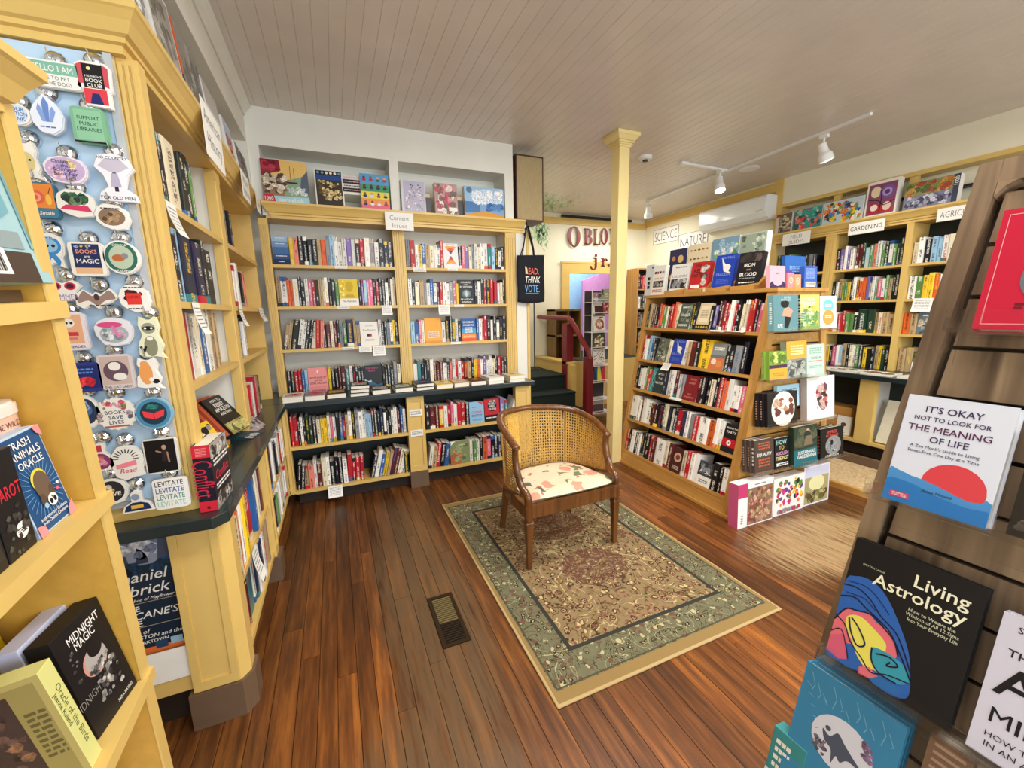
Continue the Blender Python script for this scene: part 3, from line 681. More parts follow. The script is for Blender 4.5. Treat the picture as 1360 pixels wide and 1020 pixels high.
for a, b, c_, e_ in ((-.622, -.596, .16, .86), (-.497, -.471, .16, .86), (-.596, -.497, .16, .20), (-.596, -.497, .82, .86)): m.box(a, b, 1.752, 1.76, c_, e_)
part('pilaster_moulding', m, YEL, lf)
part('base_block', MB(O).prism([(-.64, 1.745), (-.462, 1.745), (-.425, 1.795), (-.425, 1.88), (-.64, 1.88)], 'z', 0, .155), BROWN, lf)
part('lower_pilaster', panelled(.11, .07, .71), YEL, lf, M=FL(-.44, 2.68, .154))
part('base_block', MB(O).box(-.54, -.42, 2.665, 2.805, 0, .154), BROWN, lf)
for z in (.50, .19):
    for a, b in ((1.87, 2.68), (2.79, 3.69)): part('lower_shelf', MB(O).box(-.78, -.452, a, b, z - .026, z), YELD, lf)
part('lower_divider', MB(O).box(-.78, -.51, 2.70, 2.77, .12, .865), YELD, lf)
part('lower_corner_panel', MB(O).box(-.78, -.456, 3.69, 3.71, .12, .865), YELD, lf)
part('toe_kick', MB(O).box(-.54, -.52, 1.88, 3.70, 0, .164), mat('dark_toe_kick', 0x2A1C12, .6), lf)
# ---- worktop running around the corner
wt = MB(); L_ = [(-1.15, 1.66), (-.45, 1.645), (-.41, 1.69), (-.41, 3.645), (1.795, 3.645), (1.795, 3.998), (-.42, 3.998), (-.522, 3.93), (-.522, 1.738), (-1.15, 1.738)]
L2 = [(-1.15, 1.66), (-.45, 1.645), (-.41, 1.69), (-.41, 3.645), (1.795, 3.645), (1.795, 4.255), (-.81, 4.255), (-.81, 1.742), (-1.15, 1.742)]
wt.prism([(-.81, 1.66), (-.45, 1.645), (-.41, 1.69), (-.41, 3.645), (-.81, 3.645)], 'z', .866, .91).box(-.81, 1.795, 3.645, 3.998, .866, .91).box(-.81, 1.764, 3.998, 4.255, .866, .91).box(-1.15, -.81, 1.66, 1.742, .866, .91)
tag(wt.build('worktop', TOPM, bevel=.004), 'dark green painted worktop running around the corner below the yellow shelves', 'worktop')

# ------------------------------------------------------------------ right bookcase (garden books)
rg = thing('built_in_bookcase', 'yellow built-in bookcase with garden books along the right wall', 'bookcase', (5.3, 2.6, 0)); O = T(-5.3, -2.6, 0)
FR = lambda x, y, z: frame((x, y, z), (0, -1, 0), (1, 0, 0), (0, 0, 1))
part('back_panel', MB(O).box(5.59, 5.61, 1.2, 3.8, .9, 2.4), DARK, rg)
for y, w in ((3.80, .07), (3.135, .11)): part('pilaster', fluted(w, .05, 1.47), YEL, rg, M=T(-5.3, -2.6, 0) @ FR(5.30, y, .906))
for y in (2.395, 1.7): part('divider', MB(O).box(5.30, 5.59, y - .055, y, .906, 2.377), YEL, rg)
part('inner_divider', MB(O).box(5.35, 5.59, 3.06, 3.10, .906, 2.377), YELD, rg)
for z in (1.985, 1.64, 1.29):
    for a, b in ((3.135, 3.74), (2.395, 3.03), (1.7, 2.34)): part('shelf', MB(O).box(5.305, 5.59, a, b, z - .024, z), YELD, rg)
part('head_board', MB(O).box(5.30, 5.6, 1.2, 3.80, 2.380, 2.40), YELD, rg)
cm = MB(O); cm.add([(5.235 + y, 3.86 - y, z + 2.377) for y, z in CORN] + [(5.235 + y, 1.2, z + 2.377) for y, z in CORN], [tuple(range(n)), tuple(range(n, 2 * n))] + [(i, i + n, (i + 1) % n + n, (i + 1) % n) for i in range(n)])
part('cornice', cm, YEL, rg)
part('top_board', MB(O).box(5.33, 5.61, 1.2, 3.79, 2.40, 2.4955), WHITE, rg)
for y in (3.19, 2.50): part('niche_post', MB(O).box(5.46, 5.50, y - .07, y, 2.4955, 2.845), YEL, rg)
part('niche_shelf', MB(O).box(5.52, 5.61, 1.2, 3.79, 2.66, 2.68), DARK, rg)
part('counter_board', MB(O).box(4.80, 5.59, 1.2, 3.8, .86, .905), TOPM, rg)
part('lower_back_panel', MB(O).box(5.2, 5.22, 1.2, 3.8, .05, .86), DARK, rg)
part('lower_pilaster', MB(O).box(4.86, 4.92, 2.26, 2.40, .22, .86), YEL, rg)
part('lower_divider', MB(O).box(4.92, 5.2, 2.30, 2.34, .22, .86), OFFW, rg)
part('lower_shelf', MB(O).box(4.86, 5.2, 1.2, 3.8, .19, .22), YELD, rg)
part('toe_kick', MB(O).box(4.95, 4.97, 1.2, 3.8, .05, .19), mat('dark_toe_kick', 0x2A1C12, .6), rg)
part('base_rail', MB(O).box(4.62, 4.66, 1.2, 3.8, .05, .13), BROWN, rg)
RUGP = mat('beige_patterned_carpet', 0xC0A57C, .95, noise=.28, scale=38, bump=.3)
pl_ = thing('low_platform', 'low oak edged platform with beige patterned carpet before the garden bookcase', 'platform', (4.3, 2.2, 0))
MB(T(-4.3, -2.2, 0)).box(3.96, 4.0, 1.2, 3.2, 0, .05).build('edge_board', OAKY, pl_); MB(T(-4.3, -2.2, 0)).box(4.0, 4.66, 1.2, 3.2, 0, .048).build('carpet', RUGP, pl_)
# ------------------------------------------------------------------ oak A-frame display (science shelf side, slatted end)
MS = T(2.64, 2.04, 0) @ RZ(math.radians(-1.3))
sc = thing('sloped_book_display', 'oak sloped display with five book shelves and a slatted end, beside the post', 'display shelf', M=MS)
LN = 1.40
def xl(z): return .18 * z
def xr(z): return 1.15 - .18 * z
TL_ = math.atan(.18); ci, si = math.cos(TL_), math.sin(TL_)
def FS(y, z, inn=0.0):   # frame on the sloping front: x along the shelf towards the viewer's right
    return frame((xl(z) + ci * inn, y, z - si * inn), (0, -1, 0), (ci, 0, -si), (si, 0, ci))
def slant(mb, y0, y1, z0, z1, a, b, mi=0):
    """board between offsets a..b from the sloping edge (left edge), in XZ, spanning y"""
    return mb.prism([(xl(z0) + a, z0), (xl(z0) + b, z0), (xl(z1) + b, z1), (xl(z1) + a, z1)], 'y', y0, y1, mi)
part('corner_stile', slant(MB(), 0, .075, 0, 1.70, 0, .062), OAK, sc)
m = MB(); m.prism([(xr(0) - .062, 0), (xr(0), 0), (xr(1.7), 1.70), (xr(1.7) - .062, 1.70)], 'y', 0, .075); part('corner_stile', m, OAK, sc)
part('end_stile', slant(MB(), LN - .04, LN, 0, 1.70, 0, .30), OAK, sc)
part('top_board', MB().box(xl(1.7) - .012, xr(1.7) + .012, -.012, LN + .01, 1.70, 1.728), OAKY, sc)
part('end_rail', MB().box(xl(1.66) + .062, xr(1.66) - .062, 0.004, .03, 1.66, 1.70), OAKY, sc)
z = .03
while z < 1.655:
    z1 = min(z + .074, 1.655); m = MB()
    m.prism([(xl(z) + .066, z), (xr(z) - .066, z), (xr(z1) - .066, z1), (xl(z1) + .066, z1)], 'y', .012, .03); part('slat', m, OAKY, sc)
    if z1 < 1.6: m = MB(); m.prism([(xl(z1) + .066, z1 + .0005), (xr(z1) - .066, z1 + .0005), (xr(z1) - .066, z1 + .0115), (xl(z1) + .066, z1 + .0115)], 'y', .016, .0295); part('groove_shade', m, mat('dark_groove', 0x22160A, .8), sc)  # dark strip in each gap stands in for the shade of a deep slot
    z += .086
part('groove_backing', MB().prism([(.07, .02), (1.08, .02), (xr(1.68) - .066, 1.68), (xl(1.68) + .066, 1.68)], 'y', .03, .036), mat('dark_groove', 0x22160A, .8), sc)
part('back_panel', MB().prism([(.33, .0), (.345, 0), (xl(1.7) + .33 - .1, 1.70), (xl(1.7) + .315 - .1, 1.70)], 'y', .076, LN - .04), mat('dark_brown_backing', 0x2E2016, .7), sc)
part('base_board', MB().prism([(xl(.0) + .004, 0.02), (.03, .02), (xl(.12) + .03, .12), (xl(.12) + .004, .12)], 'y', .075, LN - .04), OAKY, sc)
part('base_moulding', MB().box(-.012, .02, .0, LN, 0, .022), OAKY, sc)
SHZ = (1.41, 1.09, .793, .475, .145)
for zz in SHZ:
    m = MB(FS(LN - .04, zz)); m.box(0, LN - .116, 0, .24, -.026, 0); part('shelf', m, OAKY, sc)
SROWS = ['K E K M K R O V W M R O C @cooler K K @map K U K M R R W R K C C R R K P', 'R W L B K @tiger C @falcon W E M K Y2.2 @cats K K G K', 'K W W V R @afton N W W M W G @lookup M K K C K R O W W W P',
         'W W W M W W K M K M K C K W N R N W G R1.4 W2 O W W @black_disc', 'R K W K W K K K R M W3.5 C M @maroon C R W W @villa K K W']
# ------------------------------------------------------------------ slatted display in the right foreground
A3 = math.radians(3); L12 = math.radians(12)
fu = Vector((math.sin(A3), -math.cos(A3), 0)); fb = Vector((math.cos(A3), math.sin(A3), 0)); fw = math.cos(L12) * Vector((0, 0, 1)) + math.sin(L12) * fb; fi = fw.cross(fu)
P0 = (.918, .332, 1.338)
MF = frame(P0, fu, fi, fw)
rk = thing('slatted_display_stand', 'brown plywood slatted display stand with a tapered edge, carrying face-out books', 'display stand', M=MF)
W0, W1 = -1.366, .50
def ul(w): return -.037 - .062 * (.497 - w)
def trap(mb, a, b, w0, w1, y0, y1): return mb.prism([(ul(w0) + a, w0), (ul(w0) + b, w0), (ul(w1) + b, w1), (ul(w1) + a, w1)], 'y', y0, y1)
part('edge_stile', trap(MB(), 0, .029, W0, W1, 0, .035), WALN, rk)
part('top_rail', MB().box(ul(.463) + .0292, .62, 0, .035, .463, W1), WALN, rk)
m = MB(); m.prism([(-.0095, .463), (-.0105, .44), (.0, .455), (.014, .463)], 'y', 0.0, .035); part('corner_fillet', m, WALN, rk)
w = W0 + .01
while w < .45:
    w1 = min(w + .079, .448); m = MB(); c0 = .040
    m.prism([(ul(w) + c0, w), (.62, w), (.62, w1), (ul(w1) + c0, w1)], 'y', .010, .03); part('slat', m, WALN, rk); w += .0862
part('groove_backing', MB().prism([(ul(W0) + .02, W0), (.62, W0), (.62, .46), (ul(.46) + .02, .46)], 'y', .031, .036), mat('dark_groove_brown', 0x2A1B12, .7), rk)
part('base_board', MB().box(ul(W0) + .03, .62, -.01, .01, W0, W0 + .06), WALN, rk)
def holder(w, u0, u1, depth, lip, par, nm='acrylic_holder'):
    m = MB(); m.box(u0, u1, -depth, .009, w - .004, w).box(u0, u1, -depth - .004, -depth, w - .004, w + lip).box(u0, u0 + .003, -depth, .009, w, w + lip * .6)
    m.box(u0, u1, .004, .009, w - .05, w - .004); return m.build(nm, ACR, par)
for w, u0, u1 in ((-.083, -.06, .20), (.213, -.01, .25), (-.402, -.07, .25), (-.75, -.12, .20)): holder(w, u0, u1, .062, .03, rk)
def FB(u, w, d=.05, lean=-3): return MF @ T(u, -d, w) @ RX(math.radians(lean))
cover_book('book', 'white book with a red sun over blue waves on the plywood stand', .124, .184, .028, FB(-.038, -.081), 'W' if False else 0xDCE2F2, [
    ('p', [(0, 0), (1, 0), (1, .20), (.72, .235), (.35, .25), (.1, .29), (0, .285)], 0x4E93D2), ('e', .64, .245, .30, .30, 0xD9454E), ('p', [(0, 0), (1, 0), (1, .19), (.8, .175), (.52, .23), (.3, .262), (.12, .262), (0, .245)], 0x4C90CF),
    ('p', [(0, 0), (1, 0), (1, .13), (.8, .12), (.5, .15), (.25, .20), (0, .19)], 0x2C78C0),
    ('t', "IT'S OKAY", .47, .885, .058, 0x3E2A58, .58), ('t', 'NOT TO LOOK FOR', .47, .80, .04, 0x3E2A58, .72), ('t', 'THE MEANING', .47, .71, .058, 0x5A2450, .80), ('t', 'OF LIFE', .5, .62, .055, 0x3E2A58, .42),
    ('t', "A Zen Monk's Guide to Living", .47, .545, .026, 0x43405E, .76), ('t', 'Stress-Free One Day at a Time', .47, .498, .026, 0x43405E, .78), ('t', 'Jikisai Minami', .52, .165, .026, 0x20305A, .36),
    ('r', .07, .045, .27, .095, 0xC93A6B), ('t', 'TUTTLE', .17, .07, .03, 'W', .16)], [('r', 0, 0, 1, 1, 0xB9CCE6)])
cover_book('book', 'tall black book Living Astrology with marbled blue, pink and yellow swirl', .165, .225, .02, FB(-.062, -.392), 'K', [
    ('p', [(0, .02), (.0, .60), (.08, .70), (.22, .72), (.36, .66), (.50, .52), (.62, .36), (.68, .20), (.70, .06), (.62, .01), (.5, .0), (.36, .03), (.2, .0), (.05, .0)], 0x2E63B4),
    ('p', [(0, .30), (.07, .42), (.16, .44), (.27, .47), (.34, .44), (.45, .42), (.55, .30), (.5, .24), (.3, .22), (.12, .16), (0, .16)], 0xE4707E), ('p', [(.10, .37), (.2, .42), (.32, .39), (.45, .33), (.48, .25), (.64, .22), (.67, .15), (.5, .12), (.4, .06), (.27, .12), (.2, .2), (.12, .28)], 0xEBE065),
    ('p', [(.36, .25), (.5, .27), (.64, .24), (.68, .16), (.6, .10), (.45, .10), (.38, .16)], 0x3A9CB4), ('p', [(0, .16), (.1, .22), (.16, .14), (.2, .06), (.12, .02), (0, .04)], 0xD9607C), ('p', [(.30, .05), (.42, .1), (.55, .08), (.66, .09), (.62, .02), (.45, .0)], 0x2A6CB0), ('p', [(.3, .06), (.38, .1), (.46, .07), (.4, .02), (.31, .01)], 0xE4707E),
    ('l', [(.0, .6), (.12, .62), (.25, .58), (.36, .5), (.5, .44), (.6, .33), (.69, .2)], .012, 0x161A38), ('l', [(0, .50), (.12, .54), (.24, .5), (.34, .47), (.46, .42), (.58, .3), (.69, .17)], .014, 0x161A38), ('l', [(0, .30), (.07, .42), (.16, .45), (.28, .475), (.38, .44), (.5, .38), (.56, .29)], .013, 0x161A38),
    ('l', [(0, .34), (.1, .3), (.18, .2), (.3, .13), (.4, .07), (.52, .12), (.68, .15)], .012, 0x161A38), ('l', [(.12, .37), (.16, .28), (.24, .2), (.3, .24), (.22, .33), (.14, .38)], .016, 0x1B2750), ('l', [(.36, .25), (.38, .16), (.46, .1), (.6, .1)], .014, 0x161A38), ('l', [(.40, .22), (.5, .25), (.58, .22), (.5, .18), (.52, .22)], .014, 0x161A38), ('l', [(.04, .55), (.2, .57), (.32, .52)], .008, 0x0E2A66), ('l', [(.03, .64), (.18, .66), (.3, .62), (.42, .54)], .008, 0x0E2A66), ('l', [(0, .2), (.08, .25), (.15, .16), (.2, .06)], .01, 0x161A38),
    ('t', 'Living', .92, .865, .092, 0xF2F1D6, .5, 'bold', 'r'), ('t', 'Astrology', .92, .752, .092, 0xF2F1D6, .78, 'bold', 'r'), ('t', 'BRITTEN LARUE', .21, .82, .014, 0xBFC3A8, .2), ('t', 'How to Weave the', .71, .65, .024, 0xCFD2B8, .34), ('t', 'Wisdom of All 12 Signs', .72, .615, .024, 0xCFD2B8, .38), ('t', 'Into Your Everyday Life', .73, .58, .024, 0xCFD2B8, .36)])
cover_book('book', 'red book with a dotted white border, high on the plywood stand', .15, .185, .03, FB(.018, .215), 0xC2183A, [
    ('r', .05, .04, .95, .046, 0xE9A7A9), ('r', .05, .95, .95, .956, 0xE9A7A9), ('r', .05, .04, .056, .956, 0xE9A7A9), ('t', 'HOW TO', .42, .84, .06, 'W', .3, 'reg'), ('t', 'FLOWER', .42, .74, .06, 'W', .3, 'reg'), ('e', .36, .42, .12, .2, 0x6A707A), ('l', [(.3, .3), (.4, .55), (.45, .4)], .03, 0x3A4048), ('lines', .25, .16, .8, .22, 2, 0x6A1020)])
cover_book('book', 'pale lavender book with large letters THE AGE OF MIRACLES at the frame edge', .16, .205, .022, FB(.121, -.392), 0xD6D4E6, [
    ('t', 'SHARON', .10, .92, .045, 0x25222E, .5, 'reg', 'l'), ('t', 'THE', .08, .75, .055, 0x25222E, .5, 'bold', 'l'), ('t', 'AGE', .06, .56, .22, 0x17151C, .9, 'bold', 'l'), ('t', 'MIRACLE', .07, .30, .11, 0x17151C, .9, 'bold', 'l'), ('t', 'HOW TO RECLAIM', .08, .16, .04, 0x25222E, .7, 'reg', 'l'), ('t', 'IN AN AGE OF', .09, .09, .04, 0x25222E, .6, 'reg', 'l')])
for k, (d, lab) in enumerate(((.012, 'rearmost'), (.026, 'third back'), (.040, 'second'))):
    cover_book('book', 'blue book, %s copy in the stack behind the moon cover' % lab, .147, .245, .012, FB(-.09 + .002 * k, -.675, d, -3), 0x3E8AB4, None, group='blue moon books')
cover_book('book', 'blue book with a white moon and dark bird, frontmost of the lowest stack', .149, .245, .013, FB(-.088, -.675, .055, -3), 0x3A84AE, [
    ('e', .52, .585, .31, .31, 0xD5D6E2), ('p', [(.32, .62), (.4, .60), (.47, .66), (.55, .62), (.66, .57), (.78, .52), (.62, .53), (.55, .48), (.5, .5), (.47, .43), (.44, .52), (.36, .55)], 0x4E5568), ('blobs', 3, 26, (0x6B6070, 0x8A7F8E, 0x5A5060), .24, .43, .42, .56, .04, 0), ('blobs', 5, 20, (0x6E5470, 0x8A7090), .68, .6, .82, .74, .04, 0), ('e', .37, .645, .03, .03, 0x4E5568)] +
    [('l', [(.08 + .08 * i, .95 - .05 * (i % 3)), (.14 + .08 * i, .87 - .04 * (i % 3)), (.12 + .08 * i, .82 - .03 * (i % 2))], .008, 0x78AECB) for i in range(11)] + [('l', [(.05 + .05 * i, .86 - .07 * i), (.12 + .04 * i, .84 - .06 * i)], .008, 0x78AECB) for i in range(6)])
pack_box('card_box', 'teal and white card box at the foot of the blue moon books', .06, .16, .03, FB(-.112, -.745, .052, 0), 0x3C8C90, [('r', 0, 0, 1, .45, 0xD8E6E6), ('lines', .15, .5, .6, .9, 4, 'W')])
cover_book('book', 'tan book with a carved wooden looking cover at the bottom frame edge', .17, .2, .025, FB(.085, -.612, .05, -3), 0x9A7E66, [('r', .0, 0, .28, 1, 0x7C604C), ('r', .28, 0, .30, 1, 0x4A3628), ('t', 'CA', .5, .86, .1, 0x6B4A36, .2, 'reg')] + [('r', .04, .03 + .06 * i, .24, .055 + .06 * i, 0xA58870) for i in range(16)])
cover_book('book', 'dark book with crackled grey cover at the right frame edge', .1, .15, .02, FB(.105, -.078, .05, -3), 0x2A2420, [('blobs', 8, 40, (0x4A4440, 0x6A625A, 0x1E1A18), .05, .05, .95, .4, .1, 0)])

# ------------------------------------------------------------------ yellow gift shelf in the left foreground
ML = frame((-.52, 1.2, 1.2), (0, .9981, .061), (-1, 0, 0), (0, -.061, .9981))
gs = thing('gift_shelf', 'yellow painted open shelf unit in the left foreground with card decks', 'shelf unit', M=ML)
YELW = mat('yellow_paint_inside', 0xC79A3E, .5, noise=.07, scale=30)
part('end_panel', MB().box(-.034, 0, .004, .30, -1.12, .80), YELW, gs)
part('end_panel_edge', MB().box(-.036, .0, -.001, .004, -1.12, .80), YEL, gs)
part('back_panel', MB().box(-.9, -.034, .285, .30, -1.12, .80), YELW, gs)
for b in (.44, .007, -.495, -.98): part('shelf', MB().box(-.9, .012, -.028, .285, b - .036, b) if False else MB().box(-.9, .003, -.010, -.001, b - .034, b).box(-.9, -.036, -.001, .285, b - .026, b), YEL, gs)
part('plinth', MB().box(-.9, 0, .03, .28, -1.13, -1.06), YEL, gs)
m = MB(); m.add([(-.9, -.055 + y, .75 + z) for y, z in CORN] + [(.012 - y, -.055 + y, .75 + z) for y, z in CORN], [tuple(range(n)), tuple(range(n, 2 * n))] + [(i, i + n, (i + 1) % n + n, (i + 1) % n) for i in range(n)])
part('cornice', m, YEL, gs)
m = MB(); m.add([(.012 - y, -.055 + y, .75 + z) for y, z in CORN] + [(.012 - y, .30, .75 + z) for y, z in CORN], [tuple(range(n)), tuple(range(n, 2 * n))] + [(i, i + n, (i + 1) % n + n, (i + 1) % n) for i in range(n)])
part('end_cornice', m, YEL, gs)
part('shelf_edge_screw', MB(T(-.245, -.0265, -.51)).lathe([(.005, 0), (.005, .004)], 8), BLACKM, gs) if False else None
def GB(a, b, inn, yaw=0, lean=0): return ML @ T(a, inn, b + .0008) @ RZ(math.radians(yaw)) @ RX(math.radians(-lean))
def rays(cx, cy, n, r0, r1, c): return [('l', [(cx + r0 * math.cos(2 * PI * i / n), cy + r0 * .7 * math.sin(2 * PI * i / n)), (cx + r1 * math.cos(2 * PI * i / n), cy + r1 * .7 * math.sin(2 * PI * i / n))], .012, c) for i in range(n)]
pack_box('card_deck_box', 'blue card deck box with an upside-down raccoon on rays', .114, .196, .045, GB(-.197, .007, .020, 0, 7), 0xB9CCE0, [
    ('r', .03, .02, .97, .98, 0x1F4E7E), ('p', [(.03, .98), (.03, .98), (.03, .98)], 0x1F4E7E)] + rays(.5, .42, 30, .26, .46, 0x6E9CC4) + [('t', 'TRASH', .42, .90, .075, 'W', .62), ('t', 'ANIMALS', .47, .80, .075, 'W', .78), ('t', 'ORACLE', .5, .70, .075, 'W', .62),
    ('e', .5, .50, .20, .2, 0xE6D24A), ('e', .52, .44, .2, .26, 0x6B5748), ('e', .40, .3, .07, .12, 0x5A483C), ('e', .66, .34, .07, .12, 0x5A483C), ('e', .60, .26, .12, .11, 'W'), ('e', .55, .25, .04, .05, 'K'), ('e', .65, .255, .04, .05, 'K'), ('e', .60, .29, .015, .02, 'K'), ('e', .40, .24, .05, .05, 'L'), ('e', .85, .38, .04, .03, 'W'), ('e', .80, .33, .04, .03, 'P'),
    ('t', 'Inspiration and Guidance', .5, .15, .035, 'W', .72), ('t', 'from Chaotic Creatures', .5, .105, .035, 'W', .68), ('p', [(.0, .0), (.2, .0), (.17, .08), (.09, .11), (0, .12)], 0xE58F92), ('p', [(.8, 0), (1, 0), (1, .14), (.9, .11), (.83, .07)], 0xE58F92), ('p', [(1, 1), (.82, 1), (.87, .93), (1, .88)], 0xE58F92)], [('r', 0, 0, 1, 1, 0x8FA4BE)])
pack_box('card_deck_box', 'black card box with red lettering and a white round seal beside the raccoon deck', .07, .19, .1, GB(-.275, .007, .02), 0x1B1A1C, [('t', 'TAROT', .5, .62, .13, 0xC9283A, .9), ('e', .62, .22, .22, .22, 'W'), ('lines', .46, .19, .78, .25, 3, 'K'), ('blobs', 6, 20, (0x3A3836, 0x4A4844), .02, .02, .98, .5, .14, 0)])
pack_box('card_deck_box', 'black card box standing left of the one with the white seal', .06, .18, .1, GB(-.34, .007, .02), 0x22211F, [('r', .1, .1, .9, .9, 0x33302C), ('t', 'ORACLE', .5, .5, .1, 0xC9283A, .8)])
def tin(label, a, b, txt):
    o = thing('rounded_tin', label, 'tin', M=GB(a, b, .13)); P_ = mat('salmon_tin', 0xE3B7A2, .35)
    sq = lambda v: math.copysign(abs(v) ** .45, v)
    pts = lambda k: [(.075 * k * sq(math.cos(2 * PI * i / 32)), .06 * k * sq(math.sin(2 * PI * i / 32))) for i in range(32)]
    MB().prism(pts(1), 'z', 0, .096).build('tin_body', P_, o); MB().prism(pts(1.03), 'z', .0965, .116).prism(pts(.97), 'z', .116, .121).build('lid', mat('pale_tin_lid', 0xE9DDD4, .3), o)
    a_ = MB(); art(a_, txt, .14, .096, T(-.07, -.0602, 0)); a_.build('lettering', PRINT, o)
tin('salmon tin under another like it on the gift shelf, lettered THE POCKET', -.122, .008, [('t', 'THE WILD', .6, .78, .12, 0x5A2A26, .7, 'reg'), ('t', 'POCKET', .6, .5, .22, 0x5A2A26, .7, 'reg')])
tin('salmon tin stacked on top of the other, lettered WILD ARE', -.122, .130, [('t', 'THE WILD', .6, .82, .12, 0x5A2A26, .6, 'reg'), ('t', 'UNKNOWN', .6, .6, .17, 0x5A2A26, .7, 'reg'), ('t', 'DECK AND GUIDE', .6, .38, .12, 0x5A2A26, .7, 'reg'), ('t', 'BY KIM', .6, .16, .13, 0x5A2A26, .5, 'reg')])
pack_box('card_deck_box', 'pale green lettered card box standing spine out on the lower gift shelf', .04, .257, .14, GB(-.246, -.495, .014, 0, 8), 0xD6D487, [('t', 'Oracle of the Birds', .62, .5, .055, 0x5E6A3A, 5.4, 'reg', 'c', -PI / 2), ('t', 'Jeanne Ruland', .25, .6, .04, 0x3A3A2A, 3, 'reg', 'c', -PI / 2)],
    [('r', .0, 0, 1, 1, 0xA79C62), ('r', .08, .05, .92, .95, 0x8E8450), ('r', .1, .1, .62, .9, 0x3A2E30), ('blobs', 11, 26, (0x5A4440, 0x2A2228, 0x7A5A44), .1, .1, .6, .9, .12, 0), ('lines', .68, .25, .9, .72, 9, 0x5A5434)])
pack_box('card_deck_box', 'black card deck box with a grey and rose crescent moon on the lower gift shelf', .138, .262, .045, GB(-.178, -.495, .030, -9, 8), 0x1A181A, [
    ('t', 'MIDNIGHT', .55, .88, .075, 0xE6E2DC, .66), ('t', 'MAGIC', .5, .80, .075, 0xE6E2DC, .42), ('e', .5, .56, .24, .24, 0xC58A7E), ('e', .53, .57, .22, .23, 0xA6A19B), ('e', .58, .66, .15, .15, 0x1A181A), ('blobs', 12, 60, (0x8F8A86, 0x5E5A58, 0xB4AFA8, 0x3A3838), .3, .16, .85, .55, .07, 0), ('blobs', 14, 14, (0x6A6664, 0x3A3838), .1, .5, .3, .8, .05, 0), ('t', 'MIDNIGHT', .16, .35, .07, 0x8E8A86, .6, 'thin', 'c', 0), ('t', 'SARA BAYLES', .72, .07, .03, 0xD6D0C8, .36)])
pack_box('card_deck_box', 'lavender card box with pale green lettering behind the crescent moon deck', .16, .258, .04, GB(-.168, -.495, .082, -7, 8), 0xC3C8E2, [('r', .72, .3, .95, .75, 0xB4D3C4), ('lines', .76, .35, .92, .7, 6, 0x7FA394)])
pack_box('card_deck_box', 'yellow tarot box with a red robed figure on the lower gift shelf', .12, .385, .04, GB(-.165, -.495, .185, 0, 6), 0xE8C92A, [('r', .03, .02, .97, .98, 0xF0D21E), ('p', [(.35, .42), (.72, .42), (.64, .78), (.46, .78)], 0xB8261E), ('e', .54, .82, .07, .08, 0xD8B08A), ('p', [(.45, .45), (.55, .45), (.55, .72), (.48, .72)], 'W'), ('blobs', 5, 16, (0x4A4A22, 0x7A6A20), .3, .3, .9, .42, .1, 0), ('l', [(.45, .84), (.3, .93)], .02, 'K')])
pack_box('card_deck_box', 'black card box with a red cover panel and ORACLE spine on the lower gift shelf', .10, .325, .035, GB(-.245, -.495, .140, 0, 7), 0x1E1518, [('r', .0, .0, .45, .8, 0xA81A26), ('e', .42, .5, .2, .2, 0xE0303A), ('t', 'ORACLE', .72, .62, .07, 0xD6CFC4, 3, 'reg', 'c', -PI / 2)])
pack_box('gift_box', 'white gift box with a black dot on the bottom gift shelf', .12, .25, .1, GB(-.20, -.98, .06, 0, 8), 0xE8E6E2, [('e', .25, .75, .12, .12, 'K'), ('lines', .45, .6, .9, .75, 2, 0x8A8A8A)])
pack_box('gift_box', 'dark grey gift box beside the white one on the bottom gift shelf', .06, .22, .1, GB(-.075, -.98, .08), 0x3A3632, [('r', .2, .3, .8, .7, 0x5A544C)])
cover_book('book', 'thin brown book lying flat on the top gift shelf under the teal box', .22, .022, .18, GB(-.27, .44, .03), 0x5A4632, None)
pack_box('game_box', 'pale teal game box with a barcode label leaning on the top gift shelf', .26, .255, .05, GB(-.272, .475, -.004, 0, 8), 0x9FC4CC, [('r', .0, 0, .86, .22, 0x4A3A30), ('r', .05, .06, .58, .24, 'W')] + [('r', .10 + .022 * i, .08, .10 + .022 * i + (.008 if i % 3 else .014), .2, 'K') for i in range(20)] + [('r', .0, .24, .8, .36, 0x8E9EA0), ('p', [(.6, .4), (.8, .5), (.78, .95), (.2, .99), (0, .9), (0, .45)], 0x6FA6B4), ('e', .3, .97, .22, .1, 'W'), ('r', .88, .25, .93, .9, 0x7FAFB8), ('p', [(.1, .5), (.4, .44), (.42, .5), (.12, .58)], 0x2E4A54)])
# ------------------------------------------------------------------ covers of the face-out books on the shelves
def C_(k, w, h, base, items, lab): COVERS[k] = (w, h, base, items, lab)
C_('ombre', .125, .235, 0x2F4F86, [('r', 0, .6, 1, .8, 0x6F93BE), ('r', 0, .8, 1, 1, 0x9DB9D4), ('r', 0, .35, 1, .6, 0x456DA3), ('r', 0, 0, 1, .18, 0x1A2F5C), ('lines', .2, .9, .8, .94, 1, 'W'), ('lines', .2, .7, .8, .74, 1, 'W'), ('lines', .15, .27, .85, .32, 1, 'W'), ('lines', .3, .08, .7, .12, 1, 'W')], 'face-out book in bands of deepening blue, top left shelf of the back bookcase')
C_('kab', .165, .235, 0xE4C62E, [('r', 0, 0, 1, .27, 'W'), ('e', .55, .72, .2, .3, 0xC9A81E), ('p', [(.25, .3), (.85, .3), (.72, .42), (.38, .42)], 0xC2A024), ('blobs', 2, 16, (0xF2E58A, 0xD9B820), .02, .35, .3, .98, .12, 0), ('t', 'The Kabuliet', .5, .17, .07, 'K', .8)], 'face-out yellow book The Kabuliet with a portrait in yellow tones')
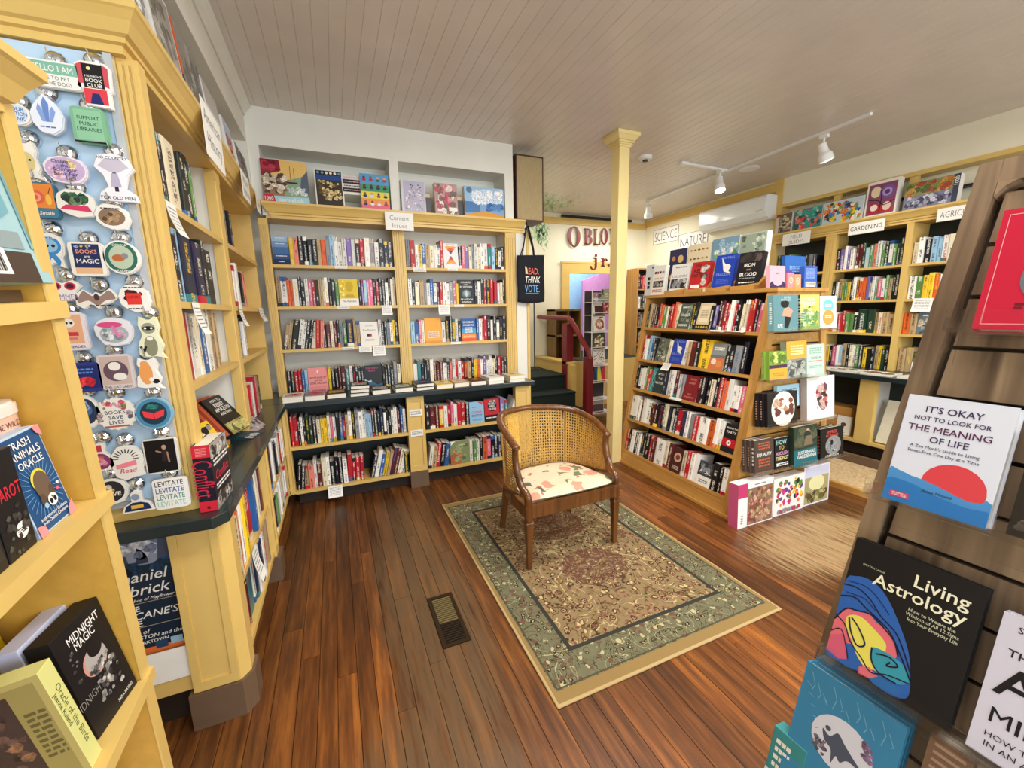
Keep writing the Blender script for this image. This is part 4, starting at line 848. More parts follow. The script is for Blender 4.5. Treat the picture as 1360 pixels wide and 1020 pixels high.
C_('rosa', .165, .22, 0xEBE8DE, [('t', 'Rosa Bluestone', .5, .66, .07, 0x555560, .7, 'reg'), ('r', .36, .38, .5, .5, 'N'), ('r', .5, .38, .62, .5, 'R'), ('lines', .25, .2, .75, .28, 2, 0xA0A0A0), ('lines', .3, .8, .7, .84, 1, 0xA0A0A0)], 'face-out white book with a small flag mark, third shelf of the left bay')
C_('bottoms', .165, .225, 0xE8908C, [('t', 'BOTTOMS UP', .5, .60, .075, 'K', .82), ('t', 'AND THE', .5, .49, .05, 'K', .4), ('t', 'DEVIL LAUGHS', .5, .39, .075, 'K', .85), ('t', 'KERRY HOWLEY', .5, .1, .06, 'K', .7), ('r', .47, .78, .53, .9, 'W'), ('r', .1, .22, .9, .225, 0x8A4A48)], 'face-out pink book BOTTOMS UP AND THE DEVIL LAUGHS above the worktop')
C_('wave', .165, .215, 0x15171C, [('t', 'THE GREAT', .46, .88, .075, 0xC24C74, .72), ('t', 'WAVE', .42, .76, .075, 0xC24C74, .4), ('p', [(0, 0), (1, 0), (1, .2), (.7, .16), (.4, .3), (.2, .26), (0, .34)], 0x2F5D80), ('p', [(0, .34), (.2, .26), (.4, .3), (.36, .36), (.2, .33), (0, .42)], 0xB9C8CE), ('r', 0, 0, 1, .05, 0x223A50)], 'face-out black book THE GREAT WAVE with blue water at its foot')
C_('rays', .15, .235, 0xE6E5E8, [('p', [(.5, .55), (.12, .86), (.3, .9), (.5, .88), (.7, .9), (.88, .86)], 0xE9A23A), ('p', [(.5, .55), (.25, .76), (.5, .82), (.75, .76)], 0xD65B3A), ('p', [(.5, .55), (.38, .68), (.5, .72), (.62, .68)], 0x5A3A7E), ('p', [(.5, .5), (.12, .14), (.5, .2), (.88, .14)], 0xE9A23A), ('p', [(.5, .5), (.3, .3), (.5, .34), (.7, .3)], 0xC9503A), ('p', [(.5, .5), (.4, .4), (.5, .42), (.6, .4)], 0x5A3A7E), ('lines', .2, .93, .8, .97, 1, 0x7A7A84)], 'face-out white book with orange and violet rays meeting in the middle')
C_('hundred', .165, .24, 0x23282A, [('t', 'A HUNDRED', .5, .9, .07, 'W', .66), ('t', 'YEARS', .5, .8, .05, 'W', .3), ('t', 'IN WOMEN', .5, .71, .08, 'W', .8), ('e', .5, .43, .3, .26, 0x5F6C70), ('e', .5, .45, .2, .18, 0x8E9EA2), ('p', [(.5, .6), (.58, .4), (.5, .28), (.42, .4)], 0xC9D2D2), ('t', 'OF WISDOM', .5, .2, .075, 'W', .8), ('lines', .2, .05, .8, .12, 2, 'W')], 'face-out dark book with bold white title and grey star, second shelf right bay')
C_('orange', .17, .235, 0xEEA83A, [('r', .16, .2, .84, .46, 0xF0D8C0), ('lines', .2, .24, .8, .43, 4, 0xB07A4A), ('r', 0, 0, 1, .08, 0xD98F2C)], 'face-out orange book with a pale label, third shelf of the right bay')
C_('democracy', .155, .225, 0x2C5C9C, [('r', 0, 0, 1, .12, 0xE5502E), ('r', 0, .12, 1, .3, 0xEE8A3A), ('r', 0, .3, 1, .55, 0x4E9AC6), ('t', 'DEMOCRACY', .5, .84, .085, 'W', .78), ('t', 'AWAKENING', .5, .71, .085, 'W', .8), ('lines', .25, .36, .75, .62, 4, 'W'), ('t', 'RICHARDSON', .5, .2, .08, 0xFFE0B0, .8)], 'face-out blue to orange book DEMOCRACY AWAKENING, third shelf right bay')
C_('china', .155, .21, 0x8FBDE0, [('t', 'CHINA', .5, .52, .12, 0xC8447A, .86), ('p', [(.55, 1), (.9, .82), (.98, 1)], 0xB5583A), ('lines', .15, .3, .85, .42, 2, 0x4A6A9A), ('t', 'PRISONER', .5, .16, .07, 0x4A7AA0, .8), ('lines', .2, .72, .6, .78, 1, 0xC05A4A)], 'face-out pale blue book CHINA on the upper low shelf of the right bay')
C_('smart', .165, .235, 0x15130F, [('r', .0, .28, .98, .95, 0xBE1F2C), ('e', .52, .66, .3, .36, 0x17161A), ('t', 'SOME', .52, .85, .08, 'W', .4), ('t', 'PEOPLE', .52, .75, .085, 'W', .5), ('t', 'NEED', .52, .645, .085, 'W', .4), ('t', 'KILLING', .52, .53, .085, 'W', .5), ('lines', .1, .12, .9, .2, 1, 'W')], 'face-out black and red book SOME PEOPLE NEED KILLING beside the pale blue one')
C_('flora', .2, .225, 0x7E8B62, [('e', .36, .45, .25, .3, 0xC98A6A), ('p', [(0, .8), (.3, 1), (0, 1)], 'W'), ('p', [(0, 0), (.5, 0), (.55, .3), (.2, .5), (0, .4)], 0xA8603E), ('blobs', 9, 14, (0x5E6E46, 0xB8745A, 0x8FA070), .05, .1, .95, .9, .2, 0), ('t', 'SIMONE', .62, .82, .06, 0xE8D8B8, .5)], 'face-out green and brown book with a painted face on the bottom shelf')
C_('cooler', .15, .235, 0x4F5A50, [('blobs', 21, 30, (0x3A443C, 0x6E7A6A, 0x8A9284), .02, .02, .98, .98, .22, 0), ('lines', .15, .8, .85, .9, 1, 'W'), ('t', 'COOLER', .5, .55, .1, 'W', .8), ('lines', .15, .1, .85, .2, 2, 0xD8DCD0)], 'face-out grey green book COOLER on the top shelf of the oak display')
C_('map', .14, .235, 0xD9C6A0, [('r', .12, .3, .88, .88, 0xE8DABC), ('lines', .2, .45, .8, .75, 6, 0xA08A60), ('r', 0, 0, 1, .2, 0x2A2620)] + [('e', .1 + .2 * i, .1, .07, .07, 0xC9A84A) for i in range(5)], 'face-out cream book with a patterned black foot on the oak display')
C_('tiger', .15, .23, 0x5F6458, [('blobs', 31, 40, (0x3E443A, 0x8E9484, 0x74786A), .02, .02, .98, .98, .2, 0), ('t', 'TIGER', .55, .2, .12, 'W', .7)], 'face-out mottled grey book TIGER on the second shelf of the oak display')
FALC = [('p', [(.3, .9), (.5, .72), (.68, .70), (.8, .62), (.72, .5), (.86, .42), (.6, .46), (.48, .5), (.42, .62)], 0xE5E2D8), ('t', 'HUNTING', .56, .90, .075, 0x8FA0E0, .72, 'reg'), ('t', 'FALCON', .48, .4, .085, 0x8FA0E0, .72, 'reg'), ('lines', .2, .1, .8, .26, 4, 0x4E68C8)]
C_('falcon', .16, .235, 0x1F3FA8, FALC, 'face-out blue book with a white falcon on the second shelf of the oak display')
C_('cats', .15, .225, 0x8A8F8E, [('r', 0, .0, 1, .45, 0xC9744A), ('e', .3, .3, .18, .18, 0xE6D9C0), ('e', .68, .22, .2, .2, 0xD98A52), ('lines', .15, .72, .85, .86, 2, 'W'), ('r', 0, .45, 1, .55, 0x6A7074)], 'face-out grey and orange book with two pale shapes on the oak display')
C_('afton', .19, .235, 0x22343C, [('p', [(0, 0), (.3, 0), (.15, .5), (.35, 1), (0, 1)], 0x2E8C90), ('l', [(.08, .1), (.3, .5), (.1, .9)], .03, 0x7CC0C0), ('l', [(.3, .2), (.1, .5), (.28, .85)], .03, 0x7CC0C0), ('t', 'AFTER', .66, .78, .09, 'W', .6), ('t', 'THE', .66, .6, .09, 'W', .3), ('t', 'NATION', .66, .42, .09, 'W', .6)], 'face-out black book with a teal zigzag, third shelf of the oak display')
C_('lookup', .16, .225, 0x7E1C26, [('t', 'LOOK', .55, .85, .08, 0xD98A7A, .6), ('t', 'AWAY', .5, .7, .08, 0xD98A7A, .6), ('t', 'JACK', .5, .26, .06, 0xD98A7A, .4), ('t', 'ANDERSON', .5, .14, .06, 0xD98A7A, .7)], 'face-out maroon book LOOK AWAY on the third shelf of the oak display')
C_('black_disc', .13, .225, 0x1C1A1C, [('t', 'BEHIND THE', .5, .86, .06, 'W', .8), ('t', 'PARTY', .5, .72, .09, 'W', .7), ('r', 0, .2, 1, .48, 0xC01E2A), ('e', .5, .34, .16, .16, 'W'), ('e', .5, .34, .06, .06, 'K')], 'face-out black book with white disc on red band, fourth oak display shelf')
C_('maroon', .13, .225, 0x4A2420, [('e', .5, .62, .34, .34, 0xC8A894), ('e', .5, .62, .2, .2, 0x7A3A2E), ('lines', .2, .12, .8, .28, 3, 0xD8C0A8)], 'face-out maroon book with a pale round emblem, bottom shelf of the oak display')
C_('villa', .15, .2, 0x3A3A3E, [('r', 0, 0, 1, .4, 'W'), ('blobs', 7, 20, (0x5A5E66, 0x8A8E94), .02, .42, .98, .98, .2, 0), ('t', 'AZAL', .5, .6, .16, 'W', .8), ('lines', .2, .1, .8, .26, 2, 0x777777)], 'face-out grey and white book AZAL on the bottom shelf of the oak display')
C_('fieldguide', .21, .27, 0x2A5FA8, [('lines', .1, .3, .9, .8, 8, 0x7FA3D6), ('r', .1, .05, .5, .18, 'W')], 'large blue book standing back cover out in the field guide bay')
C_('bird', .16, .22, 0x6E7A80, [('blobs', 17, 30, (0x4A545C, 0x9AA6AE, 0xC8B89A), .02, .02, .98, .98, .2, 0), ('lines', .2, .8, .8, .9, 1, 'W')], 'face-out grey book under the paper card in the agriculture bay')
C_('sun', .16, .215, 0x4A4A2C, [('r', 0, 0, 1, .5, 'W'), ('e', .5, .3, .2, .16, 0xE2B32A), ('e', .5, .3, .07, .07, 0x3A2A1A), ('blobs', 13, 14, (0x2E3A22, 0x6A7A3A), .02, .52, .98, .98, .2, 0)], 'face-out book with a sunflower on the lowest upper shelf of the agriculture bay')

# ------------------------------------------------------------------ rows of books
GBK = 'books in the back bookcase'; GLF = 'books in the left bookcase'; GSC = 'books on the oak display'; GRT = 'books in the garden bookcase'
FBK = lambda x, z, y=4.02: frame((x, y, z), (1, 0, 0), (0, 1, 0), (0, 0, 1))
LB = ['@ombre Y S K K K K E O G L W W W U W K R W G W K N K', 'E W2 O O W2 K K W P R K E C W K K V @kab K U L P P K R K K W K C C', '/-11 E E K2 W W K K /-5 C R S /0 K M C M K G V N2 E E @rosa W K K G W Y K', 'K D R R B L @bottoms Y K K M M T W K K K K @wave K K K K G C']
RB = ['G R W Y B E C W W R @rays K P U C G W C W W T L K W K', 'W K C E G W B W M R W W G P Y @hundred K W K R K R R W C K', 'L B P C @orange W K K Y W K @democracy B W R R K W K W K K', 'W T K N K W M M M W K S W R W R O E K Y O W U W W C K R M K']
NM = ['top', 'second', 'third', 'fourth']
for i, (a, b) in enumerate(zip(LB, RB)):
    z = (2.019, 1.674, 1.31, .91)[i]; hm = (.2, .255) if i < 3 else (.19, .235)
    row(FBK(-.418, z), .97, a, '%s shelf, left bay of back bookcase' % NM[i], hm[0], hm[1], .165, GBK)
    row(FBK(.668, z), .985, b, '%s shelf, right bay of back bookcase' % NM[i], hm[0], hm[1], .165, GBK)
row(FBK(-.405, .53, 3.71), .93, 'R R K W K D D K C Y Y C P W K B R E W K G W W L L K K N N W K K W W M B W', 'upper low shelf, left bay of back bookcase', .2, .25, .17, GBK)
row(FBK(-.405, .147, 3.71), .93, '/-6 K K /0 E S W M C W K K K W /-2 R R R R /-14 _5 K W B Y E M M C W /0 D', 'bottom shelf, left bay of back bookcase', .2, .25, .17, GBK)
row(FBK(.70, .53, 3.71), .88, 'K M M Y W R P W R R K @china @smart U T _2 /-16 W', 'upper low shelf, right bay of back bookcase', .2, .24, .17, GBK)
row(FBK(.70, .147, 3.71), .88, '/-9 W E R K B /0 _2 @flora W V W K O P K K N K W B', 'bottom shelf, right bay of back bookcase', .2, .24, .17, GBK)
FLF = lambda y, z, x=-.54: frame((x, y, z), (0, 1, 0), (-1, 0, 0), (0, 0, 1))
for (z, a, b) in ((2.019, 'W K W1.5 K K C2.2 K K V _15', 'K C E K K _12'), (1.66, 'N K K K L1.4 N2.4 N2 K K2.6 _3', 'K W R W W U K S _4'), (1.345, 'K W W R W W C B1.4 W E E _10', 'K M W K W K _6')):
    k = {2.019: 'top', 1.66: 'second', 1.345: 'third'}[z]
    row(FLF(1.83, z), .96, a, '%s shelf, near bay of left bookcase' % k, .25, .30, .2, GLF, 1.25, 'from near end')
    row(FLF(2.92, z), 1.0, b, '%s shelf, far bay of left bookcase' % k, .22, .28, .18, GLF, 1.25, 'from near end')
row(FLF(3.05, .912, -.545), .75, 'W W R C W K R E W K', 'above worktop, far bay of left bookcase', .22, .27, .17, GLF, 1.0, 'from near end')
FLL = lambda y, z: frame((-.450, y, z), (0, 1, 0), (-1, 0, 0), (0, 0, 1))
row(FLL(1.885, .50), .78, 'C2 O C W Y K R3 W B W W W C W M W', 'upper low shelf, near bay of left bookcase', .24, .31, .2, GLF, 1.1, 'from near end', .03)
row(FLL(1.885, .19), .78, 'C O S M T3 W N W W N W R W E W', 'bottom shelf, near bay of left bookcase', .22, .27, .2, GLF, 1.1, 'from near end', .03)
row(FLL(2.80, .50), .87, 'W W K W K W B W K K W C W R W K W W', 'upper low shelf, far bay of left bookcase', .22, .29, .19, GLF, 1.0, 'from near end', .02)
row(FLL(2.80, .19), .87, 'V P W K W V W D W K C W T W W', 'bottom shelf, far bay of left bookcase', .2, .26, .19, GLF, 1.0, 'from near end', .02)
for zz, sp, nm in zip(SHZ, SROWS, ('top', 'second', 'third', 'fourth', 'bottom')):
    row(MS @ FS(LN - .045, zz, .012), LN - .13, sp, '%s shelf of oak display' % nm, .205, .25, .165, GSC)
FRR = lambda y, z: frame((5.325, y, z), (0, -1, 0), (1, 0, 0), (0, 0, 1))
GR = ['P K U W U W W M M D L V S W V K W V D D', 'D K W E V V Y K W M O O U W W V P W V E K K', 'E K W R R V V K D2 D2 E C E E', 'C Y K P W L E K C W V K Y K K E Y D K']
AG = ['C W K L L W C W N K G', 'W V Y Y O W W N L G K', 'O E @bird K E W L', 'E E @sun V K']
FG = ['D K W V Y K K K G K', '@fieldguide K W V K D Y K', 'K E D W V K Y K', 'E K W D V C K']
for i, z in enumerate((1.985, 1.64, 1.29, .906)):
    q = '%s shelf, ' % NM[i]
    row(FRR(3.055, z), .65, GR[i], q + 'gardening bay of right bookcase', .2, .26, .18, GRT)
    row(FRR(2.335, z), .62, AG[i], q + 'agriculture bay of right bookcase', .2, .26, .18, GRT)
    row(FRR(3.72, z), .58, FG[i], q + 'field guide bay of right bookcase', .19, .25, .18, GRT)
# flat stacks on the worktop along its front edge
STK = [(-.43, .15, 1, 'W', 'wide thin'), (-.27, .15, 1, 'G', 'patterned'), (-.105, .15, 1, 'K', 'black'), (.075, .15, 3, 'K', 'tall cream edged'), (.255, .15, 1, 'K', 'thick black'), (.445, .155, 1, 'D', 'dark green'), (.63, .16, 2, 'K', 'black topped'), (.81, .15, 1, 'Y', 'yellow topped'), (.975, .145, 1, 'E', 'tan topped'), (1.14, .15, 1, 'K', 'dark thick'), (1.315, .16, 2, 'W', 'white'), (1.535, .16, 2, 'C', 'cream')]
for i, (x, w, n_, c, nm) in enumerate(STK):
    z = .9115
    for k in range(n_):
        t = .03 if n_ > 1 else .042; h = .22
        o = thing('book', '%s book lying flat on the worktop, %s from the left%s' % (nm, ORD[i + 1], ', layer %s up' % ORD[k + 1] if n_ > 1 else ''), 'book', M=T(x + .004 * k, 3.66 + .005 * k, z) @ RZ(rnd.uniform(-.05, .05)), group='books lying on the worktop'); NBOOK[0] += 1
        col = jit(cc(c)); m = MB(); m.box(0, w, 0, h, 0, .003, 0, col).box(0, w, 0, h, t - .003, t, 0, col).box(0, w, h - .004, h, .003, t - .003, 0, col); m.build('cover', PRINT, o)
        MB().box(.003, w - .003, .003, h - .004, .003, t - .003).build('page_block', PAGE, o)
        if k == n_ - 1:
            a = MB(); art(a, [('lines', .1, .2, .9, .8, 4, rnd.choice('WKRBYE')), ('e', .5, .6, .2, .2, rnd.choice((0xC9A84A, 0x8A8F94, 0xB8203A)))], w, h, frame((0, 0, t), (1, 0, 0), (0, 0, -1), (0, 1, 0))); a.build('cover_print', PRINT, o)
        z += t + .0008
# magazines lying on the garden counter
for i in range(6):
    y = 3.0 - i * .3; o = thing('magazine', 'thin magazine stack on the garden counter, %s from the far end' % ORD[i + 1], 'magazine', M=frame((4.83, y, .906), (0, -1, 0), (1, 0, 0), (0, 0, 1)) @ RZ(.05 * (i % 3 - 1)), group='magazines on the garden counter')
    MB().box(0, .26, 0, .2, 0, .02).build('page_block', PAGE, o); a = MB(); art(a, [('blobs', i, 14, (0x6A5A4A, 0xB84A6A, 0xE6E0D4, 0x5A6A4A), 0, 0, 1, 1, .3, 0)], .26, .2, frame((0, 0, .0205), (1, 0, 0), (0, 0, -1), (0, 1, 0))); a.build('cover_print', PRINT, o)
# things on the left worktop
cover_book('book', 'thick red and black book Conflict standing on the corner of the worktop', .19, .245, .054, frame((-.442, 1.70, .9115), (.05, .9987, 0), (-.9987, .05, 0), (0, 0, 1)), 0x1C1A28, [
    ('r', 0, .78, 1, 1, 0xA8A29C), ('blobs', 4, 26, (0x6A6664, 0x2A2828, 0xC8C2BA), .02, .74, .98, .98, .12, 0), ('r', 0, 0, 1, .16, 0x8E8882), ('blobs', 6, 40, (0x3A3836, 0x5A5652, 0xB8B2AA), .02, .0, .98, .24, .12, 0), ('t', 'Conflict', .5, .50, .14, 0xD8324A, .9, 'ital'), ('lines', .1, .64, .95, .76, 2, 'W'), ('lines', .1, .28, .95, .38, 2, 'W')],
    [('r', 0, .82, 1, 1, 0xD0283A), ('r', 0, 0, 1, .16, 0xD0283A), ('lines', .2, .84, .8, .97, 6, 0xE88A8A), ('t', 'Conflict', .5, .50, .26, 0xC22C48, 2.6, 'reg', 'c', -PI / 2), ('e', .5, .06, .1, .1, 0x6A1018)])
cover_book('book', 'black and olive book with bold white title propped on a wooden wedge on the worktop', .21, .24, .02, frame((-.555, 2.60, .965), (.25, .968, 0), (-.968, .25, 0), (0, 0, 1)) @ RX(math.radians(-36)), 0x1E1A18, [('t', 'HOW TO', .5, .9, .07, 'W', .6), ('t', 'RESIST', .5, .78, .1, 'W', .8), ('t', 'AMAZON', .5, .66, .1, 'W', .8), ('t', 'AND WHY', .5, .54, .07, 'W', .6), ('r', 0, 0, 1, .3, 0x8A8450), ('blobs', 5, 14, (0x5A5A30, 0xB8B070), 0, 0, 1, .3, .2, 0)])
for k in range(2): cover_book('book', 'copy of the resist book behind the propped one, %s' % ('nearer' if k == 0 else 'farther'), .21, .24, .018, frame((-.582 - .026 * k, 2.575 - .02 * k, .965), (.25, .968, 0), (-.968, .25, 0), (0, 0, 1)) @ RX(math.radians(-36)), 0xB8583A, None)
tag(MB(frame((-.58, 2.2, .9112), (0, 1, 0), (-1, 0, 0), (0, 0, 1))).prism([(0, 0), (.16, 0), (.16, .10), (.14, .10), (.06, .024), (0, .024)], 'x', 0, .42).build('display_wedge', OAKY), 'pale wooden wedge stand on the left worktop holding books', 'book stand')
cover_book('book', 'black and white patterned book leaning behind the thick Conflict book', .17, .2, .02, frame((-.66, 2.14, .945), (.1, .99, 0), (-.99, .1, 0), (0, 0, 1)) @ RX(math.radians(-20)), 'K', [('blobs', 15, 14, ('W', 'K', 'G'), 0, 0, 1, 1, .3, 0)])
cover_book('book', 'yellow and grey book lying open edged beside the wooden wedge', .15, .17, .015, frame((-.58, 2.30, .94), (.2, .98, 0), (-.98, .2, 0), (0, 0, 1)) @ RX(math.radians(-30)), 'Y', [('blobs', 9, 20, ('G', 'W', 'K'), .05, .1, .95, .9, .2, 0)])
for k, (y, lab) in enumerate(((2.66, 'dark teal book lying on the left worktop under a white card'), (2.80, 'pair of small grey books leaning over the worktop edge, nearer one'), (2.87, 'pair of small grey books leaning over the worktop edge, farther one'))):
    cover_book('book', lab, .13, .19, .03, frame((-.48 if k == 0 else -.50, y, .9115), (.3, .95, 0), (-.95, .3, 0), (0, 0, 1)) @ RX(math.radians(-80 if k == 0 else -52)), 0x23474C if k == 0 else 0x9A8F90, [('blobs', 20 + k, 14, (0x6A5A5A, 0xB8AEB0, 0x4A4A52), 0, 0, 1, 1, .25, 0)])

# ------------------------------------------------------------------ puzzles and boxes in the niche over the bookcases
def P6(nm, lab, x, w, h, base, items, t=.06, y=3.955, z=2.4965): return pack_box(nm, lab, w, h, t, T(x, y, z) @ RX(math.radians(-4)), base, items, [('r', 0, 0, 1, 1, 0xE5E2DC)])
P6('puzzle_box', 'puzzle box with a harbour village at sunset and a red 1000 corner', -.425, .33, .325, 0x9A7A5A, [('r', 0, .55, 1, 1, 0xE8C070), ('p', [(0, .6), (.42, .75), (.4, 1), (0, 1)], 0x9A2A3A), ('blobs', 2, 26, (0x8A1F30, 0xB83A4A, 0x6A1A24), 0, .72, .42, 1, .12, 0), ('blobs', 3, 70, (0x8A6A5A, 0xC9B8A0, 0x5A4038, 0xE0D4C0), 0, .2, .55, .72, .1, 0), ('p', [(.45, .15), (1, .15), (1, .7), (.6, .55), (.5, .4)], 0x8FA68A), ('p', [(.78, .2), (1, .2), (1, .8), (.86, .62)], 0x5A6478), ('l', [(.62, .5), (.62, .88)], .012, 0x6A5238), ('l', [(.7, .5), (.7, .84)], .01, 0x6A5238), ('p', [(.5, .5), (.78, .5), (.74, .46), (.54, .46)], 0x3A2E28), ('blobs', 4, 20, (0xD8E0D8, 0xB8C8C0), .5, .18, .98, .4, .07, 0), ('r', 0, 0, 1, .15, 0xA9D3E0), ('t', 'springbok', .6, .075, .1, 'W', .6), ('p', [(0, 0), (.26, 0), (.22, .17), (0, .19)], 0xC4304A), ('t', '1000', .11, .09, .09, 'W', .2)])
P6('puzzle_box', 'puzzle box of gold carved figures under a blue band, second from the left corner', -.045, .215, .285, 0xEDEBE4, [('r', .04, .02, .97, .98, 0x3A3026), ('r', .04, .72, .97, .86, 0x2A4A86), ('blobs', 5, 60, (0xC9B070, 0x8A7444, 0xE0CC94, 0x5A4A2A), .06, .14, .95, .72, .1, 0), ('r', .04, .86, .97, .97, 0x1E1A1C)] + [('e', .14 + .15 * i, .92, .05, .05, rnd.choice((0xE8E0D0, 0xC99A6A, 0x6A9AB0))) for i in range(6)])
for k in range(4):
    o = pack_box('game_box', 'flat game box, %s layer up in the dark striped stack on the niche shelf' % ORD[k + 1], .16, .033, .2, T(.165, 4.0, 2.632 + k * .0335), 0x1E1A1C if k % 2 == 0 else 0xD8D2CE, [('lines', .1, .3, .9, .7, 1, 0xE0A0A8 if k != 1 else 0x444444)], group='stacked game boxes in the niche')
tag(MB().box(.16, .33, 3.995, 4.25, 2.612, 2.631).box(.16, .175, 3.995, 4.25, 2.4965, 2.612).box(.315, .33, 3.995, 4.25, 2.4965, 2.612).build('niche_riser', WHITE), 'small white riser shelf under the flat game boxes in the niche', 'shelf')
P6('puzzle_box', 'puzzle box with rows of small portraits on a rainbow ground', .31, .235, .29, 0x6AA8C8, [('r', 0, .66, 1, 1, 0x5AA0D0), ('r', 0, .5, 1, .7, 0x4A9A6A), ('r', 0, .3, 1, .5, 0xE8D84A), ('r', 0, .12, 1, .3, 0xEE9A5A), ('r', 0, 0, 1, .12, 0xE0708A)] + [q for i in range(4) for j in range(4) for q in (('e', .14 + .24 * i, .14 + .23 * j, .07, .05, rnd.choice((0x2A3A6A, 0xE8E0E0, 0xB83A5A, 0x3A6A5A))), ('e', .14 + .24 * i, .205 + .23 * j, .045, .045, rnd.choice((0x8A5A3A, 0xD8A888, 0x5A3A28))))])
P6('puzzle_box', 'pale lilac speckled puzzle box, first in the right niche', .65, .215, .275, 0xD5D2DE, [('r', .1, .02, .97, .97, 0xB9B8CC), ('blobs', 6, 60, (0xD8C8D0, 0x9A9AB4, 0xE6E2EA, 0xC8A0A8), .12, .05, .95, .8, .07, 0), ('blobs', 7, 6, (0x4A4A6A, 0x6A6A8A), .3, .7, .9, .95, .08, 0)])
P6('puzzle_box', 'puzzle box with a rose and white painted figure, middle of the right niche', .95, .215, .275, 0xB89A94, [('blobs', 8, 50, (0xE6D8D0, 0xB8606A, 0xD8909A, 0x7A6A60), 0, 0, 1, 1, .22, 0), ('p', [(.1, .1), (.4, .1), (.36, .75), (.2, .8)], 0xEDE4DC), ('e', .55, .45, .2, .22, 0xB84A5E), ('r', .6, .12, .95, .24, 'W')])
P6('puzzle_box', 'puzzle box with a cloudy sea sky over golden dunes, right end of the niche', 1.235, .40, .275, 0x7FA6CE, [('r', 0, .45, 1, 1, 0x9AC0E0), ('blobs', 9, 40, (0xF0F0F4, 0xE0E8F2, 0xC8DAEC), .1, .4, 1, .95, .16, 0), ('r', 0, .14, .38, .5, 0x4A7AB0), ('blobs', 10, 14, (0x3A6AA6, 0x5A8AC0), .5, .2, 1, .5, .12, 0), ('p', [(0, 0), (1, 0), (1, .1), (.6, .18), (.3, .15), (0, .06)], 0xD89A3A), ('e', .12, .88, .07, .07, 0x5A7A9A)])
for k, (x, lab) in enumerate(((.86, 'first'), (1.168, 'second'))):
    tag(MB().box(x, x + .06, 4.0, 4.2, 2.4965, 2.64).build('dark_crate', BLACKM), 'dark small crate standing between the puzzle boxes, %s gap of right niche' % lab, 'crate')  # plain black block filling the lower part of the gap
    pack_box('game_box', 'tan small box on the white ledge, %s gap of right niche' % lab, .065, .05, .1, T(x, 4.03, 2.642), 0xB08A5A, [('r', .1, .2, .9, .8, 0xD8C8A0)])
# above the left bookcase (seen edge-on from here)
def PL(nm, lab, y, w, h, base, items, t=.07, inn=0.02, sp=None): return pack_box(nm, lab, w, h, t, frame((-.46 - inn, y, 2.4965), (0, 1, 0), (-1, 0, 0), (0, 0, 1)) @ RX(math.radians(-5)), base, items, sp or [('r', 0, 0, 1, 1, 0xE5E2DC)])
PL('puzzle_box', 'grey and white puzzle box above the sticker board end of the left bookcase', 1.70, .24, .33, 0xC8C6C2, [('blobs', 30, 30, (0x8A8F94, 0xE6E4E0, 0x5A6A5A), 0, 0, 1, 1, .2, 0)], sp=[('r', 0, 0, 1, .4, 0x4A6A5A), ('r', 0, .4, 1, 1, 0xBFD0D8)])
PL('puzzle_box', 'puzzle box with a soft grey picture and a white rim above the left bookcase', 1.98, .3, .34, 0xE6E4E0, [('r', .08, .04, .96, .96, 0x9A968E), ('blobs', 31, 30, (0x7A766E, 0xB0ACA4, 0x6A665E), .1, .06, .94, .94, .16, 0)])
PL('puzzle_box', 'grey puzzle box with an orange lettered side above the left bookcase', 2.32, .34, .33, 0x8E8A84, [('blobs', 32, 30, (0x6E6A64, 0xA6A29A, 0x8A857C), 0, 0, 1, 1, .2, 0)], sp=[('r', 0, .35, 1, 1, 0xD8623A), ('lines', .3, .45, .7, .95, 12, 'W'), ('r', 0, 0, 1, .35, 0x4A4A6A)])
PL('puzzle_box', 'plain white and grey puzzle box next to the orange sided one', 2.70, .3, .29, 0xD9D7D2, [('r', 0, .6, 1, 1, 0xB4B0AA)])
PL('puzzle_box', 'small puzzle box with red rock towers under a pale sky', 3.1, .22, .27, 0xE8E4E0, [('r', .05, .6, .95, .96, 0xA9B8D8), ('blobs', 33, 30, (0xB8583A, 0x8A3A2A, 0xD88A5A), .06, .3, .94, .75, .14, 0), ('blobs', 34, 20, (0x2A2830, 0x4A444A), .06, .04, .94, .3, .14, 0)])
PL('puzzle_box', 'dark grey landscape puzzle box nearest the corner above the left bookcase', 3.42, .38, .25, 0x6A6866, [('blobs', 35, 40, (0x4A484A, 0x8A8684, 0xB4AEAA), 0, 0, 1, 1, .16, 0)])
# niche over the garden bookcase
def PR(nm, lab, y0, y1, z1, base, items, t=.07): return pack_box(nm, lab, y0 - y1, z1 - 2.497, t, frame((5.30, y0, 2.497), (0, -1, 0), (1, 0, 0), (0, 0, 1)) @ RX(math.radians(-4)), base, items, [('r', 0, 0, 1, 1, 0xE5E2DC)], side=1)
PR('puzzle_box', 'puzzle box with brown bird feathers and a red spine, first over the garden bookcase', 3.76, 3.56, 2.74, 0xC8C0B0, [('r', .0, .85, .25, 1, 'R'), ('r', .2, .02, .98, .98, 0x6A5A48), ('blobs', 40, 40, (0x4A3E30, 0x9A8A70, 0xC8B898), .22, .05, .96, .95, .14, 0)])
PR('puzzle_box', 'puzzle box with teal and coral birds on leaves', 3.52, 3.215, 2.74, 0x3A8A84, [('blobs', 41, 60, (0x2E9A90, 0xE0645A, 0x1E5A5A, 0xE8A090, 0x6AC0B0, 0xD83A3A), 0, 0, 1, 1, .14, 0)])
PR('puzzle_box', 'wide puzzle box crowded with red, yellow and blue songbirds', 3.2, 2.80, 2.745, 0xE8E4DC, [('r', .01, .02, .99, .98, 0xBFD0DC), ('blobs', 42, 80, (0xD8402A, 0xF0C62A, 0x4A7AB8, 0xF0E8D8, 0x3A3A3A, 0xE08A3A, 0x7AA04A), .02, .03, .98, .97, .1, 0)])
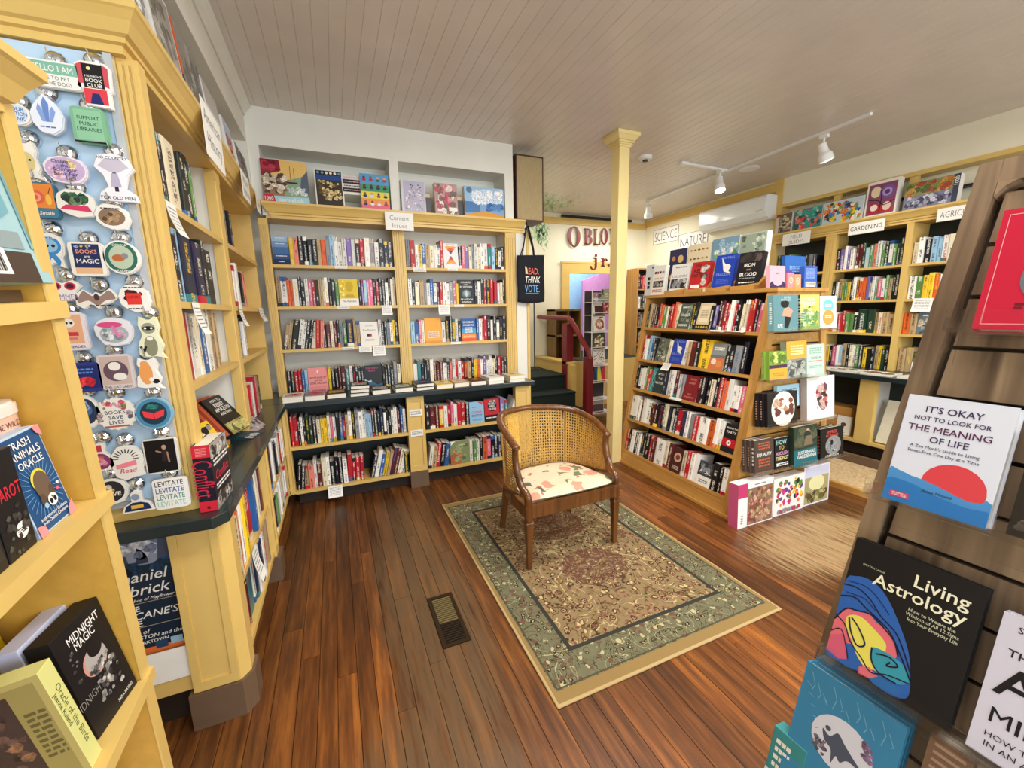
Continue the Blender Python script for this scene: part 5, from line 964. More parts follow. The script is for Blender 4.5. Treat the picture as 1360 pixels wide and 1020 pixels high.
PR('puzzle_box', 'tall puzzle box with purple, red and cream curved abstract shapes', 2.785, 2.51, 2.85, 0xEDEAE2, [('r', .06, .06, .94, .92, 0x8A4A6A), ('e', .3, .7, .16, .2, 0xE8D8B0), ('e', .66, .66, .24, .24, 0x7A5A9A), ('e', .66, .66, .15, .15, 0xB89AC8), ('e', .66, .66, .08, .08, 0x5A3A7A), ('p', [(.1, .1), (.9, .1), (.8, .4), (.5, .3), (.2, .42)], 0xB8242E), ('e', .3, .26, .12, .12, 0xF0E8DC), ('e', .7, .26, .13, .16, 0xE8D0C0), ('l', [(.1, .5), (.4, .45), (.6, .3), (.9, .4)], .03, 0x1E1A1C), ('l', [(.45, .9), (.5, .5), (.48, .1)], .03, 0x1E1A1C)])
PR('puzzle_box', 'wide puzzle box of an autumn river with 1000 on its end', 2.455, 2.06, 2.75, 0x6A7086, [('r', 0, .5, .9, 1, 0x8A8A5A), ('blobs', 43, 70, (0xB8703A, 0x7A8A4A, 0xC89A4A, 0x5A6A3A, 0xA84A3A), 0, .5, .9, 1, .1, 0), ('r', 0, 0, .9, .5, 0x7A7E9A), ('blobs', 44, 40, (0xC8C8D8, 0x5A5A78, 0x9A9AB0, 0x3E3E5A), 0, .05, .9, .5, .1, 0), ('r', .9, 0, 1, 1, 0x3A4258), ('t', '1000', .95, .75, .12, 'W', .3, 'bold', 'c', PI / 2)])
# ------------------------------------------------------------------ oak display: top and slatted end
def OE(x0, x1, z0, z1, lab, base, items, t=.03, sp=None, nm='book', y=1.93, lean=-6, copies=0, cat='book', side=-1):
    M = T(x0, y, z0) @ RX(math.radians(lean))
    if nm == 'book':
        for k in range(copies): cover_book('book', ORD[k + 1] + ' copy behind the front ' + lab.split(' on the')[0].split(',')[0].split(' at the')[0], x1 - x0, z1 - z0, .022, T(x0 - .02 * (k + 1), y + .024 * (k + 1), z0) @ RX(math.radians(lean)), base, None, [('lines', .3, .2, .7, .8, 8, 0xC9A090)])
        return cover_book('book', lab, x1 - x0, z1 - z0, t, M, base, items, sp, spine_side=side)
    return pack_box(nm, lab, x1 - x0, z1 - z0, t, M, base, items, sp, side=side, cat=cat)
OE(2.80, 3.06, 1.425, 1.675, 'slate blue book with a silhouetted figure, top left of the oak slatted end', 0x5F8A90, [('p', [(.42, .08), (.58, .08), (.7, .35), (.62, .42), (.45, .4)], 0x17181C), ('p', [(.33, .42), (.66, .38), (.78, .55), (.6, .66), (.42, .62)], 0xE89A80), ('e', .45, .76, .17, .12, 0x17181C), ('t', 'SAMIRA', .55, .93, .06, 0xBFD6D6, .5), ('t', 'PORTRAITS', .5, .86, .06, 0xBFD6D6, .7), ('lines', .15, .1, .35, .2, 3, 'W')], .045, [('r', 0, 0, 1, 1, 0x6E979C), ('lines', .3, .2, .7, .8, 10, 'W')])
OE(3.085, 3.30, 1.425, 1.675, 'yellow and green book LYDIA MILLET, top middle of the oak slatted end', 0x8FA85A, [('r', 0, .5, 1, 1, 0xE6CF6A), ('blobs', 50, 24, (0x6A9A5A, 0xD8C050, 0x4A7A4A, 0xA8B860), 0, 0, 1, .7, .25, 0), ('t', 'LYDIA', .5, .88, .11, 'W', .8), ('t', 'MILLET', .5, .74, .11, 'W', .85), ('t', 'WE', .5, .57, .08, 'W', .3), ('t', 'LOVED', .5, .45, .08, 'W', .6), ('t', 'IT', .5, .33, .08, 'W', .2), ('t', 'ALL', .5, .21, .08, 'W', .4)], .04, [('r', 0, 0, 1, 1, 0x2A4A4A), ('t', 'LYDIA MILLET', .5, .5, .5, 'W', 5, 'bold', 'c', -PI / 2)])
OE(3.31, 3.50, 1.43, 1.665, 'white book with a teal and an orange blob, top right of the oak slatted end', 'W', [('e', .5, .7, .33, .24, 0x6FC4C4), ('e', .5, .33, .36, .3, 0xEE9A4A), ('lines', .3, .65, .7, .75, 2, 'W'), ('lines', .3, .3, .7, .4, 2, 'W'), ('lines', .25, .06, .75, .12, 1, 'G')], .025)
OE(2.80, 2.99, 1.08, 1.28, 'green over orange book, left in the second row of the oak slatted end', 0x7A9A3A, [('r', 0, 0, 1, .4, 0xEBA43A), ('r', 0, .4, 1, .52, 0x4A2A4A), ('blobs', 51, 20, (0x9AB04A, 0x5A7A2A, 0xC0C870), 0, .55, 1, 1, .25, 0), ('lines', .2, .1, .8, .25, 2, 0xC87A2A)], .03, None, copies=1)
OE(2.985, 3.21, 1.075, 1.345, 'orange over grey woodland book, middle of the second row of the oak slatted end', 0x8A8F86, [('r', .0, .52, 1, 1, 0xEBA63A), ('lines', .2, .62, .85, .9, 4, 0xF8DFA8), ('blobs', 52, 30, (0x6A6E66, 0xA8ACA4, 0x4E524C), 0, 0, 1, .52, .22, 0), ('l', [(.5, .1), (.5, .48)], .05, 0x3A3C38), ('l', [(.2, .38), (.5, .26), (.8, .4)], .03, 0x3A3C38)], .045, [('r', 0, 0, 1, 1, 0x8FA088), ('e', .5, .5, .4, .4, 0x2A2A2A)])
OE(3.215, 3.425, 1.07, 1.31, 'mint green book with a pink line, right in second row of oak slatted end', 0xBFD8C8, [('lines', .15, .7, .85, .92, 3, 0x8FB0A0), ('t', 'WAKE UP', .5, .58, .08, 0x5A7A70, .7), ('r', .12, .46, .88, .5, 0xE08A90), ('lines', .15, .25, .85, .35, 2, 0x8FB0A0), ('r', .2, .06, .45, .18, 'W')], .025)
OE(2.83, 3.155, .728, .975, 'black cookbook with a round white plate, third row of the oak slatted end', 0x1E1A1A, [('e', .52, .5, .40, .40, 0xE8E0D4), ('blobs', 53, 26, (0x8A4A3A, 0xB87A5A, 0xC8A890, 0x6A3A30), .16, .22, .9, .82, .14, 0), ('e', .52, .5, .2, .2, 'W'), ('lines', .42, .45, .64, .57, 3, 0xB0A070)], .022, copies=2)
OE(2.995, 3.25, .84, 1.01, 'pale blue book behind the plate cookbook on the oak slatted end', 0xA8CCDC, [('lines', .2, .5, .9, .85, 3, 0x6A9AB0), ('t', 'LIE IN', .6, .2, .14, 'W', .5)], .025, y=1.985)
OE(3.275, 3.61, .725, 1.055, 'large white book with a sprig of red and brown flowers on the oak slatted end', 'W', [('blobs', 54, 26, (0x8A3A4A, 0xB86A6A, 0x3A3034, 0xD0A8A0, 0x5A4A50), .3, .2, .8, .85, .13, 0), ('l', [(.35, .25), (.5, .5), (.55, .8)], .02, 0x4A3A3A)], .05, [('r', 0, 0, 1, 1, 0xC8B8B0)])
OE(2.735, 2.94, .395, .635, 'brown book with EQUALITY in white on the low row of the oak slatted end', 0x4E4038, [('lines', .2, .68, .8, .92, 3, 0xB85A3A), ('t', 'EQUALITY', .5, .54, .1, 'W', .84), ('lines', .2, .14, .8, .42, 3, 0xB85A3A)], .03, [('lines', .3, .2, .7, .8, 5, 'W')], copies=2)
OE(2.955, 3.12, .385, .62, 'black book HOW TO with coloured capitals on the low row of the oak slatted end', 0x17171A, [('t', 'HOW', .45, .86, .15, 0xA8D8D0, .7), ('t', 'TO', .45, .68, .13, 0xE8B84A, .4), ('t', 'ABOLISH', .5, .5, .12, 0xD8A0C0, .86), ('t', 'THE PAST', .5, .34, .12, 0xF0E0A0, .86), ('lines', .1, .08, .9, .2, 2, 'W')], .03)
OE(3.125, 3.405, .38, .69, 'dark green book SUSTAINABLE GARDENING with a figure on the oak slatted end', 0x2A3A2E, [('r', 0, 0, 1, .42, 0x1F6670), ('blobs', 55, 26, (0x3A4A34, 0x5A5A44, 0x22302A), 0, .44, 1, 1, .22, 0), ('e', .6, .82, .09, .12, 0xC9A48A), ('p', [(.42, .5), (.82, .5), (.74, .74), (.5, .74)], 0x7A6A54), ('t', 'SUSTAINABLE', .55, .34, .08, 'W', .82), ('t', 'GARDENING', .55, .24, .09, 'W', .82)], .04, y=1.9)
OE(3.50, 3.80, .365, .62, 'black book EMPRESS OF THE NILE at the right edge of the oak slatted end', 0x151416, [('t', 'EMPRESS', .5, .86, .1, 0xE05A4A, .86), ('t', 'OF THE NILE', .5, .74, .08, 0xE05A4A, .8), ('e', .55, .42, .34, .26, 0x8A8A86), ('blobs', 56, 18, ('W', 'K', 'G'), .25, .22, .8, .62, .16, 0), ('t', 'LYNNE OLSON', .5, .1, .07, 'W', .8)], .028, [('lines', .3, .2, .7, .8, 6, 0xC85A4A)], copies=3)
OE(2.57, 2.945, .001, .335, 'pink and white puzzle box of small leaves on the floor by the oak display', 0xE9E4E4, [('r', 0, .68, .26, 1, 'P' if False else 0xC23A6C), ('r', .0, 0, .22, .68, 'W'), ('r', .26, .03, .98, .86, 0x8A6A54), ('blobs', 57, 90, (0xB8826A, 0x6A4A3E, 0xA89A70, 0xD0A890, 0x8A4A44), .26, .03, .98, .86, .07, 0), ('lines', .45, .9, .8, .95, 1, 'G'), ('lines', .08, .08, .14, .3, 4, 'G')], .08, [('r', 0, 0, 1, 1, 0xC95A84)], nm='puzzle_box', y=1.91, lean=-3)
OE(2.965, 3.32, .001, .30, 'puzzle box with rows of bright lettering blocks, middle on the floor by the oak display', 0xEDE6E2, [('blobs', 58, 60, (0xC8367A, 0x6A3A8A, 0xE8C83A, 0x5A8A3A, 0x2A2A2A, 0xE07A3A), .06, .22, .98, .94, .09, 0), ('r', .1, .7, .9, .78, 0xF0E8E0), ('r', .1, .48, .9, .54, 0xF0E8E0), ('blobs', 59, 20, (0xB83A5A, 0x8A8A8A), .12, .03, .95, .16, .1, 0)], .08, [('r', 0, 0, 1, 1, 0xD83A6A)], nm='puzzle_box', y=1.92, lean=-3)
OE(3.335, 3.665, .001, .325, 'puzzle box of a misty golden landscape, right on the floor by the oak display', 0xE6E2EA, [('r', .04, .04, .96, .72, 0xA8A070), ('e', .5, .55, .3, .2, 0xE0DCA8), ('blobs', 60, 40, (0x6A6238, 0x8A8450, 0xB8B080, 0x5A4A30), .04, .04, .96, .38, .12, 0), ('r', .04, .72, .96, .98, 0xC9CBE0)], .08, [('r', 0, 0, 1, 1, 0xB8904A)], nm='puzzle_box', y=1.93, lean=-3)
for k, (z, a, b) in enumerate(((1.42, .14, .80), (1.07, .14, .78), (.722, .16, .95), (.376, .08, 1.14))):
    m = MB(); m.box(a, b, -.125, .012, z - .004, z).box(a, b, -.129, -.125, z, z + .03); m.build('acrylic_holder', ACR, sc)
# on top of the display
def ST(x, y, z, w, h, t, lab, base, items, lean=-14, yaw=-90, sp=None, wedge=True, side=1):
    M = T(x, y, z) @ RZ(math.radians(yaw)) @ RX(math.radians(lean))
    return cover_book('book', lab, w, h, t, M, base, items, sp, spine_side=side)
TZ = 1.7295
def wedge_at(x, y, w, lab): tag(MB(frame((x, y, TZ), (0, -1, 0), (1, 0, 0), (0, 0, 1))).prism([(-.03, 0), (.13, 0), (.13, .10), (.11, .10), (.02, .03), (-.03, .03)], 'x', 0, w).build('book_wedge', OAKY), lab, 'book stand')
wedge_at(2.99, 2.44, .21, 'wooden wedge under the black IRON AND BLOOD book on the oak display')
wedge_at(2.99, 2.68, .19, 'wooden wedge under the blue falcon book on the oak display')
wedge_at(2.99, 2.92, .19, 'wooden wedge under the red book on the oak display')
wedge_at(2.99, 3.165, .20, 'wooden wedge under the white COLLISIONS book on the oak display')
ST(3.01, 2.44, TZ + .032, .19, .265, .055, 'thick black book IRON AND BLOOD standing on the oak display top', 0x1B1819, [('blobs', 70, 30, (0x3A3230, 0x5A4A44, 0x2A2422), 0, .7, 1, 1, .2, 0), ('t', 'IRON', .5, .62, .1, 'W', .6), ('t', 'AND', .5, .48, .05, 0xC9A890, .2), ('t', 'BLOOD', .5, .34, .11, 'W', .8), ('lines', .15, .2, .85, .25, 1, 'G'), ('lines', .15, .07, .85, .12, 1, 'W')], -12, -84)
ST(3.01, 2.665, TZ + .032, .18, .275, .045, 'blue book HUNTING THE FALCON standing on the oak display top', 0x1F3FA8, FALC, -12, -84)
ST(3.01, 2.92, TZ + .032, .19, .245, .05, 'red and grey book with large cover letters standing on the oak display top', 0xB8242A, [('t', 'THE', .35, .86, .1, 0x1B1214, .5, 'bold', 'c', .0), ('t', 'RED', .38, .68, .14, 0x1B1214, .6), ('t', 'HOTEL', .42, .5, .14, 0x1B1214, .7), ('blobs', 71, 18, (0x8A8A86, 0xC9C4BC, 0x4A4A48), .5, .1, .98, .9, .2, 0), ('r', .1, .04, .6, .16, 'W')], -12, -84)
ST(3.01, 3.165, TZ + .032, .21, .25, .03, 'white book COLLISIONS with a black and white photo on the oak display top', 0xE4E2E0, [('r', .06, .08, .9, .44, 0x3A3A3E), ('blobs', 72, 22, (0x8A8A8E, 0x2A2A2E, 0xC4C4C8), .06, .08, .9, .44, .16, 0), ('t', 'COLLISIONS', .5, .54, .09, 'K', .84, 'reg'), ('lines', .2, .84, .8, .92, 1, 'G')], -12, -84)
ST(3.0, 3.40, TZ + .001, .17, .29, .04, 'tall white book HOMELANDS with rows of small photos on the oak display', 0xECEAE6, [('t', 'HOMELANDS', .5, .56, .07, 0xB83A3A, .8, 'reg'), ('r', .1, .26, .92, .48, 0x4A4A4A), ('blobs', 73, 16, (0x8A8A86, 0x2A2A2A, 0xB8B4AE), .1, .26, .92, .48, .14, 0), ('r', .12, .72, .26, .8, 'K'), ('r', .32, .72, .46, .8, 'R'), ('r', .52, .72, .66, .8, 'K'), ('r', .72, .72, .9, .8, 'G'), ('lines', .1, .08, .9, .2, 2, 0xC85A5A)], -8, -90)
ST(3.03, 3.53, TZ + .001, .12, .31, .06, 'tall pale book with dark photo squares behind the white one on the oak display', 0xD8DCE0, [('r', .3, .5, .6, .6, 'K'), ('r', .3, .36, .6, .46, 'K'), ('r', .3, .22, .6, .32, 'K'), ('e', .8, .9, .1, .1, 'B')], -4, -90)
def PT(lab, x, y, w, h, base, items, t=.06): pack_box('puzzle_box', lab, w, h, t, T(x, y, TZ + .001) @ RZ(-PI / 2) @ RX(math.radians(-3)), base, items, [('r', 0, 0, 1, 1, 0xE5E2DC)], side=1)
PT('puzzle box of round planets behind the books on the oak display', 3.28, 3.47, .235, .46, 0x2A2A5A, [('e', .25, .8, .11, .11, 0xC98A6A), ('e', .65, .78, .16, .16, 0xE6C88A), ('e', .4, .55, .14, .14, 0x8A6AA8), ('e', .75, .5, .1, .1, 0xE8E0D0), ('e', .2, .4, .13, .13, 0xD8A84A), ('e', .6, .25, .14, .14, 0x5A8AC0)])
PT('cream puzzle box with rows of small orange animals behind the books on the oak display', 3.285, 3.225, .265, .475, 0xF0E4C0, [('e', .14 + .18 * i, .2 + .17 * j, .055, .03, rnd.choice((0xC8743A, 0xA85A2A, 0x6A4A3A))) for i in range(5) for j in range(5)])
PT('puzzle box with a red bird in a green landscape behind the blue book', 3.29, 2.945, .28, .485, 0x7AA0B8, [('r', 0, 0, 1, .5, 0x6A9A5A), ('blobs', 74, 40, (0x5A8A4A, 0x9AC0D8, 0xE0E8E8, 0x8AB06A), 0, 0, 1, 1, .18, 0), ('e', .68, .6, .12, .16, 0xD8503A)])
PT('puzzle box with pale green misty woodland behind the black book', 3.295, 2.655, .24, .48, 0xB8C4B4, [('r', .02, .02, .94, .98, 0x9AAA98), ('blobs', 75, 40, (0x7A8A78, 0xB8C8B4, 0x5A6A5A, 0xD0DACC), .02, .02, .94, .98, .16, 0)])
for k in range(2):
    cover_book('book', 'cream book lying flat under the standing books on the oak display, layer %d' % (k + 1), .16, .03, .22, T(2.975, 2.72 - .02 * k, TZ + .001 + k * .031) @ RZ(-PI / 2) @ T(0, 0, 0), 'C', None) if k == 0 else None
pack_box('notebook_box', 'pink notebook with a dark rounded shape on the right end of the oak display top', .172, .16, .03, T(2.945, 2.09, TZ + .001) @ RX(math.radians(-6)), 0xE6AAB8, [('p', [(0, 0), (1, 0), (1, .18), (.8, .3), (.62, .12), (.38, .12), (.2, .3), (0, .18)], 0x3A2A52), ('e', .5, .3, .3, .2, 0xE6AAB8), ('l', [(.42, .62), (.5, .68), (.58, .62)], .03, 'K')], cat='notebook')
for k, (x, w, h, y, c, lab) in enumerate(((3.135, .12, .132, 2.13, 0x6A3A8A, 'purple notebook behind the pink ones on the oak display'), (3.135, .073, .11, 2.085, 0xE88A8A, 'small coral notebook with a curl pattern on the oak display'), (3.213, .075, .10, 2.085, 0xE8946A, 'small orange notebook with a curl pattern on the oak display'))):
    pack_box('notebook', lab, w, h, .025, T(x, y, TZ + .001) @ RX(math.radians(-5)), c, [('e', .5, .5, .3, .34, 0xF0C0B0), ('e', .5, .5, .2, .22, c), ('e', .5, .5, .1, .1, 0xF0C0B0)] if k else [('r', 0, 0, 1, .4, 0xC83A7A)], cat='notebook')
pack_box('notebook', 'blue boxed set with a white barcode panel at the right corner of the oak display', .15, .165, .04, T(3.325, 2.085, TZ + .001) @ RX(math.radians(-4)), 0x3A62B8, [('lines', .15, .4, .85, .9, 9, 0x9AB0E0), ('r', .1, .06, .9, .28, 'W')] + [('r', .14 + .06 * i, .09, .14 + .06 * i + .03, .25, 'K') for i in range(12)], [('r', 0, 0, 1, 1, 0x6A6AB8)], side=1, cat='notebook')
pack_box('notebook', 'large blue book behind the barcode set on the oak display', .24, .25, .03, T(3.235, 2.17, TZ + .001) @ RX(math.radians(-5)), 0x2C64B0, [('lines', .2, .5, .8, .7, 4, 0x8FB0E0)], cat='book')

# ------------------------------------------------------------------ paper signs
def sign(lab, M, w, h, items, base=PAPER, nm='paper_sign'):
    o = thing(nm, lab, 'sign', M=M); MB().box(0, w, 0, .002, 0, h).build('card', base, o); a = MB(); art(a, items, w, h, Matrix.Identity(4)); a.build('lettering', PRINT, o); return o
FY = lambda x, y, z: frame((x, y, z), (1, 0, 0), (0, 1, 0), (0, 0, 1))
FXr = lambda x, y, z: frame((x, y, z), (0, -1, 0), (1, 0, 0), (0, 0, 1))
FXl = lambda x, y, z: frame((x, y, z), (0, 1, 0), (-1, 0, 0), (0, 0, 1))
BOR = [('r', 0, 0, 1, .02, 'K'), ('r', 0, .98, 1, 1, 'K'), ('r', 0, 0, .012, 1, 'K'), ('r', .988, 0, 1, 1, 'K')]
sign('white paper sign Current Issues on the cornice of the back bookcase', FY(.49, 3.921, 2.325), .245, .15, [('t', 'Current', .5, .70, .27, 'K', .7, 'thin'), ('t', 'Issues', .5, .27, .27, 'K', .56, 'thin')])
sign('white paper sign American History on the left cornice', FXl(-.441, 2.30, 2.30), .34, .235, [('t', 'American', .5, .76, .24, 'K', .86, 'thin'), ('t', 'History', .5, .36, .26, 'K', .8, 'thin')])
sign('white paper sign on the left cornice second from the corner', FXl(-.441, 3.12, 2.33), .26, .16, [('t', 'World', .5, .7, .3, 'K', .7, 'thin'), ('t', 'History', .5, .3, .3, 'K', .8, 'thin')])
sign('white paper sign on the left cornice nearest the corner', FXl(-.441, 3.66, 2.36), .18, .13, [('t', 'Essays', .5, .5, .3, 'K', .8, 'thin')])
sign('large paper sign SCIENCE high on the far right wall', FXr(5.464, 6.17, 2.725), .60, .255, BOR + [('t', 'SCIENCE', .5, .5, .62, 'K', .9, 'thin')])
sign('large paper sign NATURE on the far right wall below the air conditioner', FXr(5.464, 5.56, 2.55), .60, .25, BOR + [('t', 'NATURE', .5, .5, .62, 'K', .9, 'thin')])
sign('paper sign FIELD GUIDES on the right cornice', FXr(5.23, 3.60, 2.325), .33, .14, [('t', 'FIELD', .5, .70, .3, 0x4A4A4A, .7, 'thin'), ('t', 'GUIDES', .5, .26, .3, 0x4A4A4A, .7, 'thin')])
sign('paper sign GARDENING on the right cornice', FXr(5.23, 2.875, 2.335), .325, .12, [('t', 'GARDENING', .5, .5, .38, 'K', .9, 'reg')])
sign('paper sign AGRICULTURE on the right cornice next to the plywood stand', FXr(5.23, 2.15, 2.335), .36, .115, [('t', 'AGRICULTURE', .52, .5, .5, 'K', .92, 'thin')])
def talker(M, w, h, lab):
    """a paper card hanging from a shelf edge and curling outwards"""
    m = MB(); k = 6; vs = []
    for i in range(k + 1):
        t = i / k; vs += [(0, -.004 - .03 * t * t, -h * t), (w, -.004 - .03 * t * t, -h * t)]
    for i in range(k + 1):
        t = i / k; vs += [(0, -.0048 - .03 * t * t, -h * t), (w, -.0048 - .03 * t * t, -h * t)]
    n2 = 2 * (k + 1); fs = [(2 * i, 2 * i + 1, 2 * i + 3, 2 * i + 2) for i in range(k)] + [(n2 + 2 * i + 2, n2 + 2 * i + 3, n2 + 2 * i + 1, n2 + 2 * i) for i in range(k)]
    o = thing('shelf_card', lab, 'card', M=M); m.add(vs, fs); m.build('paper', PAPER, o)
    a = MB(); r = random.Random(int(w * 1e5 + h * 1e4))
    for j in range(6):
        t = .16 + j * .12; yy = -.0052 - .03 * t * t; x = .12 * w
        while x < .84 * w: e = min(.88 * w, x + r.uniform(.05, .16) * w); a.add([(x, yy - .0003, -h * t), (e, yy - .0003, -h * t), (e, yy - .0022, -h * (t + .03)), (x, yy - .0022, -h * (t + .03))], [(0, 1, 2, 3)], 0, hx(0x8A8A90)); x = e + .03 * w
    a.build('handwriting', PRINT, o); return o
for x, z, w, h, lab in ((.415, 1.672, .09, .085, 'under the second shelf near the middle post'), (.19, 1.308, .11, .05, 'under the third shelf left of its neighbour'), (.31, 1.308, .11, .09, 'under the third shelf nearest the middle post'), (.72, 2.016, .12, .04, 'under the top shelf of the right bay'), (.94, 1.671, .11, .09, 'under the second shelf of the right bay')):
    talker(FY(x, 4.003, z), w, h, 'white handwritten card hanging %s of the back bookcase' % lab)
talker(FY(-.17, 3.69, .147), .115, .095, 'white handwritten card hanging from the bottom shelf of the back bookcase')
for z, k in ((.68, 'upper'), (.49, 'lower')): sign('small white card taped to the middle low pilaster, %s one' % k, FY(.555, 3.682, z), .112, .06, [('lines', .1, .2, .9, .8, 3, 'G')], nm='price_card')
for i, (x, z) in enumerate(((.05, 2.019), (.04, 1.674), (.05, 1.31), (1.05, 2.019), (1.1, 1.674), (1.05, 1.31))):
    sign('narrow white shelf label, %s, on the back bookcase %s bay' % (('top shelf', 'second shelf', 'third shelf')[i % 3], 'left' if i < 3 else 'right'), FY(x, 4.0025, z - .024), .1, .022, [('lines', .1, .3, .9, .7, 1, 'G')], nm='shelf_label')
for y, z, w, h, lab in ((1.93, 2.02, .11, .12, 'top shelf, near bay'), (2.06, 1.66, .1, .13, 'second shelf, near bay'), (2.96, 1.66, .1, .12, 'second shelf, far bay left end'), (3.7, 1.66, .2, .10, 'second shelf near the corner')):
    talker(FXl(-.523, y, z), w, h, 'white handwritten card curling from the %s of the left bookcase' % lab)
talker(FXl(-.453, 2.12, .50), .10, .16, 'white handwritten card curling from the low shelf of the left bookcase')
talker(frame((5.24, 2.26, 1.645), (0, -1, 0), (1, 0, 0), (0, 0, 1)) @ T(0, .06, 0), .15, .13, 'white handwritten card hanging in the agriculture bay of the right bookcase')
for t_, (y, zz, w, h, lab) in enumerate(((2.55, 1.41, .16, .07, 'top shelf of the oak display, left one'), (2.38, 1.41, .16, .06, 'top shelf of the oak display, right one'), (3.02, 1.09, .10, .07, 'second shelf of the oak display'), (2.85, .793, .14, .06, 'third shelf of the oak display'))):
    talker(MS @ FS(y - 2.04, zz) @ T(0, -.002, -.002) @ RX(math.radians(-50 if t_ != 2 else 0)), w, h, 'white card curling from the %s' % lab)

# ------------------------------------------------------------------ sticker board on the end of the left bookcase
sb = thing('sticker_board', 'pale blue board hung with stickers on chrome hooks at the bookcase end', 'display board', (-.8, 1.742, .95))
BLU = mat('pale_blue_sheet', 0xB9D6EE, .25, noise=.05, scale=6, coat=.3)
MB(T(.8, -1.742, -.95)).box(-1.1, -.545, 1.734, 1.744, .985, 2.372).build('sheet', BLU, sb)
GREYF = mat('grey_clear_frame', 0xB9BEC2, .2, coat=.3)
MB(T(.8, -1.742, -.95)).box(-.56, -.54, 1.726, 1.744, .965, 2.376).build('frame_edge', GREYF, sb); MB(T(.8, -1.742, -.95)).box(-1.1, -.56, 1.728, 1.744, .965, .985).build('frame_edge', GREYF, sb)
def outline(kind, w, h):
    if kind == 'rect': r = .12 * min(w, h); return [(w / 2 - r + r * math.cos(a), h / 2 - r + r * math.sin(a)) for a in (0, .8, PI / 2)] + [(-w / 2 + r + r * math.cos(a), h / 2 - r + r * math.sin(a)) for a in (PI / 2, 2.36, PI)] + [(-w / 2 + r + r * math.cos(a), -h / 2 + r + r * math.sin(a)) for a in (PI, 3.93, 1.5 * PI)] + [(w / 2 - r + r * math.cos(a), -h / 2 + r + r * math.sin(a)) for a in (1.5 * PI, 5.5, 2 * PI)]
    if kind == 'ell': return [(w / 2 * math.cos(2 * PI * i / 28), h / 2 * math.sin(2 * PI * i / 28)) for i in range(28)]
    if kind == 'scal': return [((w / 2) * (1 if i % 2 else .9) * math.cos(2 * PI * i / 36), (h / 2) * (1 if i % 2 else .9) * math.sin(2 * PI * i / 36)) for i in range(36)]
    return [(a * w, b * h) for a, b in kind]
SHAPES = dict(
    cloud=[(-.48, -.1), (-.5, .15), (-.36, .36), (-.1, .46), (.2, .44), (.42, .34), (.5, .08), (.46, -.2), (.3, -.42), (0, -.48), (-.3, -.42)],
    crystal=[(-.5, 0), (-.36, .2), (-.2, .34), (0, .5), (.22, .36), (.4, .2), (.5, -.05), (.4, -.34), (.1, -.5), (-.25, -.46), (-.46, -.25)],
    curtain=[(-.5, .42), (-.3, .5), (.4, .5), (.5, .44), (.46, .0), (.5, -.1), (.4, -.16), (.4, -.5), (-.34, -.48), (-.36, -.14), (-.5, -.06), (-.44, .1)],
    mush=[(-.5, .2), (-.36, .44), (0, .5), (.36, .44), (.5, .2), (.3, .04), (.2, -.2), (.46, -.34), (.5, -.5), (-.5, -.5), (-.44, -.34), (-.2, -.2), (-.3, .04)],
    bat=[(-.5, -.3), (-.48, .2), (-.3, .44), (-.1, .2), (0, .32), (.1, .2), (.34, .5), (.5, .1), (.3, -.2), (.12, -.3), (0, -.5), (-.16, -.26), (-.34, -.5)],
    hog=[(-.5, .1), (-.4, .34), (-.2, .5), (.2, .46), (.44, .3), (.5, -.1), (.36, -.44), (.0, -.5), (-.3, -.36), (-.46, -.2)],
    rac=[(-.3, .5), (-.1, .42), (.1, .42), (.3, .5), (.4, .26), (.3, .08), (.46, -.2), (.34, -.36), (.5, -.5), (.1, -.44), (-.2, -.46), (-.5, -.4), (-.44, -.1), (-.26, .06), (-.38, .3)],
    star=[(-.5, .1), (-.34, .3), (-.2, .46), (0, .5), (.24, .46), (.42, .3), (.5, .05), (.4, -.2), (.44, -.4), (.1, -.44), (-.1, -.5), (-.34, -.38), (-.4, -.14)],
    flask=[(-.2, .5), (.2, .5), (.16, .2), (.46, -.1), (.5, -.34), (.3, -.5), (-.3, -.5), (-.5, -.34), (-.46, -.1), (-.16, .2)],
    bust=[(-.5, -.5), (-.4, -.2), (-.16, -.02), (-.16, .36), (-.02, .5), (.14, .4), (.14, 0), (.36, -.12), (.5, -.5)],
    rosette=[(-.4, .2), (-.3, .42), (0, .5), (.32, .42), (.46, .15), (.4, -.1), (.3, -.2), (.36, -.5), (.05, -.36), (-.26, -.48), (-.2, -.2), (-.38, -.06)],
    glass=[(-.5, .2), (-.3, .45), (0, .3), (.3, .45), (.5, .2), (.3, -.1), (.4, -.5), (-.4, -.5), (-.3, -.1)])
SHAPES['palm'] = SHAPES['hog']; SHAPES['cat'] = SHAPES['rac']
def tx(*rows, c='K', x=.5, mw=.8, st='bold', h=None):
    n_ = len(rows); h = h or min(.2, .6 / n_); return [('t', r_, x, .5 + (n_ / 2 - i - .5) * h * 1.35, h, c, mw, st) for i, r_ in enumerate(rows)]
BL = [('blobs', 1, 1, ('K',), .4, .4, .6, .6, .1, 0)]
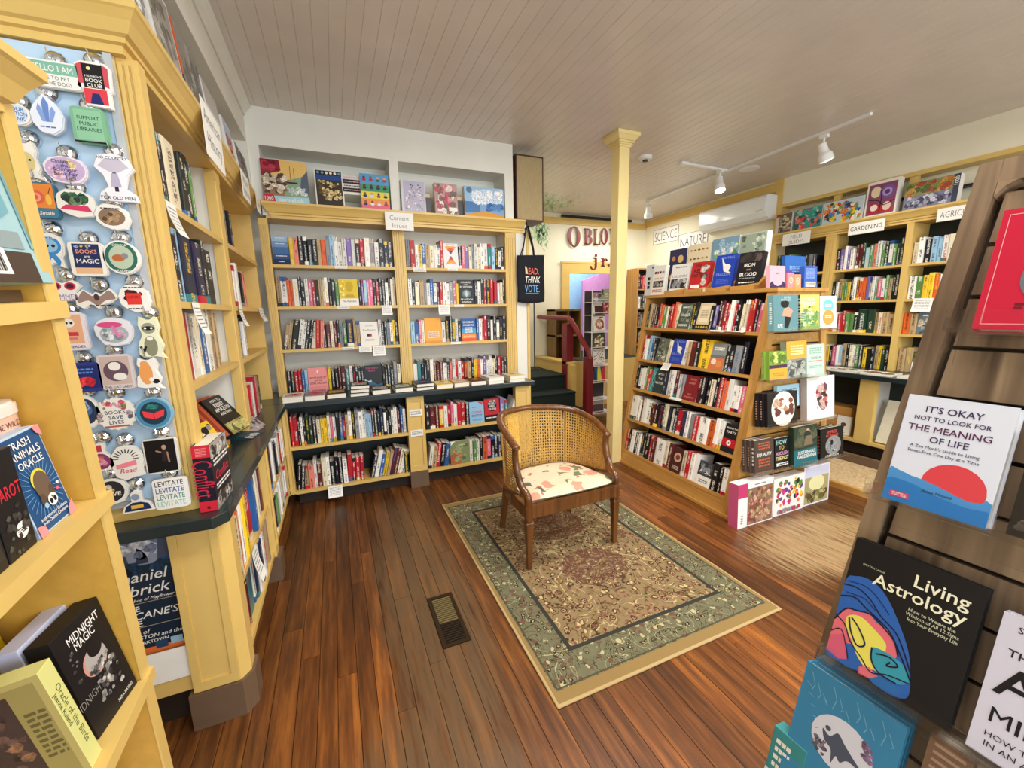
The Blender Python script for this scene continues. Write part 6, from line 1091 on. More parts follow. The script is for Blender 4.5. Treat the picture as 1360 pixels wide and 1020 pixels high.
STK_ = [
    ('hello', -.67, 2.285, .118, .068, 'rect', 'W', [('r', .03, .5, .97, .94, 0x7FB8A4), ('t', 'HELLO I AM', .5, .72, .24, 'W', .78), ('t', 'HERE TO PET', .5, .36, .15, 0x5A7A74, .6, 'reg'), ('t', 'ALL THE DOGS', .5, .15, .15, 0x5A7A74, .66, 'reg')], 'green and white HELLO I AM sticker'),
    ('club', -.581, 2.273, .077, .119, 'curtain', 'W', [('p', [(.03, .9), (.22, .97), (.26, .5), (.06, .5)], 0xC9505A), ('p', [(.97, .9), (.78, .97), (.74, .5), (.94, .45)], 0xC9505A), ('r', .2, .42, .8, .95, 'K'), ('t', 'MIDNIGHT', .5, .68, .05, 'W', .5), ('t', 'BOOK', .5, .59, .085, 'W', .5), ('t', 'CLUB', .5, .48, .085, 'W', .5), ('e', .4, .85, .06, .06, 0xF0E0A0), ('r', .16, .06, .84, .4, 0xD8404A), ('p', [(.3, .06), (.7, .06), (.6, .3), (.4, .3)], 0x1E2A6A)], 'red curtained MIDNIGHT BOOK CLUB sticker'),
    ('bank', -.763, 2.169, .056, .056, 'ell', 'W', [('e', .5, .5, .42, .42, 0xCFE0F2), ('t', 'YOUR', .5, .72, .18, 0x2A5AA8, .6), ('t', 'PORTION', .5, .5, .18, 0x2A5AA8, .8), ('t', 'BANK', .5, .27, .18, 0x2A5AA8, .6)], 'round blue lettered YOUR BANK sticker'),
    ('crystal', -.70, 2.178, .069, .105, 'crystal', 0xE6ECF8, [('p', [(.5, .92), (.62, .75), (.56, .3), (.42, .3), (.4, .76)], 0x6A8ACC), ('p', [(.3, .75), (.4, .6), (.46, .3), (.34, .3), (.22, .6)], 0x86A4DC), ('p', [(.72, .7), (.8, .56), (.66, .3), (.56, .3), (.62, .6)], 0x86A4DC), ('lines', .25, .14, .75, .2, 1, 0x5A6AA8)], 'blue crystal cluster sticker'),
    ('library', -.61, 2.161, .077, .096, 'rect', 0x7FB592, [('r', .1, .08, .9, .92, 0x8EC4A0), ('t', 'SUPPORT', .5, .7, .1, 0x1F4A3A, .66), ('t', 'PUBLIC', .5, .54, .1, 0x1F4A3A, .6), ('t', 'LIBRARIES', .5, .38, .1, 0x1F4A3A, .74), ('r', .0, 0, 1, .05, 'K')], 'green SUPPORT PUBLIC LIBRARIES book sticker'),
    ('potion', -.761, 2.05, .052, .103, 'rac', 'W', [('e', .5, .45, .32, .5, 0xD8C88A), ('e', .4, .5, .06, .06, 'K'), ('e', .62, .5, .06, .06, 'K')], 'tan ghost shaped sticker'),
    ('fair', -.682, 2.032, .095, .08, 'cloud', 0xF0E6F0, [('e', .5, .5, .46, .36, 0xC9B0D8), ('blobs', 77, 12, (0xE0B8C8, 0xB8A0D8, 0xE8D0A0), .1, .14, .9, .86, .25, 0), ('t', 'Chasing', .4, .78, .12, 'K', .4), ('t', 'that', .52, .64, .12, 'K', .3), ('t', 'Scholastic', .5, .5, .12, 'K', .66), ('t', 'Book Fair', .5, .36, .12, 'K', .56), ('t', 'high', .6, .22, .12, 'K', .24)], 'lilac cloud sticker about the book fair'),
    ('oldmen', -.571, 2.022, .091, .136, 'mush', 0xF0EEF4, [('p', [(.1, .72), (.3, .88), (.7, .88), (.9, .72), (.6, .6), (.4, .6)], 0xC8C0D0), ('r', .45, .2, .55, .6, 0x2A2A3A), ('t', 'NO COUNTRY', .5, .9, .06, 'K', .8), ('t', 'FOR OLD MEN', .5, .07, .07, 'K', .9), ('p', [(.36, .3), (.64, .3), (.58, .58), (.42, .58)], 0xB8B0C8)], 'white FOR OLD MEN sticker shaped like a toadstool'),
    ('snail', -.752, 1.943, .073, .097, 'rect', 0x3F7A96, [('r', .05, .28, .95, .96, 0xE88A3A), ('e', .4, .58, .28, .26, 0xE0604A), ('e', .4, .58, .17, .17, 0xF0A080), ('e', .4, .58, .09, .09, 0xE0604A), ('e', .78, .52, .09, .2, 0xF0C050), ('l', [(.8, .7), (.88, .86)], .02, 'K'), ('t', 'the Smalls', .5, .14, .1, 'W', .8, 'ital')], 'blue and orange snail sticker'),
    ('palm', -.674, 1.94, .09, .078, 'palm', 'W', [('blobs', 78, 18, (0x3A6A4A, 0x6A8A6A, 0x2A3A34), .15, .4, .85, .9, .2, 0), ('p', [(.1, .28), (.9, .2), (.8, .42), (.25, .44)], 0xD83A6A)], 'white sticker of dark foliage over a pink boat'),
    ('hedgehog', -.595, 1.907, .08, .076, 'hog', 'W', [('e', .5, .5, .4, .32, 0x8A7058), ('blobs', 79, 14, (0x5A4636, 0xA88A6A), .15, .2, .85, .75, .2, 0), ('lines', .2, .78, .8, .86, 1, 'K')], 'brown hedgehog sticker with spiky rim'),
    ('rosette', -.75, 1.804, .062, .1, 'rosette', 'W', [('e', .5, .62, .4, .42, 0x3A8ACC), ('e', .5, .62, .28, .3, 0x8FC0E4), ('e', .4, .62, .07, .07, 'K'), ('e', .62, .62, .07, .07, 'K'), ('p', [(.3, .05), (.46, .25), (.54, .25), (.7, .05), (.8, .2), (.6, .4), (.4, .4), (.2, .2)], 0x3A8ACC), ('t', 'ALL STAR', .5, .86, .07, 'W', .6)], 'blue award rosette sticker with a cat face'),
    ('magic', -.671, 1.781, .082, .099, 'rect', 'W', [('r', .12, .06, .88, .94, 0x1F2C5A), ('r', .12, .06, .88, .24, 0xE8B890), ('t', 'BOOKS', .5, .72, .12, 0xF0A080, .6), ('t', 'are', .5, .58, .07, 'W', .2), ('t', 'MAGIC', .5, .44, .13, 'W', .66), ('blobs', 80, 10, (0xE0C070, 0x8FA0D8), .15, .8, .85, .92, .06, 0)], 'navy BOOKS are MAGIC sticker'),
    ('fox', -.59, 1.788, .088, .101, 'ell', 'W', [('e', .5, .5, .45, .52, 0x2A6A5A), ('e', .5, .5, .34, .4, 0xB8C8B0), ('e', .42, .48, .18, .12, 0xB86A3A), ('e', .6, .54, .1, .1, 0x8A8A8A), ('t', 'COMMA', .5, .86, .08, 'W', .4), ('t', 'READING', .5, .1, .08, 'W', .5)], 'round green sticker with a curled fox'),
    ('glasses', -.74, 1.69, .082, .063, 'glass', 'W', [('e', .3, .66, .16, .14, 0xC02A4A), ('e', .7, .66, .16, .14, 0xC02A4A), ('e', .3, .66, .1, .09, 0x4A1A3A), ('e', .7, .66, .1, .09, 0x4A1A3A), ('t', 'SUMMER', .5, .16, .26, 0xA88AC8, .76)], 'red heart sunglasses sticker SUMMER'),
    ('bat', -.667, 1.663, .101, .062, 'bat', 'W', [('p', [(.04, .3), (.2, .86), (.4, .62), (.5, .76), (.6, .62), (.82, .9), (.95, .5), (.7, .4), (.5, .15), (.3, .4)], 0x9A8078), ('e', .5, .56, .06, .1, 0x4A3630), ('lines', .3, .1, .8, .2, 1, 'K')], 'brown bat with spread wings sticker'),
    ('redbook', -.576, 1.662, .076, .085, 'hog', 'W', [('blobs', 81, 14, (0x2A2024, 0x5A1A24), .15, .3, .85, .85, .22, 0), ('r', .26, .28, .74, .7, 0xE03A34), ('t', 'HISTORY', .5, .56, .1, 0x6A1014, .4), ('lines', .2, .88, .8, .94, 1, 'K'), ('lines', .25, .1, .75, .17, 1, 'K')], 'white sticker with a red HISTORY book'),
    ('reader', -.744, 1.565, .074, .115, 'rect', 0xEAE2EA, [('r', .1, .18, .9, .94, 0xE8B08A), ('e', .5, .72, .18, .18, 'W'), ('e', .43, .72, .05, .05, 'K'), ('e', .58, .72, .05, .05, 'K'), ('r', .25, .38, .75, .48, 0xC83A4A), ('r', .3, .28, .7, .34, 0xE0708A), ('t', 'THE READER', .5, .09, .07, 0x5A3A4A, .8)], 'tarot style skeleton reader sticker'),
    ('mushroom', -.641, 1.561, .093, .095, 'cloud', 0xE6E6EC, [('e', .5, .42, .38, .3, 0xA8B4B8), ('blobs', 82, 14, (0x8A9AA0, 0xD0D4D8, 0xC8A0B8), .15, .15, .85, .6, .2, 0), ('e', .42, .72, .34, .1, 0xD8508A), ('l', [(.48, .68), (.62, .3)], .09, 0xE080B0)], 'pink mushroom among stones sticker'),
    ('raccoon', -.554, 1.538, .067, .137, 'rac', 0xE8E8C8, [('e', .5, .3, .26, .5, 0x8A8A70), ('e', .5, .72, .27, .26, 0x9A9A84), ('e', .5, .72, .24, .1, 'K'), ('e', .38, .72, .05, .05, 'W'), ('e', .62, .72, .05, .05, 'W'), ('e', .5, .48, .12, .1, 'W'), ('l', [(.1, .3), (.2, .16), (.3, .3)], .1, 'K')], 'standing raccoon sticker with a striped tail'),
    ('jar', -.732, 1.422, .08, .091, 'rect', 0x2A3A8A, [('r', .08, .1, .92, .9, 0x1F2A6A), ('blobs', 83, 16, (0xE0404A, 0xC82A3A), .15, .15, .8, .5, .25, 0), ('lines', .2, .6, .8, .82, 2, 0x5A8AE0)], 'dark blue jar sticker with red berries'),
    ('catlady', -.654, 1.433, .086, .112, 'rect', 0xD9CFD0, [('r', .08, .14, .92, .94, 0xC9B4AC), ('e', .5, .52, .36, .38, 0x6A5060), ('e', .48, .66, .18, .16, 'W'), ('e', .6, .36, .2, .14, 'W'), ('t', 'THE CAT LADY', .5, .07, .07, 0x5A4A4A, .8)], 'pale tarot style cat lady sticker'),
    ('orangecat', -.574, 1.422, .067, .105, 'rac', 'W', [('e', .42, .5, .26, .55, 0xE8A05A), ('e', .4, .8, .16, .14, 0xE8A05A), ('e', .76, .24, .14, .12, 'K'), ('e', .6, .3, .1, .1, 'W')], 'orange cat and its kitten sticker'),
    ('ghost', -.742, 1.313, .062, .107, 'crystal', 'W', [('e', .5, .5, .36, .66, 0x2A3A5A), ('e', .5, .55, .2, .3, 0x4A6A9A), ('l', [(.3, .4), (.6, .6), (.5, .8)], .05, 0x8FB8E0)], 'dark blue ghost shaped sticker'),
    ('saves', -.676, 1.297, .106, .11, 'scal', 'W', [('blobs', 84, 22, (0xC8506A, 0x6A3A4A, 0xD8A0B0, 0x8A8A4A), .18, .6, .82, .92, .1, 0), ('t', 'BOOKS', .5, .55, .11, 0x2A3A5A, .5), ('t', 'SAVE', .5, .40, .11, 0x2A3A5A, .44), ('t', 'LIVES', .5, .25, .11, 0x2A3A5A, .46), ('r', .2, .1, .8, .15, 0xB85A5A), ('blobs', 85, 10, (0x6A6A7A, 0xB8A0A8), .06, .25, .24, .6, .1, 0), ('blobs', 86, 10, (0x6A6A7A, 0xB8A0A8), .76, .25, .94, .6, .1, 0)], 'white flowery BOOKS SAVE LIVES sticker'),
    ('openbook', -.578, 1.288, .1, .108, 'ell', 0x8FB8CC, [('e', .5, .5, .46, .5, 0x4A8AAE), ('e', .5, .5, .36, .39, 0x1F3A4A), ('p', [(.2, .6), (.5, .5), (.8, .6), (.76, .4), (.5, .3), (.24, .4)], 0xE8404A), ('l', [(.5, .5), (.5, .3)], .02, 0x8A1A24), ('blobs', 87, 8, (0x2A6A6A, 0x3A8A7A), .3, .62, .7, .8, .12, 0)], 'round blue sticker with an open red book'),
    ('flask', -.734, 1.159, .064, .091, 'flask', 'W', [('e', .5, .34, .38, .42, 0x8A3A6A), ('blobs', 88, 10, (0xC8607A, 0xE0A0B0), .2, .1, .8, .55, .2, 0), ('r', .38, .7, .62, .94, 0xC83A4A)], 'purple potion flask sticker'),
    ('banned', -.671, 1.13, .093, .119, 'star', 'W', [('l', [(.5 + .2 * math.cos(.3 * i), .6 + .18 * math.sin(.3 * i)), (.5 + .36 * math.cos(.3 * i), .6 + .3 * math.sin(.3 * i))], .03, 'K') for i in range(11)] + [('p', [(.22, .34), (.78, .42), (.76, .56), (.2, .46)], 0xF08A9A), ('t', 'Read', .5, .28, .13, 0xC82A4A, .5, 'ital')], 'white burst sticker with a pink Read ribbon'),
    ('photo', -.578, 1.139, .09, .122, 'rect', 0xE0DCD0, [('r', .04, .04, .96, .96, 0x121012), ('e', .62, .74, .07, .09, 0xB89078), ('p', [(.5, .34), (.78, .34), (.7, .66), (.56, .66)], 0x2A2226), ('l', [(.7, .6), (.72, .3)], .05, 0xA88068), ('l', [(.52, .6), (.36, .66)], .05, 0xA88068)], 'square black photo sticker of a dark dressed figure'),
    ('logo', -.722, 1.039, .078, .094, 'cloud', 'W', [('e', .5, .5, .42, .46, 0x2A2A2E), ('blobs', 89, 10, (0xE0A04A, 0xD8D0C0), .25, .45, .6, .75, .14, 0), ('t', 'LIVE', .55, .4, .16, 'W', .5)], 'dark rounded sticker with orange lettering'),
    ('man', -.664, .993, .087, .078, 'bust', 'W', [('p', [(.08, .06), (.16, .3), (.36, .44), (.62, .44), (.84, .34), (.92, .06)], 0x1F2C5A), ('r', .3, .16, .68, .32, 0xE0B84A), ('e', .48, .68, .13, .13, 0x8A9AB8)], 'navy bust shaped sticker with a yellow band'),
    ('levitate', -.569, 1.002, .096, .11, 'rect', 'W', [('t', 'LEVITATE', .48, .84, .17, 0x1B2442, .84), ('t', 'LEVITATE', .48, .62, .17, 0x2A50A0, .84), ('t', 'LEVITATE', .48, .40, .17, 0x3F8A80, .84), ('t', 'LEVITATE', .48, .18, .17, 0x9CC8B4, .84)], 'white sticker with LEVITATE four times')]
for nm, x, z, w, h, shp, base, items, lab in STK_:
    o = thing('sticker', lab + ' hanging on the pale blue board', 'sticker', (x, 1.70, z)); pts = outline(SHAPES[shp] if shp in SHAPES else shp, w, h)
    cb_ = cc(base); m = MB(); m.prism(pts, 'y', 0, .0035, 0, cb_)
    m.M = T(.003, .004, -.002); m.prism([(a * .99, b * .99) for a, b in pts], 'y', 0, .010, 0, tuple(v * .93 for v in cb_)); m.build('sticker_stack', PRINT, o)
    a = MB(); art(a, items, w, h, T(-w / 2, 0, -h / 2), .00025); a.build('print', PRINT, o)
    hk = MB(T(x + .8 + rnd.uniform(-.004, .004), -.012, z + h / 2 + .012 - .95)); hk.lathe([(.0, 0), (.0, 0)], 6) if False else None
    pr = [(.026 * math.cos(t), .026 * math.sin(t) * .8) for t in (0, .3, .6, .9, 1.2, 1.45)] + [(.001, .021)]
    hk.M = hk.M @ RX(PI / 2); hk.lathe(pr, 14)
    hk.M = T(x + .8, 0, z + h / 2 + .012 - .95); hk.tube([(0, -.03, .004), (0, -.045, -.006), (0, -.048, .004), (-.004, -.044, .02)], .0022, 6)
    hk.build('chrome_hook', CHROME, sb, smooth=False)
# poster and white card below the worktop
ps = thing('poster', 'dark blue poster with ships, white title lettering and an orange foot, below the worktop', 'poster', (-.93, 1.799, .35))
PW = .311
MB().box(0, PW, -.003, 0, 0, .49).build('sheet', mat('navy_poster', 0x16283C, .35), ps)
a = MB(); art(a, [('r', 0, .74, 1, 1, 0x9AA4B8), ('blobs', 90, 24, (0xC4CAD6, 0x7A869E, 0xD8DAE0), 0, .78, 1, 1, .15, 0), ('p', [(.62, .75), (.74, .75), (.72, .86), (.65, .88)], 0x3E465A), ('l', [(.9, .74), (.9, .97)], .012, 0x3E465A), ('p', [(.82, .75), (.97, .75), (.94, .93), (.86, .95)], 0x4A5468), ('p', [(.46, .75), (.56, .75), (.54, .83), (.48, .83)], 0x4A5468), ('blobs', 91, 14, (0x1F3A54, 0x24466A, 0x10202E), 0, .64, 1, .77, .2, 0),
    ('t', 'Nathaniel', .88, .655, .085, 'W', .80, 'ital', 'r'), ('t', 'Philbrick', .88, .545, .085, 'W', .78, 'ital', 'r'), ('t', 'author of Mayflower', .92, .465, .025, 'W', .6, 'ital', 'r'), ('r', .1, .435, .97, .439, 0xB8A890), ('t', 'IN THE', .58, .395, .045, 'W', .3, 'bold', 'r'), ('t', "HURRICANE'S", .93, .335, .06, 'W', .84, 'ital', 'r'), ('t', 'EYE', .58, .27, .05, 'W', .2, 'bold', 'r'), ('r', .1, .235, .97, .239, 0xB8A890),
    ('t', 'The Genius of', .62, .195, .035, 'W', .5, 'ital', 'r'), ('t', 'WASHINGTON and the', .94, .15, .032, 'W', .86, 'ital', 'r'), ('t', 'VICTORY AT YORKTOWN', .80, .105, .026, 'W', .7, 'bold', 'r'), ('r', 0, 0, 1, .055, 0xE0763A), ('r', .66, .03, .78, .095, 0x24466A), ('r', .81, .04, .93, .1, 0x9AC0D8)], PW, .49, T(0, -.0032, 0)); a.build('print', PRINT, ps)
ss = MB(); tag(MB(T(0, 0, 0)).box(-.80, -.62, 1.770, 1.773, .232, .362).build('blank_card', PAPER), 'blank white card standing under the dark blue poster', 'card')
# ------------------------------------------------------------------ rug
def rug_mat(w, l):
    m, nt, b = newmat('persian_rug'); N = nt.nodes.new; L = nt.links.new; b.inputs['Roughness'].default_value = .95; b.inputs['Specular IOR Level'].default_value = .1
    tc_ = N('ShaderNodeTexCoord'); sx = N('ShaderNodeSeparateXYZ'); L(tc_.outputs['Object'], sx.inputs[0])
    ab = N('ShaderNodeMath'); ab.operation = 'ABSOLUTE'; L(sx.outputs[0], ab.inputs[0]); tcm = N('ShaderNodeCombineXYZ'); L(ab.outputs[0], tcm.inputs[0]); L(sx.outputs[1], tcm.inputs[1])
    class tc: outputs = {'Object': tcm.outputs[0]}
    def M(op, a, c=None):
        n = N('ShaderNodeMath'); n.operation = op
        for i, q in enumerate((a, c)):
            if q is None: continue
            if isinstance(q, (int, float)): n.inputs[i].default_value = q
            else: L(q, n.inputs[i])
        return n.outputs[0]
    def mix(f, a, c):
        n = N('ShaderNodeMix'); n.data_type = 'RGBA'
        if isinstance(f, float): n.inputs[0].default_value = f
        else: L(f, n.inputs[0])
        for k, q in ((6, a), (7, c)):
            if isinstance(q, int): n.inputs[k].default_value = hx(q) + (1,)
            else: L(q, n.inputs[k])
        return n.outputs[2]
    nz = N('ShaderNodeTexNoise'); nz.inputs['Scale'].default_value = 16; nz.inputs['Detail'].default_value = 3; L(tc.outputs['Object'], nz.inputs['Vector'])
    wob = N('ShaderNodeMix'); wob.data_type = 'VECTOR'; wob.inputs[0].default_value = .035; L(tc.outputs['Object'], wob.inputs[4])
    nzw = N('ShaderNodeTexNoise'); nzw.inputs['Scale'].default_value = 34; nzw.inputs['Detail'].default_value = 3; L(tc.outputs['Object'], nzw.inputs['Vector']); L(nzw.outputs['Color'], wob.inputs[5])
    def vor(sc, feat='F1', v=None):
        n = N('ShaderNodeTexVoronoi'); n.voronoi_dimensions = '2D'; n.feature = feat; n.inputs['Scale'].default_value = sc; L(v or wob.outputs[1], n.inputs['Vector']); return n
    ex = M('SUBTRACT', w / 2, M('ABSOLUTE', sx.outputs[0])); ey = M('SUBTRACT', l / 2, M('ABSOLUTE', sx.outputs[1])); e = M('MINIMUM', ex, M('SUBTRACT', ey, .035))
    # field: tan ground with leaf, flower and vine motifs
    v1 = vor(20); v2 = vor(38); v4 = vor(30)
    def cont(sc, lo, hi, dist=1.5):
        n = N('ShaderNodeTexNoise'); n.inputs['Scale'].default_value = sc; n.inputs['Detail'].default_value = 2; n.inputs['Distortion'].default_value = dist; L(tc.outputs['Object'], n.inputs['Vector'])
        return M('MULTIPLY', M('GREATER_THAN', n.outputs['Fac'], lo), M('LESS_THAN', n.outputs['Fac'], hi))
    f = mix(nz.outputs['Fac'], 0x7F6A4B, 0x99835F)
    sp = N('ShaderNodeSeparateColor'); L(v2.outputs['Color'], sp.inputs[0]); sp1 = N('ShaderNodeSeparateColor'); L(v1.outputs['Color'], sp1.inputs[0])
    f = mix(cont(4.2, .405, .42, 1.2), f, 0xC6B184); f = mix(cont(4.2, .49, .502, 1.2), f, 0x4E3E2A); f = mix(cont(6, .565, .578, 1.5), f, 0x5E4A30); f = mix(cont(6, .44, .452, 1.5), f, 0xC2AE80); f = mix(cont(9, .60, .615, 1.5), f, 0x6E583A)
    f = mix(M('MULTIPLY', M('LESS_THAN', v1.outputs['Distance'], .34), M('GREATER_THAN', sp1.outputs[0], .66)), f, 0x54382E); f = mix(M('MULTIPLY', M('LESS_THAN', v1.outputs['Distance'], .2), M('GREATER_THAN', sp1.outputs[0], .66)), f, 0xB09A6C); f = mix(M('MULTIPLY', M('LESS_THAN', v1.outputs['Distance'], .1), M('GREATER_THAN', sp1.outputs[0], .66)), f, 0x6A3A30)
    f = mix(M('MULTIPLY', M('LESS_THAN', v1.outputs['Distance'], .17), M('LESS_THAN', sp1.outputs[1], .2)), f, 0xC6B382)
    f = mix(M('MULTIPLY', M('LESS_THAN', v2.outputs['Distance'], .26), M('GREATER_THAN', sp.outputs[0], .76)), f, 0x43352A)
    f = mix(M('MULTIPLY', M('LESS_THAN', v2.outputs['Distance'], .3), M('LESS_THAN', sp.outputs[2], .18)), f, 0x7E4C3E)
    def medal(cx, cy, r, k):
        ln = N('ShaderNodeVectorMath'); ln.operation = 'LENGTH'; mp = N('ShaderNodeMapping'); mp.inputs['Location'].default_value = (-cx, -cy, 0); L(wob.outputs[1], mp.inputs[0]); L(mp.outputs[0], ln.inputs[0])
        return M('MULTIPLY', M('MULTIPLY', M('LESS_THAN', ln.outputs['Value'], r), cont(16, .47, .75, 3)), k)
    f = mix(medal(.06, -.22, .17, .8), f, 0x644036); f = mix(medal(.05, .32, .2, .7), f, 0x74453A); f = mix(medal(-.3, -.5, .07, .8), f, 0x644036); f = mix(medal(.36, .02, .07, .8), f, 0x644036)
    # border: green grey with darker scroll
    sp4 = N('ShaderNodeSeparateColor'); L(v4.outputs['Color'], sp4.inputs[0])
    g = mix(nz.outputs['Fac'], 0x63614A, 0x7E7A60); g = mix(cont(9, .47, .49, 1.5), g, 0x3E3826); g = mix(cont(9, .56, .575, 1.5), g, 0x4A432C); g = mix(cont(8, .41, .43, 1.5), g, 0xB4AA80)
    g = mix(M('MULTIPLY', M('LESS_THAN', v4.outputs['Distance'], .3), M('GREATER_THAN', sp4.outputs[0], .62)), g, 0x342E24); g = mix(M('MULTIPLY', M('LESS_THAN', v4.outputs['Distance'], .14), M('GREATER_THAN', sp4.outputs[0], .62)), g, 0xA89C72); g = mix(M('MULTIPLY', M('LESS_THAN', v4.outputs['Distance'], .34), M('LESS_THAN', sp4.outputs[1], .2)), g, 0x6E5240); g = mix(M('MULTIPLY', M('LESS_THAN', v1.outputs['Distance'], .19), M('GREATER_THAN', sp1.outputs[2], .74)), g, 0xB9AE84)
    c = mix(M('GREATER_THAN', e, .205), g, f)
    c = mix(M('MULTIPLY', M('GREATER_THAN', e, .19), M('LESS_THAN', e, .212)), c, 0x3A3A34)
    c = mix(M('MULTIPLY', M('GREATER_THAN', e, .035), M('LESS_THAN', e, .042)), c, 0x4E4A38)
    c = mix(M('LESS_THAN', e, .03), c, 0x93794C)
    c = mix(M('LESS_THAN', M('MINIMUM', ex, ey), .012), c, 0xB89E70)
    L(c, b.inputs['Base Color'])
    fz = N('ShaderNodeTexNoise'); fz.inputs['Scale'].default_value = 420; L(tc.outputs['Object'], fz.inputs['Vector']); bp = N('ShaderNodeBump'); bp.inputs['Strength'].default_value = .5; bp.inputs['Distance'].default_value = .003; L(fz.outputs['Fac'], bp.inputs['Height']); L(bp.outputs[0], b.inputs['Normal'])
    return m
rg_ = MB().box(-.682, .682, -.985, .985, 0, .010).build('area_rug', rug_mat(1.364, 1.97), loc=(1.382, 2.225, .0006), bevel=.004)
tag(rg_, 'tan and green patterned oriental rug on the wooden floor under the chair', 'rug')
# ------------------------------------------------------------------ floor register
vt = thing('floor_register', 'dark metal floor register set in the boards left of the rug', 'floor vent', (.42, 1.925, .0006))
VM = mat('dark_bronze_metal', 0x3A2C1E, .4, .6)
m = MB(); m.box(-.07, .07, -.192, -.170, 0, .006).box(-.07, .07, .170, .192, 0, .006).box(-.07, -.05, -.17, .17, 0, .006).box(.05, .07, -.17, .17, 0, .006); m.build('frame', VM, vt)
MB().box(-.05, .05, -.17, .17, 0, .001).build('duct_shadow', BLACKM, vt)
BR_ = mat('worn_brass_slat', 0x8A7A50, .4, .5)
sm_ = None
for i in range(22):
    y = -.16 + i * .0152
    o = MB(T(0, y, .0036)).box(-.05, .05, -.0042, .0042, -.0015, .0012).build('slat', BR_ if i > 8 else VM, vt)
# ------------------------------------------------------------------ cane barrel chair
ZR = .0112
chr_ = thing('barrel_chair', 'walnut framed barrel armchair with cane back standing on the rug', 'chair', (1.32, 2.36, ZR)); CO = T(-1.32, -2.36, -ZR)
def leg(x, y, zt, xb, yb, ws, name='leg'):
    m = MB(CO); a, b_, c = ws
    sec = [(xb, yb, ZR, c), (xb + (x - xb) * .9, yb + (y - yb) * .9, ZR + (zt - ZR) * .9, b_), (x, y, zt, b_)]
    vs = [(px + sx * w, py + sy * w, pz) for px, py, pz, w in sec for sx, sy in ((-1, -1), (1, -1), (1, 1), (-1, 1))]
    fs = [(3, 2, 1, 0), (8, 9, 10, 11)] + [(i * 4 + j, i * 4 + (j + 1) % 4, i * 4 + 4 + (j + 1) % 4, i * 4 + 4 + j) for i in range(2) for j in range(4)]
    m.add(vs, fs)
    if name == 'leg' and a: m.box(x - a, x + a, y - a, y + a, zt - .022, zt - .008).box(x - a * .82, x + a * .82, y - a * .82, y + a * .82, zt - .008, zt + .008)
    return m.build('leg', CHAIRW, chr_, bevel=.003)
leg(.992, 2.118, .335, .990, 2.116, (.026, .023, .014)); leg(1.652, 2.143, .335, 1.650, 2.141, (.026, .023, .014))
leg(1.045, 2.585, .38, 1.025, 2.655, (0, .022, .016)); leg(1.585, 2.60, .38, 1.605, 2.665, (0, .022, .016))
plan = [(.968, 2.095), (1.676, 2.120), (1.672, 2.34), (1.655, 2.48), (1.60, 2.585), (1.50, 2.645), (1.32, 2.67), (1.14, 2.645), (1.035, 2.58), (.978, 2.47), (.965, 2.33)]
pin = [(1.32 + (x - 1.32) * .9, 2.36 + (y - 2.36) * .88) for x, y in plan]
m = MB(CO); n = len(plan)
for z0, z1, k in ((.343, .412, 1.0), (.412, .428, 1.012)):
    vs = []; 
    for z in (z0, z1): vs += [(1.32 + (x - 1.32) * k, 2.36 + (y - 2.36) * k, z + ZR) for x, y in plan] + [(x, y, z + ZR) for x, y in pin]
    N2 = 2 * n
    for i in range(n):
        j = (i + 1) % n; m_f = [(i, j, N2 + j, N2 + i), (n + j, n + i, N2 + n + i, N2 + n + j), (N2 + i, N2 + j, N2 + n + j, N2 + n + i), (j, i, n + i, n + j)]
        if i == 0 and z0 > .4: pass
        m.add([vs[q] for f in m_f for q in f], [(0, 1, 2, 3), (4, 5, 6, 7), (8, 9, 10, 11), (12, 13, 14, 15)])
m.build('seat_frame', CHAIRW, chr_, bevel=.002)
MB(CO).prism([(x, y) for x, y in pin], 'z', .36 + ZR, .425 + ZR).build('seat_base', mat('cream_seat_cloth', 0xE9E2CC, .9), chr_)
def spline(P, n):
    out = []
    for i in range(len(P) - 1):
        p0 = Vector(P[max(i - 1, 0)]); p1 = Vector(P[i]); p2 = Vector(P[i + 1]); p3 = Vector(P[min(i + 2, len(P) - 1)])
        for k in range(n):
            t = k / n; out.append(.5 * ((2 * p1) + (p2 - p0) * t + (2 * p0 - 5 * p1 + 4 * p2 - p3) * t * t + (3 * p1 - p0 - 3 * p2 + p3) * t ** 3))
    out.append(Vector(P[-1])); return out
TOP = spline([(.962, 2.215, .768), (.955, 2.33, .815), (.962, 2.47, .862), (1.02, 2.60, .886), (1.14, 2.672, .893), (1.32, 2.70, .890), (1.50, 2.672, .875), (1.618, 2.60, .852), (1.672, 2.47, .815), (1.682, 2.37, .782), (1.672, 2.265, .742)], 7)
MB(CO).tube(TOP, .020, 8, flat=(1.0, 1.25)).build('top_rail', CHAIRW, chr_, smooth=True)
for P in ([(.962, 2.235, .775), (.964, 2.245, .71), (.966, 2.225, .62), (.972, 2.17, .535), (.984, 2.115, .495), (.988, 2.112, .44), (.990, 2.115, .335)], [(1.674, 2.28, .75), (1.672, 2.29, .69), (1.668, 2.27, .61), (1.660, 2.21, .53), (1.652, 2.15, .495), (1.652, 2.143, .44), (1.652, 2.143, .335)]):
    q = spline(P, 6); MB(CO).tube(q, [.021 + .004 * (i / len(q)) for i in range(len(q))], 8, flat=(1.0, 1.15)).build('arm_support', CHAIRW, chr_, smooth=True)
for P in ([(1.545, 2.668, .87), (1.54, 2.655, .42)], [(1.03, 2.608, .885), (1.04, 2.59, .40)]): MB(CO).tube(P, .015, 8, flat=(1.0, 1.2)).build('back_post', CHAIRW, chr_, smooth=True)
